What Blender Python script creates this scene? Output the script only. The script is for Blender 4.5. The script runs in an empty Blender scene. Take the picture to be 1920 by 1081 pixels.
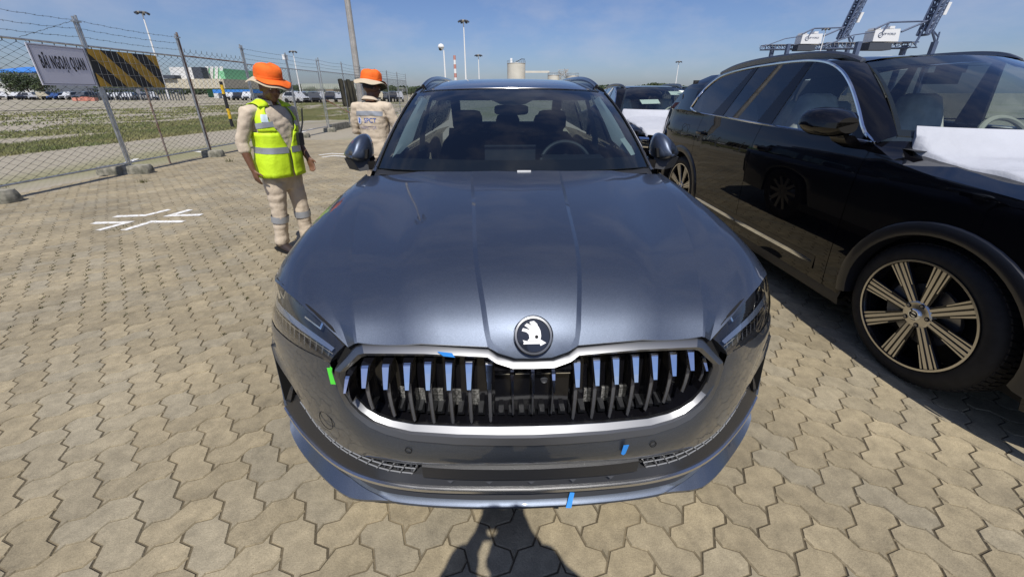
import bpy, bmesh, math, random
import numpy as np
from mathutils import Vector, Matrix, noise as mnoise
random.seed(7)
PI = math.pi
scene = bpy.context.scene
COL = scene.collection

# ------------------------------------------------------------------ camera
CAM_H, PITCH, F_PX = 1.505, 0.383, 710.0
cam_data = bpy.data.cameras.new('camera')
cam_data.sensor_width = 36.0
cam_data.lens = 36.0 * F_PX / 1920.0
cam_data.shift_y = -80.5 / 1920.0
cam_data.clip_start = 0.005
cam_data.clip_end = 3000.0
cam = bpy.data.objects.new('camera', cam_data)
cam.location = (0, 0, CAM_H)
cam.rotation_euler = (PI / 2 - PITCH, 0, 0)
COL.objects.link(cam)
scene.camera = cam

# ------------------------------------------------------------------ sky, sun, exposure
SUN_EL, SUN_AZ = math.radians(57.0), math.radians(-5.0)      # light travels +y, a little to -x
world = bpy.data.worlds.new('World')
scene.world = world
world.use_nodes = True
wn, wl = world.node_tree.nodes, world.node_tree.links
wn.clear()
w_out = wn.new('ShaderNodeOutputWorld')
w_bg = wn.new('ShaderNodeBackground')
w_sky = wn.new('ShaderNodeTexSky')
w_sky.sky_type = 'NISHITA'
w_sky.sun_disc = False
w_sky.sun_elevation = SUN_EL
w_sky.sun_rotation = PI - SUN_AZ
w_sky.air_density = 1.0
w_sky.dust_density = 1.0
w_sky.ozone_density = 4.0
w_bg.inputs['Strength'].default_value = 0.075
# thin broken clouds low in the sky
w_tc = wn.new('ShaderNodeTexCoord')
w_map = wn.new('ShaderNodeMapping'); w_map.inputs['Scale'].default_value = (2.0, 2.0, 4.5)
w_map.inputs['Location'].default_value = (3.1, 0.4, 0.0)
w_n = wn.new('ShaderNodeTexNoise'); w_n.inputs['Scale'].default_value = 2.1; w_n.inputs['Detail'].default_value = 7; w_n.inputs['Roughness'].default_value = .58
w_r = wn.new('ShaderNodeValToRGB')
w_r.color_ramp.elements[0].position = .46; w_r.color_ramp.elements[0].color = (0, 0, 0, 1)
w_r.color_ramp.elements[1].position = .78; w_r.color_ramp.elements[1].color = (.40, .40, .40, 1)
w_mix = wn.new('ShaderNodeMix'); w_mix.data_type = 'RGBA'
w_mix.inputs[7].default_value = (7.2, 7.2, 8.0, 1)
wl.new(w_tc.outputs['Generated'], w_map.inputs['Vector']); wl.new(w_map.outputs[0], w_n.inputs['Vector'])
wl.new(w_n.outputs['Fac'], w_r.inputs[0]); wl.new(w_r.outputs[0], w_mix.inputs[0])
w_hs = wn.new('ShaderNodeMix'); w_hs.data_type = 'RGBA'; w_hs.blend_type = 'MULTIPLY'; w_hs.inputs[0].default_value = 1.0; w_hs.inputs[7].default_value = (.97, 1.02, 1.27, 1)
wl.new(w_sky.outputs[0], w_hs.inputs[6]); wl.new(w_hs.outputs[2], w_mix.inputs[6]); wl.new(w_mix.outputs[2], w_bg.inputs[0]); wl.new(w_bg.outputs[0], w_out.inputs[0])

sun_d = bpy.data.lights.new('sun', 'SUN')
sun_d.energy = 4.2; sun_d.angle = math.radians(0.53); sun_d.color = (1.0, .955, .88)
sun = bpy.data.objects.new('sun', sun_d)
sdir = Vector((math.sin(SUN_AZ) * math.cos(SUN_EL), math.cos(SUN_AZ) * math.cos(SUN_EL), -math.sin(SUN_EL)))
sun.rotation_euler = sdir.to_track_quat('-Z', 'Y').to_euler()
sun.location = (0, -30, 40)
COL.objects.link(sun)
vs = scene.view_settings
vs.view_transform = 'Standard'; vs.look = 'None'; vs.exposure = 0.1; vs.gamma = 1.0
vs.use_curve_mapping = False
scene.cycles.max_bounces = 10
scene.cycles.transparent_max_bounces = 16
scene.cycles.caustics_reflective = False
scene.cycles.caustics_refractive = False

# ------------------------------------------------------------------ materials
def mat(name, col, rough=.6, metal=0.0, spec=.5, coat=0.0, coat_rough=.03, var=0.0, scale=8.0, bump=0.0, bscale=60.0,
        col2=None, detail=5, emit=None, island=0.0, rvar=0.0):
    m = bpy.data.materials.new(name); m.use_nodes = True
    nt = m.node_tree; b = nt.nodes['Principled BSDF']
    b.inputs['Base Color'].default_value = (*col, 1)
    b.inputs['Roughness'].default_value = rough
    b.inputs['Metallic'].default_value = metal
    b.inputs['Specular IOR Level'].default_value = spec
    b.inputs['Coat Weight'].default_value = coat
    b.inputs['Coat Roughness'].default_value = coat_rough
    tc = None
    if var or col2 or bump or rvar:
        tc = nt.nodes.new('ShaderNodeTexCoord')
    src = None
    if var or col2:
        n = nt.nodes.new('ShaderNodeTexNoise'); n.inputs['Scale'].default_value = scale; n.inputs['Detail'].default_value = detail
        nt.links.new(tc.outputs['Object'], n.inputs['Vector'])
        mx = nt.nodes.new('ShaderNodeMix'); mx.data_type = 'RGBA'
        c2 = col2 or tuple(max(0, c * (1 - var)) for c in col)
        c1 = col if col2 else tuple(min(1, c * (1 + var)) for c in col)
        mx.inputs[6].default_value = (*c1, 1); mx.inputs[7].default_value = (*c2, 1)
        r = nt.nodes.new('ShaderNodeMapRange'); r.inputs[1].default_value = .33; r.inputs[2].default_value = .67
        nt.links.new(n.outputs['Fac'], r.inputs[0]); nt.links.new(r.outputs[0], mx.inputs[0])
        src = mx.outputs[2]
    if island:
        g = nt.nodes.new('ShaderNodeNewGeometry'); oi = nt.nodes.new('ShaderNodeObjectInfo')
        ad = nt.nodes.new('ShaderNodeMath'); ad.operation = 'ADD'
        fr = nt.nodes.new('ShaderNodeMath'); fr.operation = 'FRACT'
        nt.links.new(g.outputs['Random Per Island'], ad.inputs[0]); nt.links.new(oi.outputs['Random'], ad.inputs[1]); nt.links.new(ad.outputs[0], fr.inputs[0])
        mr = nt.nodes.new('ShaderNodeMapRange'); mr.inputs[3].default_value = 1 - island; mr.inputs[4].default_value = 1 + island
        nt.links.new(fr.outputs[0], mr.inputs[0])
        hs = nt.nodes.new('ShaderNodeHueSaturation')
        nt.links.new(mr.outputs[0], hs.inputs['Value'])
        if src: nt.links.new(src, hs.inputs['Color'])
        else: hs.inputs['Color'].default_value = (*col, 1)
        src = hs.outputs[0]
    if src: nt.links.new(src, b.inputs['Base Color'])
    if bump:
        n2 = nt.nodes.new('ShaderNodeTexNoise'); n2.inputs['Scale'].default_value = bscale; n2.inputs['Detail'].default_value = 4
        bp = nt.nodes.new('ShaderNodeBump'); bp.inputs['Strength'].default_value = bump; bp.inputs['Distance'].default_value = .01
        nt.links.new(tc.outputs['Object'], n2.inputs['Vector']); nt.links.new(n2.outputs['Fac'], bp.inputs['Height']); nt.links.new(bp.outputs[0], b.inputs['Normal'])
    if rvar:
        n3 = nt.nodes.new('ShaderNodeTexNoise'); n3.inputs['Scale'].default_value = 14; n3.inputs['Detail'].default_value = 3
        nt.links.new(tc.outputs['Object'], n3.inputs['Vector'])
        mr3 = nt.nodes.new('ShaderNodeMapRange'); mr3.inputs[3].default_value = max(0, rough - rvar); mr3.inputs[4].default_value = rough + rvar
        nt.links.new(n3.outputs['Fac'], mr3.inputs[0]); nt.links.new(mr3.outputs[0], b.inputs['Roughness'])
    if emit:
        b.inputs['Emission Color'].default_value = (*emit[0], 1); b.inputs['Emission Strength'].default_value = emit[1]
    return m

def glass_mat(name, tint, refl=1.0):
    """thin automotive glass: tinted transparency under a fresnel reflection"""
    m = bpy.data.materials.new(name); m.use_nodes = True
    nt = m.node_tree; nt.nodes.clear()
    o = nt.nodes.new('ShaderNodeOutputMaterial'); mx = nt.nodes.new('ShaderNodeMixShader')
    t = nt.nodes.new('ShaderNodeBsdfTransparent'); t.inputs[0].default_value = (*tint, 1)
    g = nt.nodes.new('ShaderNodeBsdfGlossy'); g.inputs['Roughness'].default_value = .01
    g.inputs[0].default_value = (refl, refl, refl, 1)
    f = nt.nodes.new('ShaderNodeFresnel'); ge = nt.nodes.new('ShaderNodeNewGeometry'); mr = nt.nodes.new('ShaderNodeMapRange')
    mr.inputs[3].default_value = 1.5; mr.inputs[4].default_value = 1 / 1.5                # same reflection on either face of the thin pane
    nt.links.new(ge.outputs['Backfacing'], mr.inputs[0]); nt.links.new(mr.outputs[0], f.inputs[0])
    k = nt.nodes.new('ShaderNodeMath'); k.operation = 'MULTIPLY'; k.use_clamp = True; k.inputs[1].default_value = 1.75    # two faces of the pane
    nt.links.new(f.outputs[0], k.inputs[0]); nt.links.new(k.outputs[0], mx.inputs[0]); nt.links.new(t.outputs[0], mx.inputs[1]); nt.links.new(g.outputs[0], mx.inputs[2]); nt.links.new(mx.outputs[0], o.inputs[0])
    return m

def flake_paint(name, col, metal=.8, rough=.36, coat=1.0, flake=.22, dust=0.0):
    m = mat(name, col, rough, metal, .5, coat, .012)
    nt = m.node_tree; b = nt.nodes['Principled BSDF']
    tc = nt.nodes.new('ShaderNodeTexCoord')
    v = nt.nodes.new('ShaderNodeTexVoronoi'); v.inputs['Scale'].default_value = 900
    nt.links.new(tc.outputs['Object'], v.inputs['Vector'])
    mx = nt.nodes.new('ShaderNodeMix'); mx.data_type = 'RGBA'
    mx.inputs[6].default_value = (*[c * (1 - flake) for c in col], 1); mx.inputs[7].default_value = (*[c * (1 + flake) for c in col], 1)
    sp = nt.nodes.new('ShaderNodeSeparateColor'); nt.links.new(v.outputs['Color'], sp.inputs[0]); nt.links.new(sp.outputs[0], mx.inputs[0])
    src = mx.outputs[2]
    if dust:
        n = nt.nodes.new('ShaderNodeTexNoise'); n.inputs['Scale'].default_value = 6; n.inputs['Detail'].default_value = 8; n.inputs['Roughness'].default_value = .7
        nt.links.new(tc.outputs['Object'], n.inputs['Vector'])
        mr = nt.nodes.new('ShaderNodeMapRange'); mr.inputs[1].default_value = .4; mr.inputs[2].default_value = .75; mr.inputs[3].default_value = .008; mr.inputs[4].default_value = .008 + dust
        nt.links.new(n.outputs['Fac'], mr.inputs[0]); nt.links.new(mr.outputs[0], b.inputs['Coat Roughness'])
    nt.links.new(src, b.inputs['Base Color'])
    return m

M = {}
M['paint'] = flake_paint('graphite_metallic_paint', (.112, .133, .174), .95, .48, 1.0, .16, .03)
M['paint_dark'] = M['paint']
M['rib'] = mat('smoked_chrome', (.20, .20, .205), .28, .35)
M['black_paint'] = mat('black_car_paint', (.0035, .0036, .005), .4, 0, 0.0, 1.0, .008)
M['satin'] = mat('satin_silver', (.235, .24, .25), .40, 1.0)
M['bright_strip'] = mat('bright_strip', (.66, .67, .69), .25, 1.0)
M['mesh_grey'] = mat('mesh_plastic', (.20, .205, .21), .4)
M['chrome'] = mat('chrome', (.78, .80, .83), .07, 1.0)
M['dark_chrome'] = mat('dark_chrome', (.30, .30, .31), .16, 1.0)
M['gloss_black'] = mat('gloss_black_plastic', (.006, .006, .008), .10, 0, .5)
M['black_plastic'] = mat('black_plastic', (.018, .019, .022), .48, 0, .5, bump=.08, bscale=500)
M['grey_plastic'] = mat('grey_plastic', (.055, .058, .066), .5, 0, .4)
M['rubber'] = mat('tyre_rubber', (.016, .016, .017), .72, 0, .35, var=.25, scale=20, bump=.06, bscale=200)
M['gap'] = mat('shut_gap_black', (.004, .004, .004), .8)
M['windscreen'] = glass_mat('windscreen_glass', (.42, .50, .52))
M['side_glass'] = glass_mat('side_glass', (.66, .74, .72))
M['privacy'] = glass_mat('tinted_glass', (.22, .24, .25))
M['lens'] = glass_mat('headlamp_lens', (.93, .94, .95))
M['trim_light'] = mat('pale_pillar_trim', (.52, .54, .52), .8)
M['seat_dark'] = mat('dark_seat_fabric', (.022, .023, .026), .85, bump=.2, bscale=300)
M['dash'] = mat('dashboard_plastic', (.028, .029, .032), .6, bump=.1, bscale=300)
M['screen'] = mat('display_back', (.05, .053, .06), .35)
M['headliner'] = mat('headliner', (.10, .10, .10), .9)
M['white'] = mat('white_paint', (.78, .78, .77), .5)
M['white_film'] = mat('white_protective_film', (.45, .465, .505), .6, 0, .25, var=.05, scale=5, bump=1.0, bscale=11)
M['cover'] = mat('seat_cover_film', (.62, .63, .60), .5, bump=.5, bscale=14, var=.2, scale=9)
M['beige'] = mat('beige_leather', (.50, .46, .38), .5)
M['alloy'] = mat('machined_alloy', (.62, .60, .56), .28, 1.0)
M['alloy_grey'] = mat('brake_steel', (.35, .35, .36), .4, .9)
M['tape_blue'] = mat('blue_tape', (.03, .25, .72), .55)
M['tape_green'] = mat('green_tape', (.10, .75, .06), .55)
M['paper'] = mat('paper_sticker', (.72, .76, .68), .6)
M['red_lens'] = mat('red_lamp', (.25, .01, .01), .12, 0, .5, 1.0)
M['steel'] = mat('galvanised_steel', (.42, .43, .43), .42, .75, var=.25, scale=10, bump=.1, bscale=90)
M['rust'] = mat('rusty_steel', (.14, .06, .03), .8, .2, col2=(.30, .27, .25), scale=9)
M['wire'] = mat('mesh_wire', (.06, .06, .055), .6, .3)
M['concrete'] = mat('mossy_concrete', (.34, .32, .26), .9, col2=(.10, .10, .075), scale=9, bump=.6, bscale=25, detail=8)
M['sign_white'] = mat('sign_panel', (.62, .62, .70), .5, var=.03, scale=3)
M['sign_black'] = mat('sign_lettering', (.015, .015, .018), .6)
M['banner_yellow'] = mat('banner_yellow', (.42, .25, .025), .6, var=.15, scale=6)
M['banner_black'] = mat('banner_black', (.012, .012, .013), .6)
M['orange'] = mat('orange_cotton', (.88, .15, .012), .8, var=.08, scale=12, bump=.35, bscale=35)
M['khaki'] = mat('khaki_cotton', (.56, .47, .36), .85, var=.10, scale=7, bump=.9, bscale=15)
M['khaki_brim'] = mat('khaki_brim', (.52, .44, .31), .85, bump=.3, bscale=40)
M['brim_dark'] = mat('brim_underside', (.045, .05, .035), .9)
M['hivis'] = mat('hi_vis_yellow', (.60, .85, .02), .65, var=.07, scale=9, bump=.9, bscale=11)
M['reflective'] = mat('reflective_band', (.36, .38, .41), .4, .3)
M['skin'] = mat('brown_skin', (.16, .075, .042), .5, var=.08, scale=12)
M['hair'] = mat('black_hair', (.012, .010, .009), .6)
M['eye'] = mat('eye', (.6, .58, .55), .3)
M['shoe'] = mat('dark_shoe', (.03, .02, .018), .55)
M['dark_cloth'] = mat('dark_clothing', (.03, .032, .04), .85)
M['print_blue'] = mat('blue_print', (.03, .12, .48), .7)
M['print_grey'] = mat('grey_print', (.30, .27, .36), .7)
M['asphalt'] = mat('asphalt', (.055, .055, .055), .9, var=.2, scale=4)
M['galv_pole'] = mat('grey_pole', (.40, .38, .35), .55, .3, var=.15, scale=3)
M['crane_blue'] = mat('crane_blue_grey', (.075, .105, .18), .6, var=.12, scale=.3)
M['crane_white'] = mat('crane_white_panel', (.72, .73, .74), .6)
M['tank'] = mat('tank_cream', (.60, .57, .49), .6, var=.08, scale=.25)
M['chim_red'] = mat('chimney_red', (.50, .23, .19), .7)
M['leaf'] = mat('foliage', (.045, .075, .028), .8, col2=(.085, .11, .045), scale=.5)
M['leaf_dark'] = mat('foliage_dark', (.030, .052, .024), .8, col2=(.06, .08, .035), scale=.6)
M['bark'] = mat('bark', (.10, .075, .05), .9)
M['grass'] = mat('dry_grass', (.125, .16, .05), .85, col2=(.27, .25, .11), scale=.5)
M['blue_roof'] = mat('blue_roof', (.05, .22, .62), .5, var=.06, scale=.3)
M['wall_white'] = mat('white_wall', (.66, .66, .64), .8, var=.05, scale=.2)
M['wall_beige'] = mat('beige_wall', (.52, .47, .36), .85, var=.06, scale=.3)
M['wall_green'] = mat('green_wall', (.20, .50, .28), .8)
M['wall_dark'] = mat('dark_wall', (.05, .06, .08), .8)
M['roof_grey'] = mat('grey_green_roof', (.36, .40, .34), .7)
M['window_dark'] = mat('far_window', (.03, .04, .05), .15)
M['yellow'] = mat('safety_yellow', (.70, .45, .02), .6)
M['red_cap'] = mat('red_light_cap', (.4, .03, .02), .5)

# ------------------------------------------------------------------ mesh helpers
def V3(p): return (float(p[0]), float(p[1]), float(p[2]))

def cr(pts, n, closed=False):
    """Catmull-Rom resample through pts to n points, evenly by chord length"""
    P = np.array(pts, float)
    if len(P) == 2 and not closed:
        t = np.linspace(0, 1, n)[:, None]
        return P[0] * (1 - t) + P[1] * t
    if closed: Q = np.vstack([P[-1], P, P[0], P[1]])
    else: Q = np.vstack([2 * P[0] - P[1], P, 2 * P[-1] - P[-2]])
    seg = len(Q) - 3
    out = []
    for i in range(seg):
        p0, p1, p2, p3 = Q[i:i + 4]
        d1, d2, d3 = [max(1e-6, np.linalg.norm(b - a)) ** .5 for a, b in ((p0, p1), (p1, p2), (p2, p3))]
        m1 = (p2 - p1) + d2 * ((p1 - p0) / d1 - (p2 - p0) / (d1 + d2))
        m2 = (p2 - p1) + d2 * ((p3 - p2) / d3 - (p3 - p1) / (d2 + d3))
        for t in np.linspace(0, 1, 12, endpoint=False):
            t2, t3 = t * t, t * t * t
            out.append((2 * t3 - 3 * t2 + 1) * p1 + (t3 - 2 * t2 + t) * m1 + (-2 * t3 + 3 * t2) * p2 + (t3 - t2) * m2)
    out.append(P[0] if closed else P[-1])
    out = np.array(out)
    d = np.concatenate([[0], np.cumsum(np.linalg.norm(np.diff(out, axis=0), axis=1))])
    s = np.linspace(0, d[-1], n + 1 if closed else n)
    if closed: s = s[:-1]
    return np.stack([np.interp(s, d, out[:, k]) for k in range(3)], 1)

def lin(pts, n):
    P = np.array(pts, float)
    d = np.concatenate([[0], np.cumsum(np.linalg.norm(np.diff(P, axis=0), axis=1))])
    s = np.linspace(0, d[-1], n)
    return np.stack([np.interp(s, d, P[:, k]) for k in range(3)], 1)

class MB:
    """collects geometry, built as ONE mesh object"""
    def __init__(self): self.v = []; self.f = []; self.mi = []; self.m = 0
    def add(self, verts, faces):
        b = len(self.v); self.v += [V3(p) for p in verts]
        for f in faces: self.f.append(tuple(i + b for i in f)); self.mi.append(self.m)
        return self
    def grid(self, rows, cu=False, cv=False, flip=False):
        R = [np.asarray(r) for r in rows]; n, m = len(R), len(R[0])
        fs = []
        for i in range(n if cv else n - 1):
            for j in range(m if cu else m - 1):
                q = (i * m + j, i * m + (j + 1) % m, ((i + 1) % n) * m + (j + 1) % m, ((i + 1) % n) * m + j)
                fs.append(q[::-1] if flip else q)
        return self.add([p for r in R for p in r], fs)
    def ngon(self, pts, flip=False):
        n = len(pts); f = tuple(range(n)); return self.add(pts, [f[::-1] if flip else f])
    def box(self, c, s, rz=0, rx=0, ry=0, taper=1.0):
        x, y, z = [k / 2 for k in s]
        R = Matrix.Rotation(rz, 3, 'Z') @ Matrix.Rotation(ry, 3, 'Y') @ Matrix.Rotation(rx, 3, 'X')
        vs = []
        for sz in (-1, 1):
            t = taper if sz > 0 else 1
            for sx, sy in ((-1, -1), (1, -1), (1, 1), (-1, 1)):
                vs.append(Vector(c) + R @ Vector((sx * x * t, sy * y * t, sz * z)))
        return self.add(vs, [(3, 2, 1, 0), (4, 5, 6, 7), (0, 1, 5, 4), (1, 2, 6, 5), (2, 3, 7, 6), (3, 0, 4, 7)])
    def tube(self, path, r, sides=8, cap=True, closed=False, scale=(1, 1), up=(0, 0, 1)):
        P = [Vector(p) for p in path]; n = len(P)
        rs = r if hasattr(r, '__len__') else [r] * n
        rows = []
        for i in range(n):
            a = P[i - 1] if (i > 0 or closed) else P[i]; b = P[(i + 1) % n] if (i < n - 1 or closed) else P[i]
            t = (b - a)
            t = t.normalized() if t.length > 1e-9 else Vector((0, 0, 1))
            u = Vector(up)
            if abs(t.dot(u)) > .95: u = Vector((0, 1, 0)) if abs(t.y) < .9 else Vector((1, 0, 0))
            s = t.cross(u).normalized(); w = s.cross(t).normalized()
            rr = rs[i]; rx, ry = (rr if hasattr(rr, '__len__') else (rr * scale[0], rr * scale[1]))
            rows.append([P[i] + s * (math.cos(k * 2 * PI / sides) * rx) + w * (math.sin(k * 2 * PI / sides) * ry) for k in range(sides)])
        self.grid(rows, cu=True, cv=closed)
        if cap and not closed:
            self.ngon(rows[0], flip=True); self.ngon(rows[-1])
        return self
    def lathe(self, prof, c=(0, 0, 0), seg=24, axis='z'):
        rows = []
        for r, z in prof:
            row = []
            for k in range(seg):
                a = 2 * PI * k / seg; x, y = r * math.cos(a), r * math.sin(a)
                p = {'z': (x, y, z), 'x': (z, x, y), 'y': (y, z, x)}[axis]
                row.append((c[0] + p[0], c[1] + p[1], c[2] + p[2]))
            rows.append(row)
        return self.grid(rows, cu=True)
    def prism(self, pts, off):
        """closed polygon pts extruded by vector off"""
        A = [Vector(p) for p in pts]; B = [p + Vector(off) for p in A]; n = len(A)
        self.ngon(A, flip=True); self.ngon(B)
        return self.add(A + B, [(i, (i + 1) % n, n + (i + 1) % n, n + i) for i in range(n)])
    def mirror_x(self):
        """append the x-mirrored copy"""
        b = len(self.v); self.v += [(-x, y, z) for x, y, z in self.v]
        self.f += [tuple(i + b for i in f[::-1]) for f in self.f]; self.mi += self.mi[:]
        return self
    def build(self, name, material, parent=None, smooth=True, angle=35, merge=1e-5, recalc=False):
        me = bpy.data.meshes.new(name)
        me.from_pydata(self.v, [], self.f)
        mats = material if isinstance(material, (list, tuple)) else [material]
        for m in mats: me.materials.append(m)
        if len(mats) > 1: me.polygons.foreach_set('material_index', self.mi)
        if merge or recalc:
            bm = bmesh.new(); bm.from_mesh(me)
            if merge: bmesh.ops.remove_doubles(bm, verts=bm.verts, dist=merge)
            if recalc: bmesh.ops.recalc_face_normals(bm, faces=bm.faces)
            bm.to_mesh(me); bm.free()
        me.polygons.foreach_set('use_smooth', [bool(smooth)] * len(me.polygons))
        if smooth: me.set_sharp_from_angle(angle=math.radians(angle))
        me.update()
        o = bpy.data.objects.new(name, me); COL.objects.link(o)
        if parent: o.parent = parent
        return o

def mirror_mb(mb):
    c = MB(); c.v = [(-x, y, z) for x, y, z in mb.v]; c.f = [f[::-1] for f in mb.f]; c.mi = mb.mi[:]
    return c

def tag(o, label=None, cat=None, group=None, kind=None):
    if label: o['label'] = label
    if cat: o['category'] = cat
    if group: o['group'] = group
    if kind: o['kind'] = kind
    return o

def empty(name, loc=(0, 0, 0), rz=0.0, label=None, cat=None, group=None, scale=1.0):
    o = bpy.data.objects.new(name, None); COL.objects.link(o)
    o.empty_display_size = .2; o.location = loc; o.rotation_euler = (0, 0, rz); o.scale = (scale,) * 3
    return tag(o, label, cat, group)

def kids(o): return [c for c in bpy.data.objects if c.parent is o]

def copy_tree(o, loc=None, rz=None, label=None, group=None, _map=None):
    if _map is None:
        _map = {}
        for c in bpy.data.objects:
            if c.parent: _map.setdefault(c.parent.name, []).append(c)
    def rec(a, parent):
        c = a.copy(); COL.objects.link(c)
        if parent: c.parent = parent; c.matrix_parent_inverse = a.matrix_parent_inverse
        for ch in _map.get(a.name, []): rec(ch, c)
        return c
    r = rec(o, None)
    if loc is not None: r.location = loc
    if rz is not None: r.rotation_euler = (0, 0, rz)
    if label: r['label'] = label
    if group: r['group'] = group
    return r

def text_mesh(name, body, size, material, parent=None, loc=(0, 0, 0), rot=(0, 0, 0), extrude=.001, sx=1.0, align='CENTER', bold=0.0, space=1.0):
    cu = bpy.data.curves.new(name, 'FONT'); cu.body = body; cu.size = size; cu.extrude = extrude; cu.offset = bold; cu.space_character = space
    cu.align_x = align; cu.align_y = 'CENTER'
    to = bpy.data.objects.new(name + '_curve', cu); COL.objects.link(to)
    dg = bpy.context.evaluated_depsgraph_get(); dg.update()
    me = bpy.data.meshes.new_from_object(to.evaluated_get(dg), depsgraph=dg)
    bpy.data.objects.remove(to); bpy.data.curves.remove(cu)
    me.materials.clear(); me.materials.append(material)
    o = bpy.data.objects.new(name, me); COL.objects.link(o)
    o.location = loc; o.rotation_euler = rot; o.scale = (sx, 1, 1)
    if parent: o.parent = parent
    return o

def remesh(mb, name, material, voxel, parent=None, smooth_it=6, noise_amp=0.0, noise_scale=10.0, folds=False):
    """one continuous watertight skin over overlapping limbs"""
    me = bpy.data.meshes.new(name); me.from_pydata(mb.v, [], mb.f)
    o = bpy.data.objects.new(name, me); COL.objects.link(o)
    r = o.modifiers.new('r', 'REMESH'); r.mode = 'VOXEL'; r.voxel_size = voxel
    s = o.modifiers.new('s', 'SMOOTH'); s.factor = .5; s.iterations = smooth_it
    dg = bpy.context.evaluated_depsgraph_get(); dg.update()
    me2 = bpy.data.meshes.new_from_object(o.evaluated_get(dg), depsgraph=dg)
    o.modifiers.clear(); o.data = me2; bpy.data.meshes.remove(me)
    me2.materials.clear(); me2.materials.append(material); me2.name = name
    if noise_amp:
        for v, n in zip(me2.vertices, [v.normal.copy() for v in me2.vertices]):
            q = v.co * noise_scale
            d_ = mnoise.noise(Vector((q.x, q.y, q.z * .55))) + .5 * mnoise.noise(q * 2.1)
            if folds:                                  # cloth creases: sharp-valleyed, mostly running across limbs
                d_ += .55 * (abs(mnoise.noise(Vector((q.x * .6 + q.z * .7, q.y * .6 - q.z * .4, q.z * 1.35)))) * 2.4 - .6)
            v.co += n * noise_amp * d_
    me2.polygons.foreach_set('use_smooth', [True] * len(me2.polygons))
    if parent: o.parent = parent
    return o
# ------------------------------------------------------------------ ground, yard, pavement
def sheet(name, x0, y0, x1, y1, z, m, kind='structure', parent=None):
    b = MB(); b.ngon([(x0, y0, z), (x1, y0, z), (x1, y1, z), (x0, y1, z)])
    o = b.build(name, m, parent, smooth=False)
    if kind: o['kind'] = kind
    return o
M['ground'] = mat('dusty_ground', (.30, .27, .20), .95, var=.15, scale=.05)
sheet('ground', -1500, -300, 1500, 2500, -.12, M['ground'])

def yard_material():
    m = mat('yard_paving', (.34, .31, .25), .9)
    nt = m.node_tree; b = nt.nodes['Principled BSDF']
    tc = nt.nodes.new('ShaderNodeTexCoord')
    n1 = nt.nodes.new('ShaderNodeTexNoise'); n1.inputs['Scale'].default_value = .25; n1.inputs['Detail'].default_value = 8
    mp = nt.nodes.new('ShaderNodeMapping'); mp.inputs['Scale'].default_value = (1, .35, 1); mp.inputs['Rotation'].default_value = (0, 0, math.radians(16))
    r1 = nt.nodes.new('ShaderNodeValToRGB')
    e = r1.color_ramp.elements
    e[0].position = .50; e[0].color = (.345, .31, .245, 1); e[1].position = .66; e[1].color = (.25, .24, .13, 1)
    br = nt.nodes.new('ShaderNodeTexBrick'); br.inputs['Scale'].default_value = 4.5
    br.inputs['Color1'].default_value = (.95, .95, .95, 1); br.inputs['Color2'].default_value = (1.06, 1.04, 1.0, 1); br.inputs['Mortar'].default_value = (.62, .6, .52, 1)
    br.inputs['Mortar Size'].default_value = .02
    mu = nt.nodes.new('ShaderNodeMix'); mu.data_type = 'RGBA'; mu.blend_type = 'MULTIPLY'; mu.inputs[0].default_value = 1
    nt.links.new(tc.outputs['Object'], mp.inputs[0]); nt.links.new(mp.outputs[0], n1.inputs['Vector']); nt.links.new(n1.outputs['Fac'], r1.inputs[0])
    nt.links.new(tc.outputs['Object'], br.inputs['Vector']); nt.links.new(r1.outputs[0], mu.inputs[6]); nt.links.new(br.outputs['Color'], mu.inputs[7])
    nt.links.new(mu.outputs[2], b.inputs['Base Color'])
    return m
M['yard'] = yard_material()
sheet('yard', -150, -30, -7.95, 115, -.03, M['yard'])
sheet('yard', -7.95, 26, 150, 115, -.034, M['yard'])

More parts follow.
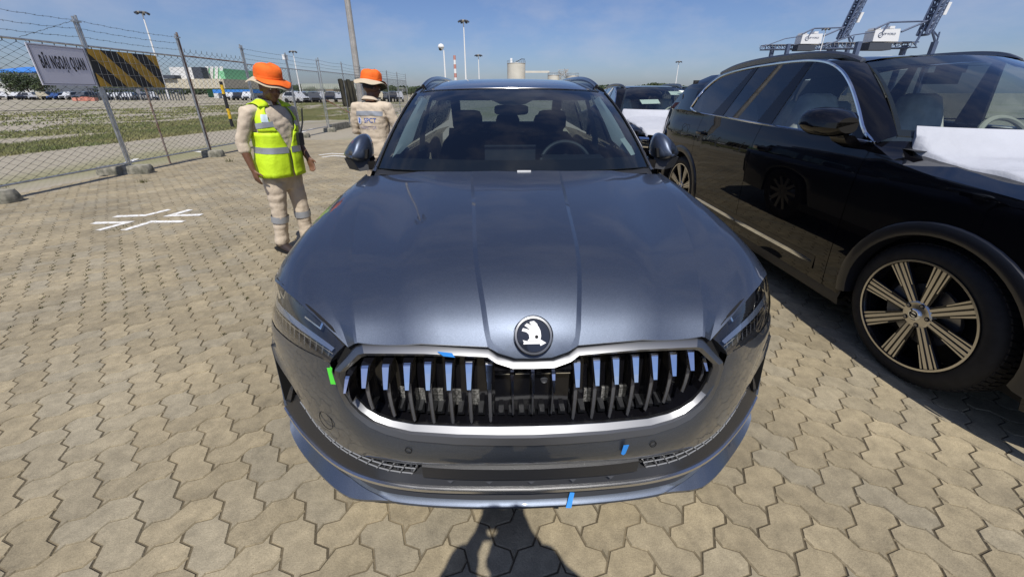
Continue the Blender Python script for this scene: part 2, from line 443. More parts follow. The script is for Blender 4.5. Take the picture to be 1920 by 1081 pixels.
def paver_material():
    m = mat('sand_concrete_paver', (.405, .335, .212), .88, col2=(.325, .272, .178), scale=2.1, detail=6, island=.12, bump=.22, bscale=130)
    nt = m.node_tree; b = nt.nodes['Principled BSDF']
    # tone per paver, grain, darker stains and pores
    src = b.inputs['Base Color'].links[0].from_socket
    tc = nt.nodes.new('ShaderNodeTexCoord')
    g = nt.nodes.new('ShaderNodeNewGeometry'); oi = nt.nodes.new('ShaderNodeObjectInfo')
    ad = nt.nodes.new('ShaderNodeMath'); ad.operation = 'ADD'
    ml = nt.nodes.new('ShaderNodeMath'); ml.operation = 'MULTIPLY'; ml.inputs[1].default_value = 7.31
    fr = nt.nodes.new('ShaderNodeMath'); fr.operation = 'FRACT'
    nt.links.new(g.outputs['Random Per Island'], ad.inputs[0]); nt.links.new(oi.outputs['Random'], ad.inputs[1]); nt.links.new(ad.outputs[0], ml.inputs[0]); nt.links.new(ml.outputs[0], fr.inputs[0])
    gr = nt.nodes.new('ShaderNodeMix'); gr.data_type = 'RGBA'; gr.blend_type = 'MIX'
    gr.inputs[7].default_value = (.345, .308, .228, 1)
    mr = nt.nodes.new('ShaderNodeMapRange'); mr.inputs[1].default_value = .45; mr.inputs[2].default_value = 1.0; mr.inputs[4].default_value = .62
    nt.links.new(fr.outputs[0], mr.inputs[0]); nt.links.new(mr.outputs[0], gr.inputs[0]); nt.links.new(src, gr.inputs[6])
    n = nt.nodes.new('ShaderNodeTexNoise'); n.inputs['Scale'].default_value = 260; n.inputs['Detail'].default_value = 3
    n2 = nt.nodes.new('ShaderNodeTexNoise'); n2.inputs['Scale'].default_value = 16; n2.inputs['Detail'].default_value = 8; n2.inputs['Roughness'].default_value = .7
    for q in (n, n2): nt.links.new(g.outputs['Position'], q.inputs['Vector'])
    r = nt.nodes.new('ShaderNodeMapRange'); r.inputs[1].default_value = .3; r.inputs[2].default_value = .7; r.inputs[3].default_value = .80; r.inputs[4].default_value = 1.13
    r2 = nt.nodes.new('ShaderNodeMapRange'); r2.inputs[1].default_value = .3; r2.inputs[2].default_value = .66; r2.inputs[3].default_value = .66; r2.inputs[4].default_value = 1.07
    nt.links.new(n.outputs['Fac'], r.inputs[0]); nt.links.new(n2.outputs['Fac'], r2.inputs[0])
    mu = nt.nodes.new('ShaderNodeMath'); mu.operation = 'MULTIPLY'
    nt.links.new(r.outputs[0], mu.inputs[0]); nt.links.new(r2.outputs[0], mu.inputs[1])
    vo = nt.nodes.new('ShaderNodeTexVoronoi'); vo.inputs['Scale'].default_value = 55
    nt.links.new(g.outputs['Position'], vo.inputs['Vector'])
    r3 = nt.nodes.new('ShaderNodeMapRange'); r3.inputs[1].default_value = .04; r3.inputs[2].default_value = .09; r3.inputs[3].default_value = .45; r3.inputs[4].default_value = 1
    nt.links.new(vo.outputs['Distance'], r3.inputs[0])
    n4 = nt.nodes.new('ShaderNodeTexNoise'); n4.inputs['Scale'].default_value = 1.1; n4.inputs['Detail'].default_value = 7; n4.inputs['Roughness'].default_value = .62
    nt.links.new(g.outputs['Position'], n4.inputs['Vector'])
    r4 = nt.nodes.new('ShaderNodeMapRange'); r4.inputs[1].default_value = .34; r4.inputs[2].default_value = .62; r4.inputs[3].default_value = .74; r4.inputs[4].default_value = 1.04
    nt.links.new(n4.outputs['Fac'], r4.inputs[0])
    mu3 = nt.nodes.new('ShaderNodeMath'); mu3.operation = 'MULTIPLY'; nt.links.new(mu.outputs[0], mu3.inputs[0]); nt.links.new(r4.outputs[0], mu3.inputs[1]); mu = mu3
    mu2 = nt.nodes.new('ShaderNodeMath'); mu2.operation = 'MULTIPLY'
    nt.links.new(mu.outputs[0], mu2.inputs[0]); nt.links.new(r3.outputs[0], mu2.inputs[1])
    vm = nt.nodes.new('ShaderNodeVectorMath'); vm.operation = 'SCALE'
    nt.links.new(gr.outputs[2], vm.inputs[0]); nt.links.new(mu2.outputs[0], vm.inputs['Scale'])
    nt.links.new(vm.outputs[0], b.inputs['Base Color'])
    return m
M['paver'] = paver_material()
M['joint'] = mat('joint_sand', (.045, .037, .025), .95, col2=(.22, .18, .115), scale=2.6, bump=.4, bscale=120)

U = .1150
ROT = math.radians(44.5)
cR, sR = math.cos(ROT), math.sin(ROT)
def g2w(a, b): return ((a * cR - b * sR) * U, (a * sR + b * cR) * U)
ZA = .115
def paver_outline(horizontal):
    """2 x 1 interlocking block: every unit edge carries the same zigzag, so all blocks lock"""
    def edge(p, d, n, normal):
        out = []
        for k in range(n):
            out.append((p[0] + d[0] * k, p[1] + d[1] * k))
            for s, a in ((.29, ZA), (.71, -ZA)):
                out.append((p[0] + d[0] * (k + s) + normal[0] * a, p[1] + d[1] * (k + s) + normal[1] * a))
        return out
    w, h = (2, 1) if horizontal else (1, 2)
    bot = edge((0, 0), (1, 0), w, (0, 1)); top = edge((0, h), (1, 0), w, (0, 1))
    lef = edge((0, 0), (0, 1), h, (1, 0)); rig = edge((w, 0), (0, 1), h, (1, 0))
    top.append((w, h)); lef.append((0, h))
    return bot + rig + top[:0:-1] + lef[:0:-1]
def inset(poly, d):
    n = len(poly); out = []
    for i in range(n):
        a, b, c = [np.array(poly[k % n]) for k in (i - 1, i, i + 1)]
        e1 = (b - a) / np.linalg.norm(b - a); e2 = (c - b) / np.linalg.norm(c - b)
        n1 = np.array((-e1[1], e1[0])); n2 = np.array((-e2[1], e2[0]))
        m = (n1 + n2) / max(.35, 1 + n1 @ n2)
        out.append(tuple(b + m * d))
    return out
OUT = {}
for hz in (True, False):
    o = paver_outline(hz); c = (1, .5) if hz else (.5, 1)
    o = [(a - c[0], b - c[1]) for a, b in o]
    OUT[hz] = [[g2w(*p) for p in inset(o, k)] for k in (.046, .012)]
TRI = {}
def paver_verts(hz, cx, cy, dz, tx, ty):
    top, low = OUT[hz]
    vs = [(cx + x, cy + y, dz + tx * x + ty * y) for x, y in top]
    vs += [(cx + x, cy + y, -.0085) for x, y in low]
    n = len(top)
    fs = [tuple(range(n))] + [(i, n + i, n + (i + 1) % n, (i + 1) % n) for i in range(n)]
    return vs, fs
pav = MB(); pav.ngon([(-7.95, -4, -.0062), (26, -4, -.0062), (26, 26, -.0062), (-7.95, 26, -.0062)])
pavement = pav.build('pavement', M['joint'], smooth=False); pavement['kind'] = 'structure'
# blocks on the herringbone lattice that the view reaches
cells = []
for a in range(-150, 190):
    for b in range(-150, 190):
        t = (a - b) % 4
        if t == 0: c, hz = (a + 1, b + .5), True
        elif t == 3: c, hz = (a + .5, b + 1), False
        else: continue
        x, y = g2w(*c)
        if not (-7.93 < x < 5.5 and -.75 < y < 13.5): continue
        if abs(x) > 1.55 * (y + .5) + 2.2: continue
        if y < -.3 and abs(x) > 3: continue
        cells.append((x, y, hz))
fwd = Vector((0, math.cos(PITCH), -math.sin(PITCH)))
def pix(P):
    d = Vector(P) - Vector((0, 0, CAM_H)); z = d.dot(fwd)
    up = Vector((0, math.sin(PITCH), math.cos(PITCH)))
    if z < .05: return (9e9, 9e9, z)
    return (960 + F_PX * d.x / z, 460 - F_PX * d.dot(up) / z, z)
def in_view(x, y):
    u, v, z = pix((x, y, 0))
    if not (-40 < u < 1960 and 100 < v < 1120): return False
    lx, ly = x - .055, y - .80                      # not under the cars
    if abs(lx) < .9 and ly > .1 + .9 * abs(lx) ** 2.2: return False
    if x > 2.3 and y > 1.0: return False
    return True
cells.sort(key=lambda c: pix((c[0], c[1], 0))[2])
rnd = random.Random(11)
n_ind = 0
field = MB()
proto = {}
for x, y, hz in cells:
    dz, tx, ty = rnd.uniform(-.0012, .0012), rnd.uniform(-.006, .006), rnd.uniform(-.006, .006)
    if n_ind < 300 and in_view(x, y):
        key = (hz, rnd.randrange(4))
        if key not in proto:
            mb = MB(); mb.add(*paver_verts(hz, 0, 0, 0, tx, ty))
            po = mb.build('paver', M['paver'], pavement, smooth=False); proto[key] = po
        else:
            po = proto[key].copy(); COL.objects.link(po)
        po.parent = pavement; po.location = (x, y, dz)
        n_ind += 1
    else:
        field.add(*paver_verts(hz, x, y, dz, tx, ty))
fo = field.build('paver_field', M['paver'], pavement, smooth=False, merge=0); fo['kind'] = 'stuff'
M['paver_far'] = M['yard']
far = sheet('paver_field', -7.93, 13.4, 26, 26, -.004, M['yard'], kind='stuff', parent=pavement)
far2 = sheet('paver_field', 5.4, -4, 26, 13.4, -.004, M['yard'], kind='stuff', parent=pavement)

# ---- painted markings
def paint_material():
    m = mat('worn_white_paint', (.80, .80, .78), .7)
    nt = m.node_tree; b = nt.nodes['Principled BSDF']
    g = nt.nodes.new('ShaderNodeNewGeometry'); n = nt.nodes.new('ShaderNodeTexNoise'); n.inputs['Scale'].default_value = 26; n.inputs['Detail'].default_value = 9; n.inputs['Roughness'].default_value = .7
    nt.links.new(g.outputs['Position'], n.inputs['Vector'])
    r = nt.nodes.new('ShaderNodeMapRange'); r.inputs[1].default_value = .47; r.inputs[2].default_value = .62
    mx = nt.nodes.new('ShaderNodeMix'); mx.data_type = 'RGBA'; mx.inputs[6].default_value = (.80, .80, .78, 1); mx.inputs[7].default_value = (.50, .44, .33, 1)
    nt.links.new(n.outputs['Fac'], r.inputs[0]); nt.links.new(r.outputs[0], mx.inputs[0]); nt.links.new(mx.outputs[2], b.inputs['Base Color'])
    return m
M['paint_line'] = paint_material()
def strip(mb, pts, w, z):
    P = [Vector((p[0], p[1])) for p in pts]
    L, R = [], []
    for i, p in enumerate(P):
        ds = []
        if i > 0: ds.append((p - P[i - 1]).normalized())
        if i < len(P) - 1: ds.append((P[i + 1] - p).normalized())
        d = sum(ds, Vector((0, 0))).normalized(); n = Vector((-d.y, d.x))
        k = 1 / max(.4, n.dot(Vector((-ds[0].y, ds[0].x))))
        L.append((p.x + n.x * w / 2 * k, p.y + n.y * w / 2 * k, z)); R.append((p.x - n.x * w / 2 * k, p.y - n.y * w / 2 * k, z))
    mb.grid([R, L])
def un(u, v, z=0):
    """photograph pixel -> point on the ground, used once to survey where painted lines lie"""
    d = Vector(((u - 960) / F_PX, 0, 0)) + fwd - Vector((0, math.sin(PITCH), math.cos(PITCH))) * ((v - 460) / F_PX)
    t = (z - CAM_H) / d.z
    return (d.x * t, d.y * t)
mk = MB()
for tri in ([(173, 418.5), (240, 417), (184, 432)], [(215, 406), (273, 404), (318, 393)], [(358, 393), (318, 404.5), (378, 403)], [(231, 432), (284, 416), (345, 415.5)]):
    strip(mk, [un(*q) for q in tri], .085, .0042)
o = mk.build('painted_marking', M['paint_line'], smooth=False); o['kind'] = 'structure'
mk = MB()
for tri in ([(598, 291), (622, 288), (648, 289)], [(604, 295), (626, 292), (650, 294)]):
    strip(mk, [un(*q) for q in tri], .09, .0042)
o = mk.build('painted_marking', M['paint_line'], smooth=False); o['kind'] = 'structure'
mk = MB()
for a, b in (((-15.6, 9.0), (-13.7, 17.4)), ((-22.6, 15.2), (-13.5, 32.0)), ((-30, 18), (-24, 40)), ((-12.4, 21.5), (-9.6, 24.5)), ((-40, 26), (-26, 60)), ((-8.6, 8.0), (-9.4, 9.6)), ((-8.5, 15.3), (-9.2, 18.2)), ((-8.3, 10.6), (-8.9, 10.9))):
    strip(mk, [a, b], .12, -.026)
o = mk.build('painted_marking', M['paint_line'], smooth=False); o['kind'] = 'structure'

# ---- grass growing in strips across the yard, weeds in the paving joints
def blades(mb, n, fn, h0, h1, w, seed):
    r = random.Random(seed)
    for _ in range(n):
        x, y, z = fn(r); h = r.uniform(h0, h1); a = r.uniform(0, 2 * PI); l = r.uniform(.1, .7) * h
        c, s = math.cos(a), math.sin(a); b = r.uniform(0, 2 * PI); lx, ly = math.cos(b) * l, math.sin(b) * l
        ww = w * r.uniform(.6, 1.3)
        mb.add([(x - c * ww, y - s * ww, z), (x + c * ww, y + s * ww, z), (x + lx, y + ly, z + h)], [(0, 1, 2)])
def band(x0, x1, y0, y1, slope, thr):
    def f(r):
        while True:
            y = r.uniform(y0, y1); x = r.uniform(x0, x1) + slope * (y - y0)
            if mnoise.noise(Vector((x * .55, y * .28, 3.3))) + .35 * mnoise.noise(Vector((x * 2.2, y * 1.4, 1.1))) > thr: return (x, y, -.03)
    return f
gb = MB()
blades(gb, 30000, band(-16.4, -13.3, 8, 27, .07, -.30), .03, .13, .014, 1)
blades(gb, 30000, band(-24.5, -16.2, 12, 42, .16, -.12), .03, .12, .022, 2)
blades(gb, 16000, band(-44, -25, 18, 70, .2, -.02), .04, .15, .045, 3)
blades(gb, 3500, band(-12.6, -9.4, 22, 34, .02, .1), .05, .14, .02, 4)
o = gb.build('grass', M['grass'], smooth=False, merge=0); o['kind'] = 'stuff'
wb = MB()
def near_pt(px, py, s):
    def f(r): return (px + r.gauss(0, s), py + r.gauss(0, s * .7), -.006)
    return f
for i, (u, v, n, h) in enumerate([(268, 342, 60, .09), (430, 303, 40, .16), (212, 432, 22, .04), (240, 425, 18, .04), (280, 417, 16, .035), (0, 352, 30, .06)]):
    p = un(u, v); blades(wb, n, near_pt(p[0], p[1], .05), h * .4, h, .004, 50 + i)
r = random.Random(5)
for _ in range(150):                                  # sparse tufts in the joints left of the car
    u, v = r.uniform(0, 480), r.gauss(505, 50)
    if not 385 < v < 640: continue
    p = un(u, v)
    ia, ib = round((p[0] * cR + p[1] * sR) / U), round((-p[0] * sR + p[1] * cR) / U)
    x, y = g2w(ia, ib)
    blades(wb, 9, near_pt(x, y, .012), .008, .028, .0035, r.randrange(10 ** 6))
M['weed'] = mat('weeds', (.05, .055, .02), .9, col2=(.12, .11, .04), scale=20)
o = wb.build('weeds', M['weed'], smooth=False, merge=0); o['kind'] = 'stuff'
# ------------------------------------------------------------------ the grey SUV in front (local: nose at y=0, rear at +y, x to the right)
suv = empty('grey_suv', (.060, .800, 0), .030, 'dark grey metallic SUV facing the camera with a wide chrome grille and round bird badge', 'car')
N = 30
def half(fn):
    """build with fn(mb) for x>0 and add the mirrored copy in the same mesh"""
    mb = MB(); fn(mb); return mb.mirror_x()
def pair(name, fn, m, parent=suv, **k):
    a = MB(); fn(a); ra = a.build(name, m, parent, **k)
    b = mirror_mb(a); rb = b.build(name, m, parent, **k)
    return ra, rb

# --- hood: lengthwise columns from the front lip to the cowl
h_c = cr([(0, .040, .836), (0, .052, .860), (0, .080, .894), (0, .13, .935), (0, .22, .981), (0, .34, 1.014), (0, .50, 1.039), (0, .75, 1.064), (0, 1.0, 1.083), (0, 1.31, 1.103)], N)
h_1 = cr([(.095, .050, .848), (.112, .062, .869), (.121, .092, .900), (.130, .14, .938), (.146, .23, .981), (.162, .35, 1.013), (.175, .51, 1.037), (.192, .76, 1.062), (.214, 1.02, 1.081), (.240, 1.31, 1.101)], N)
h_1b = cr([(.125, .060, .862), (.131, .070, .877), (.137, .100, .902), (.146, .15, .9365), (.162, .24, .976), (.178, .36, 1.0075), (.190, .52, 1.0315), (.208, .77, 1.0565), (.230, 1.03, 1.0755), (.252, 1.312, 1.100)], N)
h_m = cr([(.31, .075, .866), (.315, .086, .881), (.325, .116, .905), (.340, .17, .938), (.362, .26, .973), (.385, .38, 1.001), (.410, .54, 1.023), (.45, .79, 1.046), (.50, 1.06, 1.068), (.55, 1.35, 1.093)], N)
h_2 = cr([(.492, .098, .856), (.494, .108, .870), (.505, .135, .892), (.525, .19, .916), (.555, .28, .938), (.605, .42, .966), (.680, .68, 1.000), (.775, 1.08, 1.046), (.825, 1.385, 1.064)], N)
h_v = np.column_stack([cr([(.05, .041, .837), (.060, .083, .895), (.066, .133, .936), (.074, .225, .982), (.084, .405, 1.02), (.095, .70, 1.06), (.11, 1.005, 1.084), (.125, 1.31, 1.103)], N)[:, 0], h_c[:, 1] + .001, h_c[:, 2] + .0015])
def between(a, b, t, crown=0.0):
    c = a * (1 - t) + b * t
    c = c.copy(); c[:, 2] += crown * 4 * t * (1 - t); return c
def fold(rows_cols, drop=.022, back=.02):
    """columns with a return flange added under the front lip"""
    out = []
    for c in rows_cols:
        p = c[0]; out.append(np.vstack([[p[0], p[1] + back, p[2] - drop], [p[0], p[1] + .004, p[2] - .006], c]))
    return out
right_cols = [h_c, h_v, h_1, h_1b] + [between(h_1b, h_m, t) for t in (.33, .66)] + [h_m] + [between(h_m, h_2, t, -.0065) for t in (.25, .5, .75)] + [h_2]
cols = [np.column_stack([-c[:, 0], c[:, 1], c[:, 2]]) for c in right_cols[:0:-1]] + right_cols
mb = MB(); mb.grid(fold(cols), flip=True)
hood = mb.build('hood', M['paint'], suv, angle=22)
_cr = [set((round(sx_ * p[0], 4), round(p[1], 4), round(p[2], 4)) for p in c_) for c_ in (h_1, h_1b) for sx_ in (1, -1)]
_key = [(round(v_.co.x, 4), round(v_.co.y, 4), round(v_.co.z, 4)) for v_ in hood.data.vertices]
for e_ in hood.data.edges:                                   # keep the lengthwise creases crisp
    a_, b_ = _key[e_.vertices[0]], _key[e_.vertices[1]]
    if any(a_ in q_ and b_ in q_ for q_ in _cr): e_.use_edge_sharp = True

# --- fenders
f_0 = h_2 + np.array([-.006, .004, -.004])
f_0b = cr([(.501, .102, .850), (.506, .114, .864), (.518, .140, .885), (.540, .196, .909), (.572, .287, .931), (.623, .427, .961), (.699, .687, .997), (.795, 1.087, 1.042), (.850, 1.42, 1.056)], N)
f_1 = cr([(.525, .111, .831), (.545, .140, .858), (.590, .21, .893), (.650, .33, .926), (.715, .52, .965), (.765, .72, .996), (.83, 1.06, 1.035), (.878, 1.46, 1.052)], N)
f_2 = cr([(.60, .158, .870), (.640, .22, .893), (.700, .34, .922), (.760, .53, .960), (.805, .73, .991), (.86, 1.07, 1.030), (.897, 1.50, 1.046)], N)
f_3 = cr([(.685, .222, .896), (.715, .27, .908), (.770, .39, .930), (.815, .55, .957), (.848, .74, .986), (.888, 1.08, 1.022), (.911, 1.55, 1.040)], N)
f_4 = cr([(.785, .312, .902), (.815, .37, .913), (.850, .46, .930), (.875, .58, .951), (.894, .76, .977), (.912, 1.10, 1.010), (.922, 1.60, 1.028)], N)
f_5 = cr([(.878, .410, .894), (.896, .455, .897), (.911, .53, .912), (.920, .63, .932), (.926, .79, .957), (.930, 1.12, .985), (.931, 1.62, 1.000)], N)
f_6 = cr([(.918, .475, .880), (.924, .51, .884), (.930, .57, .886), (.934, .66, .894), (.936, .82, .905), (.937, 1.15, .915), (.936, 1.63, .915)], N)
f_7 = cr([(.932, .500, .80), (.935, .54, .81), (.938, .60, .822), (.940, .68, .830), (.942, .84, .838), (.942, 1.17, .83), (.938, 1.64, .80)], N)
WY, WR = .905, .405
def arch_z(y, wy=WY): return max(.27, .365 + math.sqrt(max(0, WR ** 2 - (y - wy) ** 2)) if abs(y - wy) < WR else .27)
f_8 = np.array([(.936, y, arch_z(y)) for y in np.concatenate([np.linspace(.495, .52, 4), np.linspace(.525, 1.30, N - 8), np.linspace(1.315, 1.64, 4)])])
f_9 = f_8.copy(); f_9[:, 0] -= .035
def fender(b):
    b.grid([f_0, f_0b, f_1], flip=True)
    b.grid([f_1, between(f_1, f_2, .5, .002), f_2, between(f_2, f_3, .5, .002), f_3, between(f_3, f_4, .5, .002), f_4, between(f_4, f_5, .5, .003), f_5, f_6, f_7, f_8, f_9], flip=True)
pair('fender', fender, M['paint'], angle=24)

# --- sides, doors, pillars (mostly hidden from here but complete)
def low_z(y): return arch_z(y, WY + 2.791) if y > 2.6 else .27
ys = np.concatenate([np.linspace(1.645, 3.2, 12), np.linspace(3.25, 4.15, 22), np.linspace(4.2, 4.62, 6)])
def taper(y): return -.055 * max(0, (y - 3.9) / .7) ** 2
def side(b):
    rows = []
    for y in ys:
        t = taper(y); lz = low_z(y)
        rows.append([(.862 + t * 1.6, y, 1.085), (.902 + t * 1.3, y, 1.045), (.930 + t, y, .99), (.937 + t, y, .90), (.936 + t, y, max(.72, lz + .05)), (.928 + t, y, max(.5, lz + .02)), (.92 + t, y, lz), (.86 + t, y, lz - .005)])
    b.grid(rows)
pair('side_panel', side, M['paint'], angle=30)
def sill(b): b.box((.89, 2.45, .245), (.07, 2.2, .08))
pair('sill', sill, M['black_plastic'], smooth=False)
mb = MB()
rear = [[(x * s, y, z) for x, y, z in ((.78, 4.62, 1.06), (.80, 4.68, .95), (.84, 4.70, .7), (.84, 4.70, .45), (.78, 4.64, .28))] for s in (1, .5, 0, -.5, -1)]
rear = [[(x, y + .07 * (1 - (x / .84) ** 2), z) for x, y, z in r] for r in rear]
mb.grid(rear)
mb.build('tailgate', M['paint'], suv)

# --- windscreen, roof, glasshouse
ws_b = cr([(0, 1.285, 1.098), (.25, 1.305, 1.098), (.5, 1.355, 1.097), (.70, 1.43, 1.093), (.825, 1.515, 1.085)], 13)
ws_t = cr([(0, 2.085, 1.533), (.25, 2.10, 1.531), (.45, 2.135, 1.525), (.60, 2.185, 1.516), (.700, 2.235, 1.503)], 13)
def ws_point(i, t):
    p = ws_b[i] * (1 - t) + ws_t[i] * t
    return p + np.array([0, -.035, .055]) * (4 * t * (1 - t)) * .55
ws_rows = []
for t in np.linspace(0, 1, 12):
    r = [ws_point(i, t) for i in range(13)]
    ws_rows.append(np.array([(-p[0], p[1], p[2]) for p in r[:0:-1]] + r))
mb = MB(); mb.grid(ws_rows)
windscreen = mb.build('windscreen', M['windscreen'], suv)
def ws_uv(s, t, inset=0.0):
    """point on the glass: s in -1..1 across, t in 0..1 up, pushed inwards by inset"""
    k = abs(s) * 12; i = min(11, int(k)); f = k - i
    p = ws_point(i, t) * (1 - f) + ws_point(i + 1, t) * f
    return (math.copysign(p[0], s) if s else 0.0, p[1] + inset * .5, p[2] - inset * .86)
def frit(b):
    I = .004
    b.grid([[ws_uv(s, t, I) for s in np.linspace(-1, 1, 25)] for t in np.linspace(0, .105, 3)])
    b.grid([[ws_uv(s, t, I) for s in np.linspace(-1, 1, 25)] for t in np.linspace(.955, 1, 3)])
    for sg in (1, -1):
        b.grid([[ws_uv(sg * s, t, I) for s in (1, .93 - .02 * (1 - t))] for t in np.linspace(.1, .96, 12)])
    # sensor field behind the mirror
    b.grid([[ws_uv(s * w, t, I) for s in np.linspace(-1, 1, 9)] for t, w in ((.96, .33), (.90, .30), (.84, .25), (.78, .17), (.73, .11), (.71, .05))])
mb = MB(); frit(mb); mb.build('windscreen_frit', M['gap'], windscreen)
# cowl: black strip between hood and glass
mb = MB()
cw = [(x, y, z) for x, y, z in cr([(0, 1.30, 1.085), (.3, 1.32, 1.084), (.6, 1.385, 1.078), (.835, 1.49, 1.06)], 10)]
cw2 = [(p[0], p[1] + .025, p[2] + .016) for p in cw]
full = lambda l: [(-x, y, z) for x, y, z in l[:0:-1]] + list(l)
mb.grid([full([(x, y - .05, z - .03) for x, y, z in cw]), full(cw), full(cw2)])
mb.build('cowl', M['black_plastic'], suv)
mb = MB(); mb.box((.045, 1.284, 1.1045), (.075, .010, .008), rz=-.02); mb.build('cowl_clip', M['white'], suv, smooth=False)
# roof
def roof_z(y): return float(np.interp(y, [2.085, 2.25, 2.5, 2.8, 3.1, 3.5, 3.9, 4.2, 4.45], [1.533, 1.562, 1.592, 1.616, 1.628, 1.628, 1.610, 1.580, 1.540]))
rr = []
for y in np.concatenate([[2.085, 2.10, 2.13, 2.18], np.linspace(2.25, 4.45, 16)]):
    q = (y - 2.085)
    row = []
    for s in np.linspace(0, 1, 11):
        x = s * float(np.interp(y, [2.085, 2.5, 3.2, 4.0, 4.45], [.705, .722, .722, .70, .655]))
        yy = y + (float(np.interp(s, [0, .36, .64, .86, 1], [0, .015, .05, .10, .15])) * max(0, 1 - q / 1.2) - .06 * s * s * max(0, (y - 4) / .45))
        z = roof_z(y) - .018 * s * s - .045 * s ** 6 + (.0 if q > .3 else (-.0) )
        row.append((x, yy, z))
    rr.append(full(row))
mb = MB(); mb.grid(rr); mb.build('roof', M['paint'], suv)
mb = MB()      # bright lip of the roof over the windscreen
mb.tube(full([(p[0], p[1] - .004, p[2] + .002) for p in ws_t[:12]]), .0035, 6); mb.build('roof_lip', M['dark_chrome'], suv)
# A pillars
def apillar(b):
    o0, o1 = [], []
    rows = []
    for t in np.linspace(-.03, 1.0, 12):
        p = np.array(ws_point(12, max(0, t)));
        if t < 0: p = p + np.array([.006, -.03, -.018])
        w = .048 * (1 - t) + .022 * t
        q = p + np.array([w * .80, w * 1.05, -.004])
        r = q + np.array([.012, .05, -.012])
        rows.append([p + np.array([-.006, .012, -.012]), p + np.array([.0, .0, .004]), p + np.array([w * .30, w * .22, .006]), q, r])
    b.grid(rows)
pair('a_pillar', apillar, M['paint'], angle=25)
def wmould(b):
    b.tube([np.array(ws_point(12, t)) + np.array([.002, -.002, .005]) for t in np.linspace(0, 1, 10)], .0055, 6)
pair('windscreen_moulding', wmould, M['black_plastic'])
# roof frame over the doors, side glass, pillars
top_e = cr([(.728, 2.30, 1.498), (.742, 2.7, 1.535), (.744, 3.2, 1.545), (.735, 3.7, 1.53), (.70, 4.2, 1.49), (.665, 4.48, 1.44)], 20)
bot_e = cr([(.866, 1.66, 1.085), (.870, 2.2, 1.092), (.868, 2.9, 1.098), (.850, 3.6, 1.11), (.815, 4.2, 1.14), (.77, 4.55, 1.17)], 20)
def cant(b):
    ro = [np.array(p) + np.array([-.02, 0, .032]) for p in top_e]
    b.grid([ro, [np.array(p) + np.array([-.004, 0, .014]) for p in top_e], top_e, [np.array(p) + np.array([-.02, 0, -.02]) for p in top_e]])
pair('cant_rail', cant, M['paint'])
def sglass(b):
    b.grid([bot_e, bot_e * .5 + top_e * .5 + np.array([.012, 0, 0]), top_e], flip=True)
pair('side_window', sglass, M['privacy'])
for i_, w_ in ((6, .05), (13, .06)):
    def one(b, i=i_, w=w_):
        a, c = bot_e[i], top_e[i]
        b.grid([[a + np.array([-.006, -w, 0]), c + np.array([-.006, -w * .7, 0])], [a + np.array([-.006, w, 0]), c + np.array([-.006, w * .7, 0])]])
    pair('door_pillar', one, M['gloss_black'], smooth=False)
def btrim(b):
    b.grid([[(.835, 2.80, 1.0), (.815, 2.80, 1.15), (.738, 2.82, 1.38), (.705, 2.83, 1.47)], [(.80, 2.90, 1.0), (.785, 2.90, 1.15), (.722, 2.91, 1.38), (.69, 2.92, 1.47)]])
pair('b_pillar_trim', btrim, M['trim_light'])
def atrim(b):
    P = []
    for t in np.linspace(.125, .90, 10):
        w = float(np.interp(t, [.125, .2, .8, .90], [.07, .165, .125, .04]))
        a = np.array(ws_uv(.905, t, .02)); c = a + np.array([-w * .45, w * 1.0, w * .18]); P.append([a, (a + c) / 2 + np.array([.0, -.01, .01]), c])
    b.grid(P)
pair('a_pillar_trim', atrim, M['trim_light'])
# rear glass
mb = MB(); mb.grid([[( s * .64, 4.60 - .05 * s * s, 1.13), (s * .60, 4.44 - .04 * s * s, 1.43)] for s in np.linspace(-1, 1, 7)]); mb.build('rear_window', M['side_glass'], suv)
mb = MB(); mb.box((0, 4.60, 1.10), (1.42, .05, .09)); mb.box((0, 4.44, 1.47), (1.30, .05, .08)); mb.box((.66, 4.52, 1.28), (.12, .05, .36), rx=.45); mb.box((-.66, 4.52, 1.28), (.12, .05, .36), rx=.45)
mb.build('rear_window_frame', M['gloss_black'], suv, smooth=False)
# roof rails
def rail(b):
    path = cr([(.672, 2.38, 1.548), (.664, 2.50, 1.578), (.654, 2.68, 1.604), (.642, 2.95, 1.622), (.632, 3.5, 1.628), (.618, 4.0, 1.612), (.602, 4.25, 1.58)], 24)
    b.tube(path, .017, 8, scale=(.9, 1.1))
    b.grid([path[1:-1] + np.array([0, 0, -.005]), path[1:-1] + np.array([-.004, 0, -.05])]); b.grid([path[1:-1] + np.array([.006, 0, -.005]), path[1:-1] + np.array([.006, 0, -.05])])
pair('roof_rail', rail, M['dark_chrome'])

# --- interior
mb = MB()
mb.grid([[(x, y + .08 * (x / .8) ** 2, z) for x in np.linspace(-.80, .80, 9)] for y, z in ((1.36, 1.06), (1.50, 1.068), (1.66, 1.072), (1.80, 1.062), (1.90, 1.02), (1.93, .85))])
mb.grid([[(x, y, z) for x in np.linspace(.20, .62, 7)] for y, z in ((1.72, 1.065), (1.80, 1.098), (1.92, 1.10), (1.97, 1.07))])
mb.build('dashboard', M['dash'], suv)
mb = MB(); mb.box((-.018, 1.835, 1.118), (.345, .016, .118), rx=-.16); mb.box((-.018, 1.829, 1.172), (.345, .020, .012), rx=-.16)
mb.build('centre_screen', M['screen'], suv, smooth=False)
sw = MB()
Rw = Matrix.Translation((.40, 2.03, 1.00)) @ Matrix.Rotation(math.radians(-28), 4, 'X')
ring = [Rw @ Vector((.185 * math.cos(a), 0, .185 * math.sin(a))) for a in np.linspace(0, 2 * PI, 40, endpoint=False)]
sw.tube(ring, .0165, 8, closed=True, up=(0, 1, 0))
steer = sw.build('steering_wheel', M['grey_plastic'], suv)
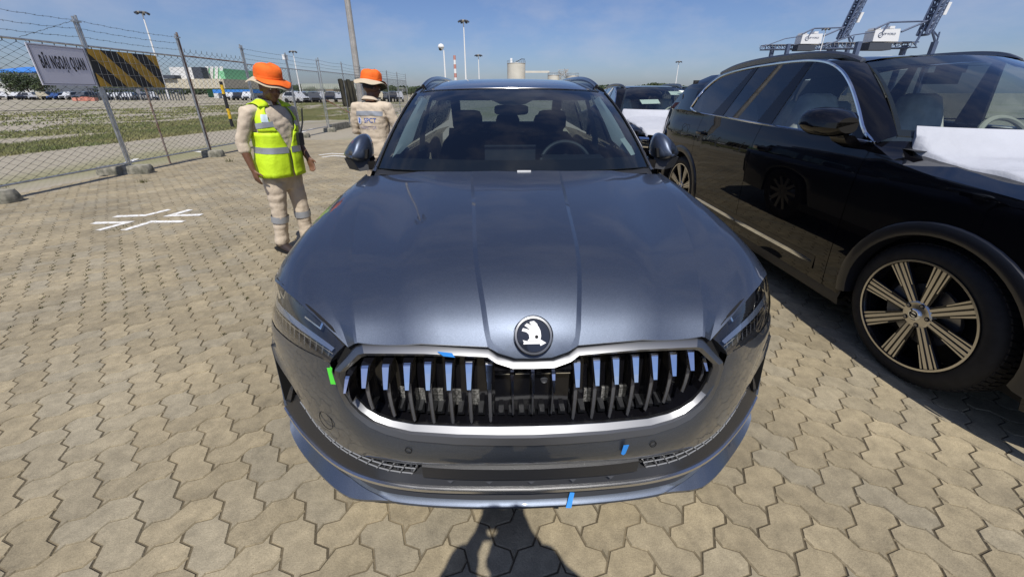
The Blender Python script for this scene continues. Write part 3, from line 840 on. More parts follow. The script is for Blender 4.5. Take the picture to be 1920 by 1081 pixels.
hb = MB(); hb.tube([Rw @ Vector((0, -.02, 0)), Rw @ Vector((0, .03, 0))], .085, 16)
for a in (0, PI, -PI / 2): hb.box(Rw @ Vector((.12 * math.cos(a), 0, .12 * math.sin(a))), (.13 if a != -PI / 2 else .06, .02, .035 if a != -PI / 2 else .12), rx=math.radians(-28))
hb.build('wheel_hub', M['dash'], steer)
def seat(x, y, m, w=.50, top=1.18, name='front_seat'):
    b = MB()
    rows = []
    for z, yy, ww, d in ((.62, y, .5, .10), (.8, y + .05, .52, .12), (1.0, y + .11, .50, .12), (1.10, y + .14, .44, .11), (top, y + .16, .30, .08)):
        k = ww * w / .5 / 2
        rows.append([(x + k * math.copysign(abs(math.cos(a)) ** .5, math.cos(a)), yy + d * math.copysign(abs(math.sin(a)) ** .6, math.sin(a)), z) for a in np.linspace(0, 2 * PI, 20, endpoint=False)])
    b.grid(rows, cu=True); b.ngon(rows[-1])
    b.box((x, y - .22, .56), (w, .55, .20))
    o = b.build(name, m, suv)
    h = MB(); rows = []
    for z, ww, d in ((top + .01, .20, .04), (top + .05, .26, .055), (top + .13, .26, .055), (top + .175, .22, .045), (top + .185, .14, .03)):
        rows.append([(x + ww / 2 * math.copysign(abs(math.cos(a)) ** .6, math.cos(a)), y + .16 + d * math.copysign(abs(math.sin(a)) ** .6, math.sin(a)), z) for a in np.linspace(0, 2 * PI, 18, endpoint=False)])
    h.grid(rows, cu=True); h.ngon(rows[-1]); h.build('headrest', m, o)
    return o
for sx in (-.37, .37): seat(sx, 2.55, M['seat_dark'])
for sx in (-.42, 0, .42): seat(sx, 3.45, M['seat_dark'], .42, 1.10, 'rear_seat')
mb = MB(); mb.grid([[(x, y, z - .045 - .02 * (x / .7) ** 2) for x in np.linspace(-.68, .68, 7)] for y, z in ((2.2, 1.545), (2.6, 1.598), (3.2, 1.625), (3.9, 1.605), (4.35, 1.55))]); mb.build('headliner', M['headliner'], suv)
mb = MB(); mb.box((0, 2.9, .42), (1.7, 3.3, .02)); mb.build('cabin_floor', M['seat_dark'], suv, smooth=False)
mb = MB()
for s in (-1, 1): mb.box((s * .37, 2.235, 1.492), (.44, .13, .014), rx=.55)
mb.build('sun_visor', M['headliner'], suv, smooth=False)
mb = MB(); ml = [( .125 * math.copysign(abs(math.cos(a)) ** .45, math.cos(a)), 0, .036 * math.copysign(abs(math.sin(a)) ** .45, math.sin(a))) for a in np.linspace(0, 2 * PI, 28, endpoint=False)]
mb.grid([[(x * k, 2.155 + d, 1.388 + z * k) for x, _, z in ml] for d, k in ((.028, .6), (.02, .95), (-.002, 1.0), (-.006, .95))], cu=True)
mb.ngon([(x * .95, 2.149, 1.388 + z * .95) for x, _, z in ml])
mb.box((0, 2.16, 1.44), (.05, .03, .07)); im = mb.build('inside_mirror', M['grey_plastic'], suv)
mb = MB(); mb.prism([(-.115, 2.085, 1.452), (.115, 2.085, 1.452), (.06, 2.10, 1.482), (0, 2.105, 1.49), (-.06, 2.10, 1.482)], (0, .03, -.004)); mb.build('sensor_cover', M['screen'], suv, smooth=False)
mb = MB(); a = [ws_uv(s, t, .006) for s, t in ((.825, .29), (.885, .305), (.935, .135), (.865, .12))]; mb.ngon(a, flip=False); mb.build('windscreen_sticker', M['paper'], suv, smooth=False)

# --- front fascia: plan curve and outlines (x >= 0)
def P(x):   # plan: how far the nose curves back at half-width x
    return float(np.interp(x, [0, .10, .20, .30, .40, .50, .57, .66, .74, .80, .86, .895, .918, .93, .936], [0, .002, .006, .014, .028, .052, .084, .134, .190, .243, .306, .352, .395, .44, .50]))
fr_out = [(0, .036, .826), (.055, .038, .826), (.098, .048, .836), (.122, .060, .850), (.30, .077, .855), (.480, .098, .846), (.500, .104, .838), (.568, .098, .768), (.572, .096, .750), (.562, .088, .695), (.545, .080, .655), (.52, .071, .626), (.478, .057, .596), (.43, .045, .580), (.36, .029, .571), (.22, .012, .569), (.10, .004, .570), (0, .0, .571)]
fr_in = [(0, .050, .803), (.058, .051, .804), (.104, .058, .818), (.128, .068, .829), (.30, .080, .832), (.462, .096, .823), (.480, .100, .815), (.532, .098, .765), (.536, .095, .748), (.528, .088, .698), (.512, .081, .668), (.488, .072, .643), (.45, .061, .624), (.41, .052, .615), (.345, .038, .613), (.21, .024, .616), (.10, .016, .620), (0, .013, .622)]
fr_out, fr_in = np.array(fr_out), np.array(fr_in)
def frame(b):
    n = len(fr_out)
    w = np.clip((fr_out[:, 2] - fr_in[:, 2]) / .016, -1, 1)[:, None]      # +1 top bar, -1 bottom bar: faces look upwards
    yv = np.array([0, 1.0, 0])
    up_, dn = np.maximum(w, 0), np.maximum(-w, 0)
    o1 = fr_out * .93 + fr_in * .07 + yv * (-.010 - .004 * dn)
    mid = fr_out * .52 + fr_in * .48 + yv * (-.016 * up_ - .012 * dn - .014 * (1 - up_ - dn))
    mid_b = fr_out * .46 + fr_in * .54 + yv * (-.018 * up_ - .004 * dn - .014 * (1 - up_ - dn))
    i1 = fr_out * .06 + fr_in * .94 + yv * (-.016 * up_ + .012 * dn - .006 * (1 - up_ - dn))
    inn = fr_in + yv * .010; inn[10:, 2] -= .004
    rows = [fr_out + yv * .02, fr_out + yv * .004 * up_, o1 + yv * .010 * up_, mid, mid_b, i1, fr_in, inn]
    b.grid([cr(r[:9], 40).tolist() + cr(r[8:], 40).tolist()[1:] if False else r for r in rows])
def full_ring(fn):
    b = MB(); fn(b); return b.mirror_x()
mb = full_ring(frame); mb.build('grille_frame', M['satin'], suv, angle=18)
# dark shut gaps: hood to frame, hood to headlamp
mb = MB()
up = fr_out[:8]
mb.grid([np.array(up) + np.array([0, .022, -.004]), np.array(up) + np.array([0.004, .026, .022])]); mb.mirror_x(); mb.build('hood_gap', M['gap'], suv)

# grille: black back wall, fins
mb = MB()
inner = fr_in + np.array([0, .010, 0]); inner[10:, 2] -= .004          # the floor falls away behind the lower bar
cen = np.array([(p[0], .085 + P(p[0]) * .9, p[2] - (.010 if i_ >= 10 else 0)) for i_, p in enumerate(inner)])
mb.grid([inner, cen])
loop = [tuple(p) for p in cen]; 
mb.grid([[(p[0], p[1], p[2]) for p in cen[:9]], [(q[0], q[1], q[2]) for q in cen[:8:-1]]])
mb.mirror_x(); mb.build('grille_back', M['gloss_black'], suv, angle=20)
def z_at(xv, up):
    seg = fr_in[:8] if up else fr_in[9:]
    xs = seg[:, 0]; o = np.argsort(xs); return float(np.interp(xv, xs[o], seg[:, 2][o]))
def rib(xt, xb, zt, zb, w, long, tipm):
    """a fin: black blade with a bright front edge, broad bright facet at the top narrowing downwards"""
    yt, yb = P(xt) + .050, P(xb) + .040
    def at_(t, dy=0.0):
        return xt + (xb - xt) * t, yt * (1 - t) + yb * t - .010 * math.sin(PI * t) + dy, zt * (1 - t) + zb * t
    b = MB(); secs = []
    for t in np.linspace(0, 1, 7):
        x, y, z = at_(t); ww = w * float(np.interp(t, [0, .34, 1], [1.0, .50, .46])); d = .050
        secs.append([(x - ww / 2, y, z), (x + ww / 2, y, z), (x + ww * .5 + .002, y + d, z), (x - ww * .5 - .002, y + d, z)])
    b.grid(secs, cu=True); b.ngon(secs[0]); b.ngon(secs[-1], flip=True)
    r = b.build('grille_rib', M['gloss_black'], suv, smooth=False)
    e = MB(); q = []
    for t in np.linspace(.30, 1, 6):
        x, y, z = at_(t, -.0025); ww = w * float(np.interp(t, [0, .34, 1], [.95, .38, .30])); q.append([(x - ww / 2, y + .002, z), (x, y - .004, z), (x + ww / 2, y + .002, z)])
    e.grid(q, flip=True); e.build('rib_edge', M['rib'], r, smooth=False)
    t1 = MB(); q = []; TE = .31
    for t in np.linspace(.015, TE, 4):
        x, y, z = at_(t, -.003 - .020 * (t / TE)); ww = w * float(np.interp(t, [0, TE], [.72, .40]))
        q.append([(x - ww / 2, y, z), (x + ww / 2, y, z)])
    t1.grid(q, flip=True)
    t1.add([q[0][0], q[0][1], (q[0][1][0], q[0][1][1] + .008, q[0][1][2] + .004), (q[0][0][0], q[0][0][1] + .008, q[0][0][2] + .004)], [(0, 1, 2, 3)])
    t1.add([q[-1][0], q[-1][1], (q[-1][1][0], q[-1][1][1] + .03, q[-1][1][2] - .012), (q[-1][0][0], q[-1][0][1] + .03, q[-1][0][2] - .012)], [(3, 2, 1, 0)])
    for e_, fl in ((0, 1), (1, 0)):
        t1.grid([[p_[e_] for p_ in q], [(p_[e_][0], p_[e_][1] + .03, p_[e_][2] - .006) for p_ in q]], flip=bool(fl))
    t1.build('rib_tip', tipm, r, smooth=False)
tops = [.122, .177, .232, .289, .346, .404, .461, .514]
bots = [.121, .177, .231, .286, .341, .397, .455, .510]
for i in range(8):
    for s in (-1, 1):
        zt = z_at(tops[i], True) - .012; zb = max(.612, z_at(bots[i], False) - .004 + (0, 0, 0, .004, .016, .034, .050, .05)[i])
        if i == 7: zt, zb = .775, .70
        rib(s * tops[i], s * bots[i], zt, zb, .026 if i < 7 else .015, True, M['chrome'])
for x in (-.058, 0, .058): rib(x, x * .96, .778, .640, .013, False, M['chrome'])
mb = MB()                                    # solid centre panel with the radar and camera
mb.box((0, .078, .70), (.215, .012, .15)); mb.box((0, .068, .785), (.215, .03, .035), rx=.5)
cp = mb.build('radar_panel', M['gloss_black'], suv, smooth=False)
mb = MB(); mb.lathe([(0, .0), (.007, .0), (.009, -.003), (.011, .002)], (.035, .070, .735), 16, 'y'); mb.build('front_camera', M['grey_plastic'], cp)
mb = MB()
for x in (-.085, -.029, .029, .085): mb.box((x, .052, .776), (.040, .004, .003))
mb.build('centre_trim', M['chrome'], cp, smooth=False)['kind'] = 'stuff'
# lower row of little louvre posts and the radiator seen between fins
mb = MB()
for i in range(8):
    for s in (-1, 1):
        x = s * (bots[i] + .022); z0 = max(.63, z_at(bots[i], False) + .006)
        mb.box((x, P(abs(x)) + .092, z0 + .006), (.030, .012, .016))
for x in np.linspace(-.42, .42, 29): mb.add([(x - .011, P(abs(x)) + .055, .620 + .0), (x + .011, P(abs(x)) + .055, .620), (x + .006, P(abs(x)) + .045, .640), (x - .006, P(abs(x)) + .045, .640), (x - .009, P(abs(x)) + .085, .645), (x + .009, P(abs(x)) + .085, .645)], [(0, 1, 2, 3), (3, 2, 5, 4), (1, 5, 2), (0, 3, 4)])
mb.build('grille_louvres', M['black_plastic'], suv, smooth=False)['kind'] = 'stuff'
M['radiator'] = mat('radiator_core', (.30, .30, .29), .55, .6, var=.7, scale=160, detail=2)
mb = MB()
for i in range(1, 6):
    mb.box((-(bots[i] - .012), P(bots[i]) + .084, .660), (.020, .006, .055))
for i in range(1, 4): mb.box(((bots[i] - .012), P(bots[i]) + .084, .660), (.012, .006, .05))
mb.build('radiator_core', M['radiator'], suv, smooth=False)['kind'] = 'stuff'

# --- round badge on the hood tip
bd = Matrix.Translation((0, .0645, .8935)) @ Matrix.Rotation(math.radians(-37), 4, 'X')      # disc faces -y and up
def bp(x, z, y=0): return bd @ Vector((x, y, z))
mb = MB(); rows = []
for r_, y_ in ((.0525, .012), (.0525, -.002), (.0505, -.005), (.0455, -.006), (.0435, -.002)):
    rows.append([bp(r_ * math.cos(a), r_ * math.sin(a), y_) for a in np.linspace(0, 2 * PI, 48, endpoint=False)])
mb.grid(rows, cu=True); badge = mb.build('badge', M['satin'], suv)
mb = MB(); mb.ngon([bp(.044 * math.cos(a), .044 * math.sin(a), -.0025) for a in np.linspace(0, 2 * PI, 48, endpoint=False)]); mb.build('badge_disc', mat('badge_blue_black', (.006, .009, .016), .15, coat=1.0), badge)
mb = MB(); mb.grid([[bp(.0545 * math.cos(a), .0545 * math.sin(a), y) for a in np.linspace(0, 2 * PI, 48, endpoint=False)] for y in (.012, -.0005)], cu=True); mb.build('badge_seat', M['gap'], badge)
def flat(mb, pts, y=-.0042):
    """symbol piece in badge units (disc radius 1)"""
    pts = [bp(px * .0425, pz * .0425, y) for px, pz in pts]; mb.prism(pts, bd.to_3x3() @ Vector((0, .0015, 0)))
mb = MB()
flat(mb, [(-.66, -.55), (-.62, -.40), (-.70, -.28), (-.40, -.36), (.40, -.36), (.44, -.26), (.80, -.48), (.42, -.66), (.40, -.54), (-.42, -.54)])          # arrow shaft and head
flat(mb, [(-.40, -.34), (-.26, -.18), (-.30, .10), (-.16, .34), (.18, .60), (.34, .55), (.46, .28), (.49, -.05), (.42, -.34)])                          # body of the wing
flat(mb, [(-.30, .06), (-.44, .20), (-.74, .28), (-.66, .46), (-.40, .40), (-.16, .32)])                                                             # feathers
flat(mb, [(-.18, .33), (-.44, .54), (-.56, .62), (-.40, .76), (-.10, .62), (.06, .46)])
flat(mb, [(.02, .50), (-.22, .78), (-.20, .86), (.06, .90), (.26, .72), (.30, .58)])
mb.build('badge_symbol', M['white'], badge, smooth=False)
mb = MB(); mb.prism([bp(.0425 * (.20 + .11 * math.cos(a)), .0425 * (-.10 + .11 * math.sin(a)), -.0052) for a in np.linspace(0, 2 * PI, 14, endpoint=False)], bd.to_3x3() @ Vector((0, .001, 0))); mb.build('badge_eye', M['gap'], badge, smooth=False)

# --- headlamps
hl_t = np.array([(.540, .118, .831), (.585, .150, .860), (.635, .186, .880), (.685, .226, .891), (.735, .270, .896), (.785, .318, .898), (.835, .368, .896), (.875, .415, .891), (.903, .455, .884), (.920, .485, .874)])
hl_b = np.array([(.580, .102, .786), (.622, .124, .785), (.668, .153, .782), (.716, .188, .777), (.765, .229, .771), (.812, .273, .765), (.855, .317, .758), (.893, .365, .752), (.918, .41, .750), (.932, .452, .758)])
def hl(t, s, depth=0.0):
    """t along the lamp from the grille outwards, s from bottom (0) to top (1)"""
    k = t * 9; i = min(8, int(k)); f = k - i
    a = hl_b[i] * (1 - f) + hl_b[i + 1] * f; c = hl_t[i] * (1 - f) + hl_t[i + 1] * f
    p = a * (1 - s) + c * s
    bul = .010 * 4 * s * (1 - s)
    return p + np.array([-.55, .83, 0]) * (depth - bul)
def lamp(sx):
    def out(mb_): return mb_ if sx > 0 else mirror_mb(mb_)
    b = MB(); T = np.linspace(0, 1, 16)
    b.grid([[hl(t, s, .050) for t in T] for s in np.linspace(0, 1, 4)])
    b.grid([[hl(t, 0, 0) for t in T], [hl(t, 0, .05) for t in T]]); b.grid([[hl(t, 1, .05) for t in T], [hl(t, 1, 0.0) for t in T]])
    b.grid([[hl(0, s, .05) for s in np.linspace(0, 1, 4)], [hl(0, s, 0) for s in np.linspace(0, 1, 4)]])
    root = out(b).build('headlight', M['black_plastic'], suv)
    b = MB(); b.grid([[hl(t, s, -.001) for t in np.linspace(0, 1, 24)] for s in np.linspace(0, 1, 7)]); out(b).build('lens', M['lens'], root)
    b = MB()                                     # clear light guide running the length, with comb below
    b.grid([[hl(t, s, d) for t in np.linspace(.05, .93, 18)] for s, d in ((.37, .020), (.40, .014), (.50, .020))])
    out(b).build('light_guide', mat('light_guide', (.20, .24, .32), .18, .6, coat=1.0), root)
    b = MB()
    for t in np.linspace(.07, .92, 15):
        b.grid([[hl(t - .006, s, .016) for s in (.04, .36)], [hl(t + .006, s, .016) for s in (.04, .36)], [hl(t + .006, s, .04) for s in (.04, .36)]])
    out(b).build('light_comb', mat('lamp_comb', (.16, .17, .19), .25, .5), root, smooth=False)
    b = MB(); b.grid([[hl(t, s, .013) for t in np.linspace(.03, .94, 16)] for s in (.33, .36)]); out(b).build('comb_edge', M['chrome'], root)
    for t0 in (.30, .78):
        b = MB(); b.grid([[hl(t, s, .030) for t in np.linspace(t0 - .085, t0 + .085, 5)] for s in (.60, .64)])
        b.grid([[hl(t0 - .085 + .0 * s, s, .03) for s in (.62, .86)], [hl(t0 - .070, s, .03) for s in (.62, .88)]])
        out(b).build('lamp_chevron', M['chrome'], root, smooth=False)
    b = MB()
    for t0 in (.20, .42, .64):
        b.grid([[hl(t, s, .044) for t in np.linspace(t0 - .07, t0 + .07, 4)] for s in (.66, .93)])
    out(b).build('projector', M['gloss_black'], root, smooth=False)
    b = MB(); b.grid([[hl(t, s, .01) for s in np.linspace(.10, .92, 4)] for t in (.935, .955)]); b.grid([[hl(t, s, .01) for s in np.linspace(.2, .85, 4)] for t in (.972, .985)])
    out(b).build('corner_reflector', M['chrome'], root, smooth=False)
    b = MB()
    b.tube([hl(t, 1.0, .004) + np.array([0, .004, .004]) for t in np.linspace(-.0, 1, 24)], .0048, 6); out(b).build('lamp_seal', M['gap'], root)
for s in (1, -1): lamp(s)
mb = MB()         # dark gap between frame corner and lamp, and filler behind the front edge
mb.grid([[(.496, .130, .856), (.515, .132, .842), (.54, .14, .822), (.575, .125, .79), (.58, .12, .76)], [(.53, .140, .850), (.545, .142, .838), (.556, .15, .828), (.60, .14, .79), (.60, .135, .76)]]); mb.mirror_x(); mb.build('corner_gap', M['gap'], suv)

# --- bumper skin: from frame bottom / lamp bottom edge down to the lower intake
T = 34
e_top = lin([(0, .006, .568), (.10, .008, .567), (.22, .016, .566), (.36, .032, .568), (.43, .047, .577), (.478, .060, .592), (.522, .073, .622), (.548, .083, .652), (.566, .092, .694), (.577, .100, .748), (.574, .103, .772), (.584, .106, .781)], 18)
e_top2 = cr([(p[0] + .001, p[1] - .002, p[2] + .006) for p in hl_b], 16)
top = np.vstack([e_top, e_top2[1:], [(.938, .50, .80)]])
bot = np.vstack([cr([(0, .022, .455), (.15, .025, .453), (.30, .034, .447), (.42, .052, .440), (.50, .072, .437)], 11), cr([(.50, .072, .437), (.58, .102, .438), (.66, .148, .448), (.725, .190, .476), (.775, .228, .520), (.805, .25, .568)], 13)[1:], cr([(.805, .25, .568), (.85, .285, .606), (.888, .318, .640), (.915, .36, .668), (.932, .42, .70), (.938, .50, .74)], 11)[1:]])
nT = len(top); bot = lin(bot, nT) if len(bot) != nT else bot
rows = []
for s in np.linspace(0, 1, 12):
    r = []
    for a, c in zip(top, bot):
        x = a[0] * (1 - s) + c[0] * s; z = a[2] * (1 - s) + c[2] * s
        y0 = a[1] * (1 - s) + c[1] * s
        k = 4 * s * (1 - s)
        r.append((x, y0 + (P(x) - .004 - y0) * k * .75, z))
    rows.append(np.array(r))
mb = MB(); mb.grid(rows)
mb.grid([rows[-1], rows[-1] + np.array([-.004, .03, -.002])])
mb.mirror_x(); bumper = mb.build('bumper', M['paint_dark'], suv, angle=40)
# small features on the skin
def skin(x, z):
    best = None
    for r in rows:
        for p in r:
            d = (p[0] - x) ** 2 + (p[2] - z) ** 2
            if best is None or d < best[0]: best = (d, p)
    return best[1]
def disc(name, x, z, r, m, ring=False):
    p = skin(x, z); sx = 1
    e = .01; n = Vector((-(P(x + e) - P(x - e)) / (2 * e) * -1, -1, .10)); n = Vector(((P(x + e) - P(x - e)) / (2 * e), -1, .05)).normalized()
    u = n.cross(Vector((0, 0, 1))).normalized(); w = u.cross(n)
    c = Vector(p) + n * .002
    b = MB()
    if ring: b.tube([c + u * r * math.cos(a) + w * r * math.sin(a) for a in np.linspace(0, 2 * PI, 24, endpoint=False)], .0012, 5, closed=True)
    else: b.ngon([c + u * r * math.cos(a) + w * r * math.sin(a) for a in np.linspace(0, 2 * PI, 18, endpoint=False)])
    return b
b = disc('tow', .655, .545, .032, None, True); mirror_mb(b).build('tow_eye_cover', M['gap'], bumper)
b = disc('s', .36, .525, .010, None, True); b.mirror_x(); b.build('parking_sensor', M['gap'], bumper)
# air-curtain openings at the corners
def curtain(b):
    o = [(.806, .253, .566), (.85, .289, .603), (.888, .322, .637), (.905, .345, .652), (.903, .335, .56), (.893, .315, .45), (.85, .28, .47)]
    b.ngon([(x - .02, y + .05, z) for x, y, z in o])
    b.add([(x, y, z) for x, y, z in o] + [(x - .02, y + .05, z) for x, y, z in o], [(i, (i + 1) % 7, 7 + (i + 1) % 7, 7 + i) for i in range(7)])
pair('air_curtain', curtain, M['gap'], smooth=False)
def blade_fin(b):
    a = cr([(.912, .350, .668), (.915, .352, .60), (.908, .336, .50), (.898, .312, .425)], 10)
    b.grid([a + np.array([.004, .10, .0]), a + np.array([.006, .02, 0]), a, a + np.array([-.012, .004, 0]), a + np.array([-.02, .06, 0])])
pair('corner_blade', blade_fin, M['paint_dark'])
# lower valance: dark band, bright strip, concave intake, painted lip
chr_l = cr([(0, .022, .338), (.20, .028, .338), (.36, .038, .341), (.475, .055, .348), (.590, .105, .332), (.690, .160, .334), (.798, .232, .362), (.865, .288, .378), (.915, .335, .392)], 30)
mesh_b = cr([(0, .040, .385), (.20, .044, .384), (.36, .055, .383), (.475, .074, .386), (.56, .104, .398), (.65, .150, .414), (.735, .210, .440), (.80, .262, .492), (.85, .296, .52)], 30)
mb = MB()
mb.grid([mesh_b + np.array([0, .02, .005]), mesh_b, mesh_b * .3 + chr_l * .7 + np.array([0, -.004, .006]), chr_l + np.array([0, .002, .006])]); mb.mirror_x(); mb.build('valance', M['black_plastic'], suv, angle=30)
mb = MB()
mb.grid([chr_l + np.array([0, .004, .007]), chr_l + np.array([0, -.006, .005]), chr_l + np.array([0, -.007, -.004]), chr_l + np.array([0, .006, -.008])]); mb.mirror_x(); mb.build('valance_strip', M['bright_strip'], suv)
intake_t = bot[:24] + np.array([0, .012, 0])
it = lin(intake_t, 30)
mb = MB(); mb.grid([it + np.array([0, .0, 0]), it + np.array([0, .045, -.012]), mesh_b + np.array([0, .045, .012]), mesh_b + np.array([0, .012, .002])]); mb.mirror_x(); mb.build('lower_intake', M['black_plastic'], suv, angle=40)
mb = MB()            # plate carrier in the middle
pc = [[(x, P(abs(x)) + .024 + d, z) for x in np.linspace(-.335, .335, 12)] for d, z in ((.0, .452), (-.012, .446), (-.010, .398), (.006, .390))]
mb.grid(pc); mb.build('plate_carrier', M['black_plastic'], suv, smooth=False)
mb = MB()
for x in (-.25, -.13, 0, .13, .25): mb.add([(x - .011, P(abs(x)) + .014, .392), (x + .011, P(abs(x)) + .014, .392), (x, P(abs(x)) + .010, .384)], [(0, 1, 2)])
mb.build('carrier_clips', M['grey_plastic'], suv, smooth=False)['kind'] = 'stuff'
# intake mesh: little steps either side
mb = MB()
for i, q in enumerate(np.linspace(.40, .90, 13)):
    k = q * 29; j = int(k); f = k - j; 
    a = it[j] * (1 - f) + it[min(29, j + 1)] * f; c = mesh_b[j] * (1 - f) + mesh_b[min(29, j + 1)] * f
    k2 = min(28.99, k + 1.05); j2 = int(k2); f2 = k2 - j2
    a2 = it[j2] * (1 - f2) + it[min(29, j2 + 1)] * f2; c2 = mesh_b[j2] * (1 - f2) + mesh_b[min(29, j2 + 1)] * f2
    for lv in (.12, .5, .88):
        p, p2 = a * (1 - lv) + c * lv, a2 * (1 - lv) + c2 * lv
        mb.tube([p + np.array([0, -.003, 0]), p2 + np.array([0, -.003, 0])], .0024, 4)
        pm = a * (1 - lv - .0) + c * lv; pn = a * max(0, 1 - lv - .28) + c * min(1, lv + .28)
        mb.tube([pm + np.array([0, -.003, 0]), pn + np.array([0, -.002, 0])], .0026, 4)
mb.mirror_x(); mb.build('intake_mesh', M['mesh_grey'], suv, smooth=False)['kind'] = 'stuff'
mb = MB()
for x in (-.465, -.42, -.375, .375, .42, .465):
    for z in (.422, .401): mb.add([(x - .009, P(abs(x)) + .036, z - .007), (x + .009, P(abs(x)) + .036, z - .007), (x + .006, P(abs(x)) + .038, z + .007), (x - .006, P(abs(x)) + .038, z + .007), (x, P(abs(x)) + .027, z - .006)], [(0, 4, 3), (4, 1, 2), (4, 2, 3), (0, 1, 4)])
mb.build('intake_studs', M['black_plastic'], suv, smooth=False)['kind'] = 'stuff'
lip_t = cr([(0, .046, .243), (.20, .052, .242), (.40, .072, .240), (.52, .094, .246), (.575, .112, .268), (.637, .146, .284), (.684, .172, .316)], 22)
lip_in = cr([(0, .066, .285), (.20, .072, .285), (.40, .092, .284), (.52, .112, .284), (.56, .122, .296), (.615, .148, .302), (.672, .170, .322)], 22)
lip_b = cr([(0, .058, .205), (.20, .062, .204), (.40, .076, .202), (.54, .098, .199), (.63, .130, .196), (.72, .180, .200), (.80, .238, .208), (.86, .292, .222)], 22)
mb = MB()
c22 = cr([(0, .022, .338), (.20, .028, .338), (.36, .038, .341), (.475, .055, .348), (.590, .105, .335), (.670, .152, .331)], 22)
mb.grid([c22 + np.array([0, .006, -.009]), c22 + np.array([0, .045, -.022]), lip_in + np.array([0, .02, 0]), lip_t + np.array([0, .010, .004])]); mb.mirror_x(); mb.build('lip_recess', M['black_plastic'], suv, angle=40)
side_t = cr([(.684, .172, .316), (.712, .184, .323), (.798, .242, .350), (.866, .297, .368), (.914, .342, .384), (.926, .38, .395), (.932, .45, .38)], 16)
side_b = cr([(.618, .108, .200), (.66, .130, .199), (.716, .167, .199), (.782, .218, .201), (.840, .264, .207), (.895, .308, .248), (.921, .345, .295), (.931, .46, .31)], 16)
lb_c = cr([(0, .050, .222), (.20, .055, .221), (.40, .070, .219), (.50, .084, .216), (.55, .090, .210), (.59, .099, .204), (.618, .108, .200)], 22)
tp_ = np.vstack([lip_t, side_t[1:]]); bt_ = np.vstack([lb_c, side_b[1:]])
kx = np.concatenate([np.linspace(0, 0, 14), np.linspace(0, 1, 8), np.ones(15)])[:, None]
bul = np.hstack([-.020 * kx, -.010 * (1 - kx) + .020 * kx, -.004 * kx])
mb = MB()
mb.grid([tp_ + np.array([0, .014, .004]), tp_, tp_ * .7 + bt_ * .3 + bul * .8, tp_ * .4 + bt_ * .6 + bul, bt_ + np.array([0, -.002, .012]), bt_, bt_ + np.array([-.006, .02, -.006])])
mb.mirror_x(); mb.build('front_lip', M['paint'], suv, angle=30)
mb = MB(); mb.box((0, 1.02, .24), (1.3, 1.2, .02)); mb.grid([[(x, P(abs(x)) + .13, z) for x in np.linspace(-.84, .84, 20)] for z in (.24, .5, .76)]); mb.build('underbody', M['gap'], suv, smooth=False)

# --- door mirrors
def dmirror(sx):
    f = (lambda m_: m_) if sx > 0 else mirror_mb
    b = MB(); rows = []
    # shell: outline seen from the front, high at the inner top and running out to a low tip
    ol = cr([(.918, 0, 1.165), (.926, 0, 1.225), (.950, 0, 1.258), (.982, 0, 1.257), (1.030, 0, 1.228), (1.072, 0, 1.186), (1.100, 0, 1.146), (1.096, 0, 1.130), (1.068, 0, 1.116), (1.02, 0, 1.104), (.965, 0, 1.096), (.930, 0, 1.110)], 36, closed=True)
    cx, cz = .998, 1.160
    for y, k, dx, dz in ((1.800, .95, 0, 0), (1.788, 1.0, 0, 0), (1.755, 1.0, 0, 0), (1.715, .955, .000, -.002), (1.675, .83, .002, -.006), (1.645, .62, .004, -.012), (1.628, .36, .006, -.016), (1.622, .12, .006, -.018)):
        rows.append([(cx + (p[0] - cx) * k + dx, y + .03 * (p[0] - cx) / .1 * (1 - .3 * k), cz + (p[2] - cz) * k + dz) for p in ol])
    b.grid(rows, cu=True, flip=True); b.ngon(rows[-1], flip=True)
    root = f(b).build('door_mirror', M['paint_dark'], suv)
    b = MB(); b.grid([[(x, y + .012, z) for x, y, z in rows[0]], rows[0]], cu=True); b.ngon([(x * 1.0, y + .006, z) for x, y, z in rows[0]][::-1]); f(b).build('mirror_glass', M['chrome'], root)
    b = MB(); b.grid([[(.93, 1.79, 1.125), (1.02, 1.79, 1.118), (1.078, 1.76, 1.122)], [(.93, 1.70, 1.115), (1.02, 1.655, 1.112), (1.076, 1.67, 1.118)], [(.905, 1.68, 1.045), (.98, 1.65, 1.040), (1.055, 1.675, 1.052)], [(.90, 1.80, 1.05), (.96, 1.80, 1.045), (1.04, 1.77, 1.05)], [(.93, 1.79, 1.125), (1.02, 1.79, 1.118), (1.078, 1.76, 1.122)]]); f(b).build('mirror_base', M['black_plastic'], root)
    b = MB(); b.box((.895, 1.74, 1.075), (.07, .14, .05)); f(b).build('mirror_foot', M['gloss_black'], root)
    b = MB(); b.prism([(.915, 1.655, 1.175), (.94, 1.66, 1.172), (.955, 1.655, 1.118), (.925, 1.65, 1.12)], (0, .03, 0)); f(b).build('mirror_camera_recess', M['gap'], root, smooth=False)
for s in (1, -1): dmirror(s)

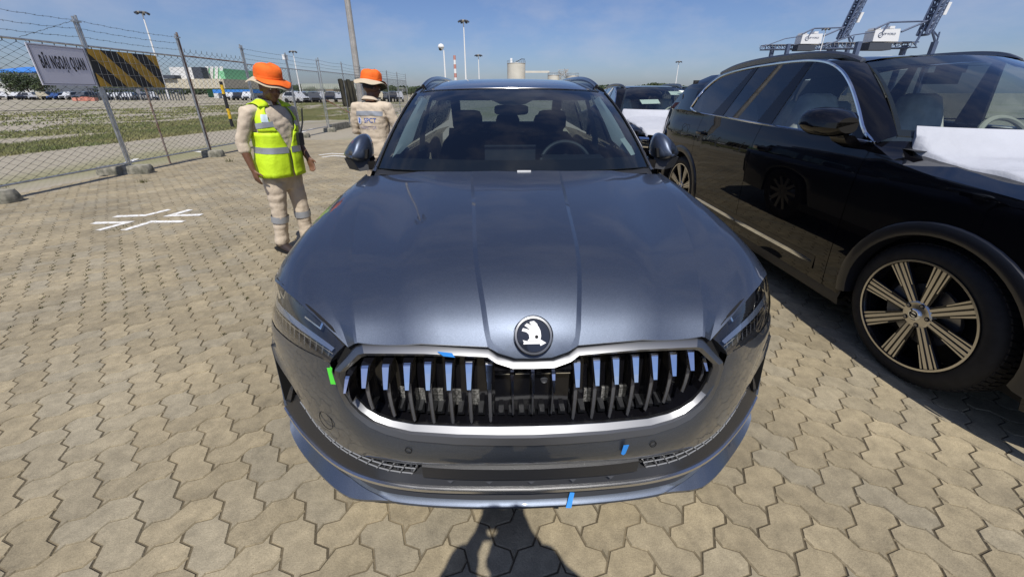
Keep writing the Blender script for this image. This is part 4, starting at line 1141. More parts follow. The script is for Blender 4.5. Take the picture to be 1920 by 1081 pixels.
# --- wheels (in the arches)
def simple_wheel(x, y):
    s = 1 if x > 0 else -1
    b = MB(); prof = [(.20, -.02), (.235, .0), (.26, .004), (.315, .006), (.340, -.004), (.352, -.03), (.352, -.19), (.335, -.215), (.24, -.22)]
    b.lathe([(r_, x + s * z_) for r_, z_ in prof], (0, y, .352), 36, 'x')
    b.v = [(p[0], p[1], p[2]) for p in b.v]
    w = b.build('wheel', M['rubber'], suv, recalc=True)
    r_ = MB()
    for k in range(10):
        a = 2 * PI * k / 10
        r_.box((x - s * .02, y + .14 * math.cos(a), .352 + .14 * math.sin(a)), (.03, .20, .045), rx=a)
    r_.lathe([(.0, x - s * .01), (.07, x - s * .01), (.08, x - s * .03)], (0, y, .352), 20, 'x'); r_.lathe([(.235, x - s * .0), (.225, x - s * .03), (.21, x - s * .18)], (0, y, .352), 30, 'x')
    r_.build('rim', M['alloy_grey'], w, recalc=True)
for x in (.925, -.925):
    for y in (WY, WY + 2.791): simple_wheel(x, y)

# --- tapes left on the bodywork (lie on the car: things of their own)
def tape(name, pts, m, label, n=(0, -.003, .001)):
    b = MB(); b.prism([suv.matrix_basis @ (Vector(p) + Vector(n)) for p in pts], suv.matrix_basis.to_3x3() @ Vector((0, .0012, 0)))
    o = b.build(name, m, smooth=False); return tag(o, label, 'tape')
# ------------------------------------------------------------------ the black SUV on the right (local: left front hub plane at x=0, +y to its rear, x to its right)
bs = empty('black_suv', (2.140, 1.760, 0), .017, 'glossy black SUV with chrome window surround and eight-spoke wheel beside the grey car', 'car')
BW = 1.94                                # overall width
HY, HZ, TR = .005, .395, .388           # front hub, tyre radius
WB = 2.984
RIM = .292
def bx(y, z):
    """left body side: x of the skin at length y and height z"""
    x = float(np.interp(z, [.20, .30, .50, .75, .90, 1.0, 1.08, 1.16, 1.25], [.035, .012, .0, -.004, -.006, -.004, .004, .024, .052]))
    x += .13 * max(0, (y - 3.25) / .75) ** 2.4 + .22 * max(0, (-.35 - y) / .55) ** 2.2
    return x
BR = .466
ARCH = (-.032, WB + .01)                 # arch centres
def b_low(y):
    z = .235
    for hy in ARCH:
        if abs(y - hy) < BR: z = max(z, HZ + .035 + math.sqrt(BR ** 2 - (y - hy) ** 2) * .98 - .02)
    return z
def b_belt(y): return float(np.interp(y, [-.90, -.6, -.2, .20, .40, .52, .60, 1.2, 1.7, 2.3, 3.05, 3.3, 3.7, 4.0], [.985, 1.045, 1.085, 1.115, 1.150, 1.195, 1.222, 1.236, 1.248, 1.268, 1.300, 1.31, 1.30, 1.26]))
def bpanel(y0, y1, name, n=16, root=None, gap=.0025, fend=False):
    y0 += gap; y1 -= gap
    ys_ = np.linspace(y0, y1, n)
    rows = []
    for y in ys_:
        lo, hi = b_low(y), b_belt(y)
        zs = [lo + (hi - lo) * t for t in np.linspace(0, 1, 14)]
        r = [(bx(y, z), y, z) for z in zs]
        rows.append([(r[0][0] + .05, y, r[0][2])] + r)
    b = MB(); b.grid(rows)
    # return flanges at the cut edges
    for k, dy in ((0, .004), (-1, -.004)):
        e = rows[k][1:]; b.grid([e, [(p[0] + .03, p[1] + dy, p[2]) for p in e]], flip=(k == 0))
    return b
def bothsides(name, b, m, **k):
    l = b.build(name, m, bs, **k)
    c = MB(); c.v = [(BW - x, y, z) for x, y, z in b.v]; c.f = [f[::-1] for f in b.f]; c.mi = b.mi[:]
    r = c.build(name, m, bs, **k); return l, r
bothsides('front_fender', bpanel(-.80, .575, 'front_fender', 34), M['black_paint'], angle=40)
fd = bothsides('front_door', bpanel(.575, 1.665, 'front_door', 16), M['black_paint'], angle=40)
rd = bothsides('rear_door', bpanel(1.665, 2.72, 'rear_door', 22), M['black_paint'], angle=40)
bothsides('rear_quarter', bpanel(2.72, 4.0, 'rear_quarter', 34), M['black_paint'], angle=40)
b = MB(); b.grid([[(bx(y, .235) + dx, y, z) for y in np.linspace(.43, 2.48, 8)] for dx, z in ((-.004, .30), (-.012, .25), (.0, .20), (.10, .19))]); bothsides('sill', b, M['black_plastic'])
b = MB(); b.grid([[(.16, y, z) for y in np.linspace(-.9, 4.0, 12)] for z in (.2, 1.02)]); b.box((BW / 2, 1.6, .235), (1.5, 4.6, .03)); bothsides('inner_body', b, M['gap'], smooth=False)
# wheel-arch lips
def arch_lip(hy):
    b = MB(); R = []
    for a in np.linspace(math.radians(-12), math.radians(192), 30):
        y, z = hy + (BR - .005) * math.cos(a), HZ + .015 + (BR) * math.sin(a) * .98
        if z < .24: continue
        n = Vector((0, math.cos(a), math.sin(a)))
        x = bx(y, min(z, 1.0))
        R.append([(x + .06, y - n.y * .035, z - n.z * .035), (x - .010, y - n.y * .030, z - n.z * .030), (x - .020, y, z), (x - .010, y + n.y * .034, z + n.z * .034), (x + .004, y + n.y * .045, z + n.z * .045)])
    b.grid(R); return b
M['arch'] = mat('arch_trim', (.012, .013, .017), .35, 0, .5, .3)
for hy in ARCH: bothsides('arch_trim', arch_lip(hy), M['arch'])
def arch_well(hy):
    b = MB(); b.grid([[(x, hy + BR * math.cos(a), HZ + .015 + BR * .98 * math.sin(a)) for a in np.linspace(-.2, PI + .2, 20)] for x in (.03, .40)]); b.ngon([(.40, hy + BR * math.cos(a), HZ + .015 + BR * .98 * math.sin(a)) for a in np.linspace(-.2, PI + .2, 20)])
    return b
for hy in ARCH: bothsides('wheel_well', arch_well(hy), M['gap'])
# bright sill strips
def sstrip(y0, y1, z0, z1):
    b = MB(); R = []
    for t in np.linspace(0, 1, 10):
        y = y0 + (y1 - y0) * t; z = z0 + (z1 - z0) * t; h = .017 * (1 if 0 < t < 1 else .5)
        R.append([(bx(y, z) + .004, y, z + h), (bx(y, z) - .008, y, z + h * .8), (bx(y, z) - .010, y, z - h * .8), (bx(y, z) + .004, y, z - h)])
    b.grid(R); b.ngon(R[0], flip=True); b.ngon(R[-1]); return b
bothsides('sill_strip', sstrip(.70, 1.655, .392, .385), M['chrome'], angle=30)
bothsides('sill_strip', sstrip(1.675, 2.46, .385, .392), M['chrome'], angle=30)
b = MB(); b.grid([[(bx(y, .42) - .003, y, z) for y in np.linspace(.68, 2.48, 10)] for z in (.44, .34)]); bothsides('sill_moulding', b, M['gloss_black'])
# door handles
def handle(y, z):
    b = MB(); R = []
    for t in np.linspace(0, 1, 9):
        yy = y - .10 + .20 * t; o = .028 * math.sin(PI * t) ** .4 if 0 < t < 1 else 0
        x = bx(yy, z)
        R.append([(x - o - .012 * k, yy, z + h) for k, h in ((0, .015), (1, .012), (1, -.010), (0, -.014))])
    b.grid(R, cu=True); return b
for l in bothsides('door_handle', handle(1.52, 1.075), M['black_paint']): pass
for l in bothsides('door_handle', handle(2.60, 1.092), M['black_paint']): pass
b = MB()
for y, z in ((1.52, 1.07), (2.60, 1.088)): b.ngon([(bx(y, z) - .0015, y + .055 * math.cos(a), z - .006 + .028 * math.sin(a)) for a in np.linspace(0, 2 * PI, 16, endpoint=False)])
[q.__setitem__('kind', 'stuff') for q in bothsides('handle_cup', b, M['gap'], smooth=False)]
b = MB(); b.tube([(bx(3.02 + .07 * math.cos(a), 1.08) - .0005, 3.02 + .075 * math.cos(a), 1.085 + .075 * math.copysign(abs(math.sin(a)) ** .7, math.sin(a))) for a in np.linspace(0, 2 * PI, 20, endpoint=False)], .002, 4, closed=True); b.build('fuel_flap', M['gap'], bs)

# --- glasshouse outline (y, z) with tumblehome
def gx(z): return .054 + max(0, z - 1.22) * .315
W_out = [(.572, 1.224), (1.142, 1.240), (1.681, 1.252), (2.294, 1.272), (3.00, 1.298), (3.12, 1.335), (3.08, 1.44), (2.97, 1.56), (2.80, 1.655), (2.58, 1.70), (2.30, 1.726), (2.0, 1.738), (1.677, 1.742), (1.46, 1.732), (1.30, 1.706), (1.14, 1.645), (1.00, 1.555), (.84, 1.42), (.68, 1.275)]
lo_line = [W_out[0], W_out[1], W_out[2], W_out[3], W_out[4], W_out[5]]
hi_line = [W_out[0]] + W_out[:5:-1] + [W_out[5]]
def zl(y): return float(np.interp(y, [p[0] for p in lo_line], [p[1] for p in lo_line]))
_hy = cr([(p[0], p[1], 0) for p in hi_line], 90)
def zh(y): return float(np.interp(y, _hy[:, 0], _hy[:, 1]))
def win(y0b, y1b, y0t, y1t, n=14):
    """pane between two slanted edges (bottom y, top y)"""
    b = MB(); R = []
    for t in np.linspace(0, 1, n):
        r = []
        for k in np.linspace(0, 1, 7):
            yb, yt = y0b + (y1b - y0b) * t, y0t + (y1t - y0t) * t
            y = yb * (1 - k) + yt * k
            zz0, zz1 = zl(min(3.11, max(.573, y))), zh(min(3.11, max(.573, y)))
            z = zz0 + (zh(min(3.11, max(.573, yt))) - zl(min(3.11, max(.573, yb)))) * k; z = min(z, zz1)
            r.append((gx(z) - .004 + .002, y, z))
        R.append(r)
    b.grid(R, flip=False); return b
bothsides('front_side_window', win(.60, 1.575, .64, 1.475), M['side_glass'])
bothsides('rear_side_window', win(1.77, 2.36, 1.54, 2.155), M['privacy'])
bothsides('quarter_window', win(2.575, 3.11, 2.21, 3.09), M['privacy'])
def pillar(b0, b1, t0, t1):
    b = MB(); R = []
    for k in np.linspace(0, 1, 7):
        y0, y1 = b0 + (t0 - b0) * k, b1 + (t1 - b1) * k
        z = zl((b0 + b1) / 2) + (zh((t0 + t1) / 2) - zl((b0 + b1) / 2)) * k
        R.append([(gx(z) + .02, y0 - .002, z), (gx(z) - .005, y0, z), (gx(z) - .005, y1, z), (gx(z) + .02, y1 + .002, z)])
    b.grid(R); return b
bothsides('b_pillar', pillar(1.573, 1.772, 1.473, 1.542), M['gloss_black'])
bothsides('c_pillar', pillar(2.358, 2.577, 2.153, 2.212), M['gloss_black'])
b = MB(); b.ngon([(gx(z) - .004, y, z) for y, z in ((.60, 1.230), (.76, 1.234), (.80, 1.37), (.72, 1.305))]); bothsides('quarter_blank', b, M['gloss_black'], smooth=False)
loop = [(gx(p[1]) - .006, p[0], p[1]) for p in cr([(p[0], p[1], 0) for p in W_out[:6]], 22).tolist()] + [(gx(p[1]) - .006, p[0], p[1]) for p in cr([(q[0], q[1], 0) for q in W_out[5:] + W_out[:1]], 50).tolist()[1:-1]]
b = MB(); b.tube(loop, .0125, 6, closed=True, up=(1, 0, 0), scale=(.8, 1.0)); bothsides('window_chrome', b, M['chrome'])
# roof side and A pillar skin (outside the window line) up to the roof
ry = np.concatenate([np.linspace(.40, .75, 6), np.linspace(.85, 3.12, 34)])
WSB = cr([(.160, .565, 1.268), (.30, .455, 1.262), (.60, .345, 1.255), (.97, .285, 1.250)], 12)          # base of the windscreen, left half
WST = cr([(.400, 1.215, 1.706), (.52, 1.170, 1.722), (.72, 1.13, 1.738), (.97, 1.11, 1.745)], 12)
b = MB()
ap0 = []; ap1 = []
for t in np.linspace(0, 1, 14):
    ap1.append(WSB[0] * (1 - t) + WST[0] * t + np.array([0, -.03, .045]) * (4 * t * (1 - t)) * .4)
    y = .565 + (1.36 - .565) * t; z = min(zh(min(3.1, max(.575, y))), 1.8)
    ap0.append(np.array([gx(z) - .004, y, z]))
b.grid([ap0, [(p * .6 + q * .4) + np.array([-.012, -.012, .008]) for p, q in zip(ap0, ap1)], ap1, [p + np.array([.02, .02, -.02]) for p in ap1]])
bothsides('a_pillar', b, M['black_paint'], angle=40)
b = MB(); R = []
for y in np.linspace(1.36, 3.12, 26):
    z = zh(min(3.11, y)); x = gx(z)
    zr = float(np.interp(y, [1.36, 1.6, 2.2, 2.8, 3.12], [1.745, 1.765, 1.765, 1.735, 1.700]))
    R.append([(x - .004, y, z), (x + .03, y, z * .55 + zr * .45 + .004), (.34, y, zr), (.36, y, zr - .01)])
b.grid(R); bothsides('cant_rail', b, M['black_paint'], angle=50)
# rear pillar and tail
b = MB(); R = []
for t in np.linspace(0, 1, 10):
    a = np.array([(gx(1.33) - .002, 3.13, 1.315), (gx(1.5) - .0, 3.06, 1.50), (.34, 3.12, 1.70)]);
    R_ = []
    for k in np.linspace(0, 1, 8):
        z = 1.30 * (1 - k) + 1.70 * k
        y0 = float(np.interp(z, [1.30, 1.335, 1.44, 1.56, 1.655, 1.70], [3.05, 3.125, 3.085, 2.975, 2.90, 3.0]))
        y1 = float(np.interp(z, [1.30, 1.45, 1.6, 1.70], [3.99, 3.80, 3.53, 3.28]))
        y = y0 * (1 - t) + y1 * t
        x = gx(z) - .002 + .13 * max(0, (y - 3.05)) ** 1.6 * .9 + 1.3 * max(0, z - 1.60)
        R_.append((x, y, z))
    R.append(R_)
b.grid(R); bothsides('d_pillar', b, M['black_paint'], angle=50)
b = MB(); b.grid([[(BW / 2 + s * w, y + .05 * (1 - s * s), z) for s in np.linspace(-1, 1, 9)] for y, z, w in ((3.28, 1.70, .60), (3.54, 1.59, .66), (3.90, 1.32, .74), (4.02, 1.05, .82), (4.06, .75, .84), (4.05, .45, .85), (3.98, .25, .80))]); b.build('tailgate', M['black_paint'], bs)
b = MB(); b.grid([[(bx(y, z) - .006 + .0, y, z) for y, z in zip(ys2, zs2)] for ys2, zs2 in (((3.86, 3.90, 3.80, 3.74, 3.80), (1.42, 1.28, 1.14, 1.02, .93)), ((3.995, 4.01, 4.01, 4.01, 4.0), (1.40, 1.28, 1.14, 1.02, .93)))]); bothsides('tail_light', b, M['red_lens'])
# cowl corner: closes the fender top up to the foot of the pillar and glass
b = MB(); cy_ = np.linspace(.36, .60, 16)
e0 = np.array([(bx(y, b_belt(y)), y, b_belt(y)) for y in cy_])
e2 = cr([(.44, .30, 1.150), (.37, .40, 1.175), (.25, .49, 1.232)], 16)
rise = np.linspace(-.5, 1, 16)[:, None] * np.array([0, 0, .016])
b.grid([e0 * (1 - k) + e2 * k + rise * (.3 + 2.0 * k * (1 - k)) for k in np.linspace(0, 1, 8)]); bothsides('cowl_corner', b, M['black_paint'], angle=60)
# windscreen
R = []
for t in np.linspace(0, 1, 10):
    l = [WSB[i] * (1 - t) + WST[i] * t + np.array([0, -.04, .06]) * (4 * t * (1 - t)) * .5 for i in range(12)]
    R.append(l + [np.array([BW - p[0], p[1], p[2]]) for p in l[-2::-1]])
b = MB(); b.grid(R); bws = b.build('windscreen', M['side_glass'], bs)
b = MB(); b.grid([[p + np.array([0, .004, -.006]) for p in R[0]], [p + np.array([0, .004, -.006]) for p in (np.array(R[0]) * .35 + np.array(R[1]) * .65)]]); b.grid([[p + np.array([0, .004, -.006]) for p in R[-2]], [p + np.array([0, .004, -.006]) for p in R[-1]]]); 
for e, s in ((0, 1), (-1, -1)): b.grid([[r[e] + np.array([0, .004, -.006]), r[e] + np.array([s * .035, .004, -.006])] for r in R]) 
b.build('windscreen_frit', M['gap'], bws)
# roof
R = []
for y in np.linspace(1.12, 3.30, 18):
    row = []
    for s in np.linspace(-1, 1, 13):
        w = float(np.interp(y, [1.12, 1.5, 2.8, 3.42], [.575, .625, .62, .58]))
        zc_ = float(np.interp(y, [1.12, 1.4, 1.9, 2.5, 3.0, 3.42], [1.745, 1.766, 1.778, 1.772, 1.742, 1.68]))
        yy = y + .10 * s ** 2 * max(0, 1 - (y - 1.12) / .6)
        row.append((BW / 2 + s * w, yy, zc_ - .014 * s * s - .018 * s ** 8))
    R.append(row)
b = MB(); b.grid(R, flip=True); b.build('roof', M['black_paint'], bs)
b = MB(); path = cr([(.395, 1.24, 1.722), (.368, 1.36, 1.768), (.350, 1.50, 1.793), (.340, 1.75, 1.808), (.335, 2.1, 1.812), (.335, 2.5, 1.800), (.345, 2.82, 1.770), (.362, 3.08, 1.722)], 30)
rows_ = []
for i, p in enumerate(path):
    rows_.append([p + np.array([dx, 0, dz]) for dx, dz in ((-.018, -.045), (-.022, -.004), (-.012, .010), (.012, .010), (.022, -.006), (.018, -.045))])
b.grid(rows_, cu=True); b.ngon(rows_[0]); b.ngon(rows_[-1], flip=True); bothsides('roof_rail', b, M['satin'], angle=40)
# hood, cowl, front end
R = []
for y in np.linspace(.52, -.93, 22):
    row = []
    hb_ = b_belt(y) if y < .40 else float(np.interp(y, [.40, .52], [1.150, 1.165]))
    zc_ = float(np.interp(y, [-.93, -.75, -.4, 0, .3, .52], [.93, 1.03, 1.115, 1.165, 1.195, 1.215]))
    for s in np.linspace(-1, 1, 17):
        w = BW / 2 - bx(y, 1.05) - .01
        z = hb_ + (zc_ - hb_) * (1 - abs(s) ** 2.6)
        row.append((BW / 2 + s * w, y - .0 + (-.02 if y < -.9 else 0) * (1 - s * s) + .10 * s * s * max(0, (-.4 - y) / .5), z))
    R.append(row)
b = MB(); b.grid(R); b.build('hood', M['black_paint'], bs)
b = MB(); R = []
for z in (.95, .90, .80, .62, .45, .30, .22):
    R.append([(BW / 2 + s * (.80 if z > .5 else .84), -.955 + .32 * abs(s) ** 3 + (.02 if z > .9 else 0) + .06 * (z < .35), z) for s in np.linspace(-1, 1, 15)])
b.grid(R); b.build('front_bumper', M['black_paint'], bs)
b = MB()
for k in range(13): b.box((BW / 2 - .30 + k * .05, -.975, .80), (.012, .03, .22))
b.box((BW / 2, -.972, .80), (.66, .02, .20)); 
gr2 = b.build('front_grille', M['gloss_black'], bs, smooth=False)
b = MB(); b.tube([(BW / 2 + x, -.985, z) for x, z in ((-.36, .92), (.36, .92), (.38, .82), (.30, .68), (-.30, .68), (-.38, .82))], .014, 6, closed=True); b.build('grille_surround', M['chrome'], gr2)
b = MB(); b.grid([[(.13 + .12 * t, -.80 - .10 * t + d, z) for t in np.linspace(0, 1.6, 6)] for d, z in ((.03, .93), (-.012, .90), (-.02, .82), (.0, .76))]); bothsides('headlight', b, M['chrome'])
# white protective film over the hood, its rear edge taped across the foot of the windscreen
R = []
def hood_z(x, y):
    zc_ = float(np.interp(y, [-.93, -.75, -.4, 0, .3, .52], [.93, 1.03, 1.115, 1.165, 1.195, 1.215])); hb_ = b_belt(y) if y < .40 else 1.165
    q = abs(2 * (x - BW / 2) / (BW - .04)); return hb_ + (zc_ - hb_) * max(0, 1 - q ** 2.6)
WSB_f = np.array([tuple(WSB[i] * .93 + WST[i] * .07 + np.array([0, -.02, .03])) for i in range(12)])
def film_pt(s, t):
    """s across 0..1, t from the windscreen (0) to the front (1)"""
    xr = .235 + (BW - .47) * s; m_ = min(xr, BW - xr)
    yr = float(np.interp(m_, WSB_f[:, 0], WSB_f[:, 1])); zr = float(np.interp(m_, WSB_f[:, 0], WSB_f[:, 2]))
    k = min(1, t / .14)
    x0 = float(np.interp(t, [0, .06, .14, .25, .4, .7, 1], [.230, .190, .188, .196, .205, .235, .31])); x = x0 + (BW - 2 * x0) * s
    ys_ = yr - .16; y = yr + (ys_ - yr) * k if t < .14 else ys_ + (-.90 - ys_) * (t - .14) / .86
    zh_ = hood_z(x, y) + .014
    z = zr * (1 - k) ** 1.4 + zh_ * (1 - (1 - k) ** 1.4)
    e = min(s, 1 - s)
    wv = .012 * mnoise.noise(Vector((x * 3.8, y * 5.0, 2))) - .016 * max(0, .22 - abs(mnoise.noise(Vector((x * 2.6 + y * 2, y * 3.1 - x, 7))))) + .006 * mnoise.noise(Vector((x * 12, y * 8, 5))) + .010 * math.sin(y * 19 + x * 6) * math.exp(-e * 12)
    return (x + (.012 * mnoise.noise(Vector((y * 9, s * 3, 0))) if e < .02 else 0), y, z + max(-.006, wv) * min(1, t * 9))
ts = np.concatenate([np.linspace(0, .14, 10), np.linspace(.16, 1, 34)])
R = [[film_pt(s, t) for s in np.linspace(0, 1, 46)] for t in ts]
b = MB(); b.grid(R)
b.grid([[r[0] for r in R], [(r[0][0] - .006, r[0][1], min(r[0][2] - .030, hood_z(r[0][0], r[0][1]) - .035)) for r in R]]); b.build('hood_film', M['white_film'], bs, angle=80)
# door mirrors
def bmirror():
    b = MB(); rows = []
    for y, cz, x0, x1, h in ((.80, 1.335, -.285, -.035, .082), (.77, 1.335, -.292, -.03, .088), (.70, 1.335, -.285, -.03, .085), (.63, 1.33, -.255, -.045, .070), (.585, 1.325, -.21, -.08, .045)):
        r = []
        for a in np.linspace(0, 2 * PI, 24, endpoint=False):
            ca, sa = math.cos(a), math.sin(a)
            x = (x0 + x1) / 2 + (x1 - x0) / 2 * math.copysign(abs(ca) ** .65, ca); z = cz + h * math.copysign(abs(sa) ** .7, sa)
            if sa < 0: z += .035 * max(0, -ca)
            if sa > 0: z -= .018 * max(0, -ca)
            r.append((x, y, z))
        rows.append(r)
    b.grid(rows, cu=True); b.ngon(rows[-1]); b.ngon(rows[0][::-1])
    return b
bm_ = bothsides('door_mirror', bmirror(), M['black_paint'])
b = MB(); b.grid([[(-.09, .78, 1.262), (-.03, .79, 1.262), (-.03, .64, 1.26), (-.09, .66, 1.262)], [(-.05, .775, 1.215), (.03, .79, 1.215), (.03, .65, 1.215), (-.05, .66, 1.215)], [(.045, .77, 1.17), (.05, .78, 1.17), (.05, .67, 1.17), (.045, .68, 1.17)]], cu=True); bothsides('mirror_base', b, M['gloss_black'])

# --- wheel with eight split spokes
def fancy_wheel():
    """built round its own hub, outer face towards -x"""
    root = empty('wheel')
    b = MB()
    W = .275
    prof = [(RIM - .004, .012), (RIM + .010, .002), (.325, -.006), (.352, .0), (.374, .014), (.384, .034), (.3875, .06)]
    prof += [(.388, W / 2)] + [(r_, W - x_) for r_, x_ in prof[::-1]]
    b.lathe([(r_, x_) for r_, x_ in prof], (0, 0, 0), 72, 'x')
    ty = b.build('tyre', M['rubber'], root, recalc=True)
    b = MB()                                       # tread blocks
    for k in range(72):
        a = 2 * PI * k / 72
        for x0, x1 in ((.030, .066), (.076, .125), (.150, .199), (.209, .245)):
            da = .030
            sk = .025 if x0 < .14 else -.025
            R_ = []
            for x, s in ((x0, 0), (x1, 1)):
                r0 = .388 if .05 < x < .225 else .383
                R_.append([(x, (r0 + .0055) * math.cos(a + sk * s + d_), (r0 + .0055) * math.sin(a + sk * s + d_)) for d_ in (-da, da)])
            low = [[(p[0], p[1] * .982, p[2] * .982) for p in r_] for r_ in R_]
            b.add([*R_[0], *R_[1], *low[0], *low[1]], [(0, 1, 3, 2), (0, 4, 5, 1), (2, 3, 7, 6), (0, 2, 6, 4), (1, 5, 7, 3)])
    o = b.build('tread', M['rubber'], root, smooth=False); o['kind'] = 'stuff'
    b = MB(); b.lathe([(RIM + .004, .004), (RIM + .004, -.003), (RIM - .006, -.003), (RIM - .010, .008), (RIM - .022, .03), (RIM - .03, .16), (RIM - .02, .26)], (0, 0, 0), 72, 'x')
    rim = b.build('rim', [M['gloss_black']], root, recalc=True)
    b = MB(); b.lathe([(RIM + .005, .002), (RIM + .005, -.0042), (RIM - .005, -.0042), (RIM - .006, .002)], (0, 0, 0), 72, 'x'); b.build('rim_edge', M['alloy'], root, recalc=True)
    # spokes: a black body with two machined bars, plus shorter outer bars
    for k in range(8):
        a = 2 * PI * k / 8 + .10
        ca, sa = math.cos(a), math.sin(a)
        def pt(r_, t_, x): return (x, r_ * ca - t_ * sa, r_ * sa + t_ * ca)
        def bar(mb_, r0, r1, t0, t1, w0, w1, x0, x1, d=.012):
            q = [pt(r0, t0 - w0 / 2, x0), pt(r0, t0 + w0 / 2, x0), pt(r1, t1 + w1 / 2, x1), pt(r1, t1 - w1 / 2, x1)]
            mb_.prism(q[::-1], (d, 0, 0))
        s = MB(); bar(s, .05, RIM - .006, 0, 0, .048, .092, .030, .012, .022)
        so = s.build('spoke', M['gloss_black'], root, smooth=False)
        s = MB()
        for sg in (-1, 1):
            bar(s, .062, RIM - .004, sg * .0105, sg * .0140, .0135, .0172, .024, .0035, .010)
            bar(s, .160, RIM - .004, sg * .0285, sg * .0370, .0055, .0095, .017, .0035, .010)
        s.build('spoke_face', M['alloy'], root, smooth=False)
    b = MB(); b.lathe([(0, .018), (.040, .018), (.046, .020), (.066, .020), (.074, .026), (.074, .05)], (0, 0, 0), 40, 'x'); hub = b.build('hub_plate', M['alloy'], root, recalc=True)
    b = MB()
    for k in range(5):
        a = 2 * PI * k / 5 + .5; b.lathe([(0, .0185), (.0125, .0185), (.0128, .022)], (0, .057 * math.cos(a), .057 * math.sin(a)), 14, 'x')
    b.build('bolt_holes', M['gap'], root, recalc=True)['kind'] = 'stuff'
    b = MB()
    for k in range(5):
        a = 2 * PI * k / 5 + .5; b.lathe([(0, .016), (.0075, .016), (.0085, .020)], (0, .057 * math.cos(a), .057 * math.sin(a)), 6, 'x')
    b.build('wheel_bolts', M['alloy_grey'], root, smooth=False, recalc=True)['kind'] = 'stuff'
    b = MB(); b.lathe([(0, .006), (.026, .006), (.031, .010), (.031, .02)], (0, 0, 0), 28, 'x'); cap = b.build('centre_cap', M['chrome'], root, recalc=True)
    b = MB(); b.tube([(.005, .017 * math.cos(a), .017 * math.sin(a)) for a in np.linspace(0, 2 * PI, 20, endpoint=False)], .0025, 5, closed=True); b.box((.005, 0, 0), (.003, .040, .008)); b.tube([(.005, .012, .014), (.005, .022, .024)], .002, 5); b.build('cap_emblem', M['gap'], root)
    b = MB(); b.lathe([(.0, .07), (.085, .07), (.165, .068), (.168, .085), (.08, .10)], (0, 0, 0), 40, 'x'); bd_ = b.build('brake_disc', M['alloy_grey'], root, recalc=True)
    b = MB(); b.grid([[(x, r_ * math.cos(a), r_ * math.sin(a)) for a in np.linspace(-.5, .6, 10)] for x, r_ in ((.09, .19), (.05, .185), (.05, .11), (.09, .10))]); b.build('brake_caliper', mat('caliper', (.14, .15, .16), .5, .4), root)
    b = MB(); b.lathe([(0, .14), (.26, .14)], (0, 0, 0), 30, 'x'); b.build('wheel_backing', M['gap'], root, recalc=True)
    return root

fw = fancy_wheel(); fw.parent = bs; fw.location = (.030, HY, HZ - .004); fw.rotation_euler = (.04, 0, .0)
wm = {}
def wheel_copy(loc, flip, spin):
    w = copy_tree(fw, loc); w.parent = bs; w.rotation_euler = (spin, 0, PI if flip else 0); return w
wheel_copy((.030, HY + WB, HZ - .004), False, 1.1)
wheel_copy((BW - .030, HY, HZ - .004), True, .2)
wheel_copy((BW - .030, HY + WB, HZ - .004), True, .8)

# --- interior: seats under clear film, pale steering wheel, dark trim
def bseat(x, y, top, name, w=.52):
    b = MB(); rows = []
    for z, dy, ww, d in ((.62, 0, w, .13), (.80, .05, w, .14), (1.0, .11, w * .98, .14), (1.15, .15, w * .88, .13), (top - .12, .17, w * .60, .11), (top - .03, .18, w * .52, .09), (top, .18, w * .36, .05)):
        rows.append([(x + ww / 2 * math.copysign(abs(math.cos(a)) ** .6, math.cos(a)) + .012 * mnoise.noise(Vector((a * 3, z * 9, x))), y + dy + d * math.copysign(abs(math.sin(a)) ** .7, math.sin(a)) + .012 * mnoise.noise(Vector((a * 4, z * 8, x + 4))), z) for a in np.linspace(0, 2 * PI, 28, endpoint=False)])
    b.grid(rows, cu=True); b.ngon(rows[-1]); b.box((x, y - .20, .60), (w, .55, .22))
    return b.build(name, M['cover'], bs, angle=60)
bseat(.52, 1.55, 1.50, 'front_seat'); bseat(1.42, 1.55, 1.50, 'front_seat')
for x in (.45, .97, 1.49): bseat(x, 2.50, 1.42, 'rear_seat', .46)
b = MB(); b.grid([[(x, y, z) for x in np.linspace(.14, BW - .14, 9)] for y, z in ((.40, 1.20), (.55, 1.205), (.78, 1.20), (.90, 1.15), (.92, .9))]); b.build('dashboard', M['dash'], bs)
Rb = Matrix.Translation((1.36, .98, 1.17)) @ Matrix.Rotation(math.radians(-25), 4, 'X')
b = MB(); b.tube([Rb @ Vector((.188 * math.cos(a), 0, .188 * math.sin(a))) for a in np.linspace(0, 2 * PI, 36, endpoint=False)], .019, 8, closed=True, up=(0, 1, 0)); bsw = b.build('steering_wheel', M['beige'], bs)
b = MB(); b.tube([Rb @ Vector((0, -.02, 0)), Rb @ Vector((0, .02, 0))], .08, 14); b.box(Rb @ Vector((0, 0, 0)), (.34, .02, .04)); b.build('wheel_hub', M['beige'], bsw)
b = MB(); b.grid([[(BW / 2 + s * .58, y, z - .055) for s in np.linspace(-1, 1, 5)] for y, z in ((1.25, 1.745), (1.9, 1.775), (2.6, 1.765), (3.3, 1.71))]); b.build('headliner', M['headliner'], bs)
b = MB(); b.box((BW / 2, 2.2, .48), (1.6, 3.4, .02)); b.build('cabin_floor', M['seat_dark'], bs, smooth=False)
b = MB(); b.box((BW / 2, 1.20, 1.60), (.24, .03, .075)); b.box((BW / 2, 1.16, 1.66), (.12, .10, .05)); b.build('inside_mirror', M['gloss_black'], bs)
b = MB(); b.prism([(1.40, .985, 1.672), (1.62, 1.03, 1.664), (1.60, .94, 1.59), (1.52, .935, 1.60)], (0, .003, -.004)); b.build('windscreen_paper', M['paper'], bs, smooth=False)
for dx_ in (.60, 1.34):
    b = MB(); b.box((dx_, 3.55, 1.42), (.02, .02, .26)); b.build('rear_frame_bar', M['gloss_black'], bs, smooth=False)
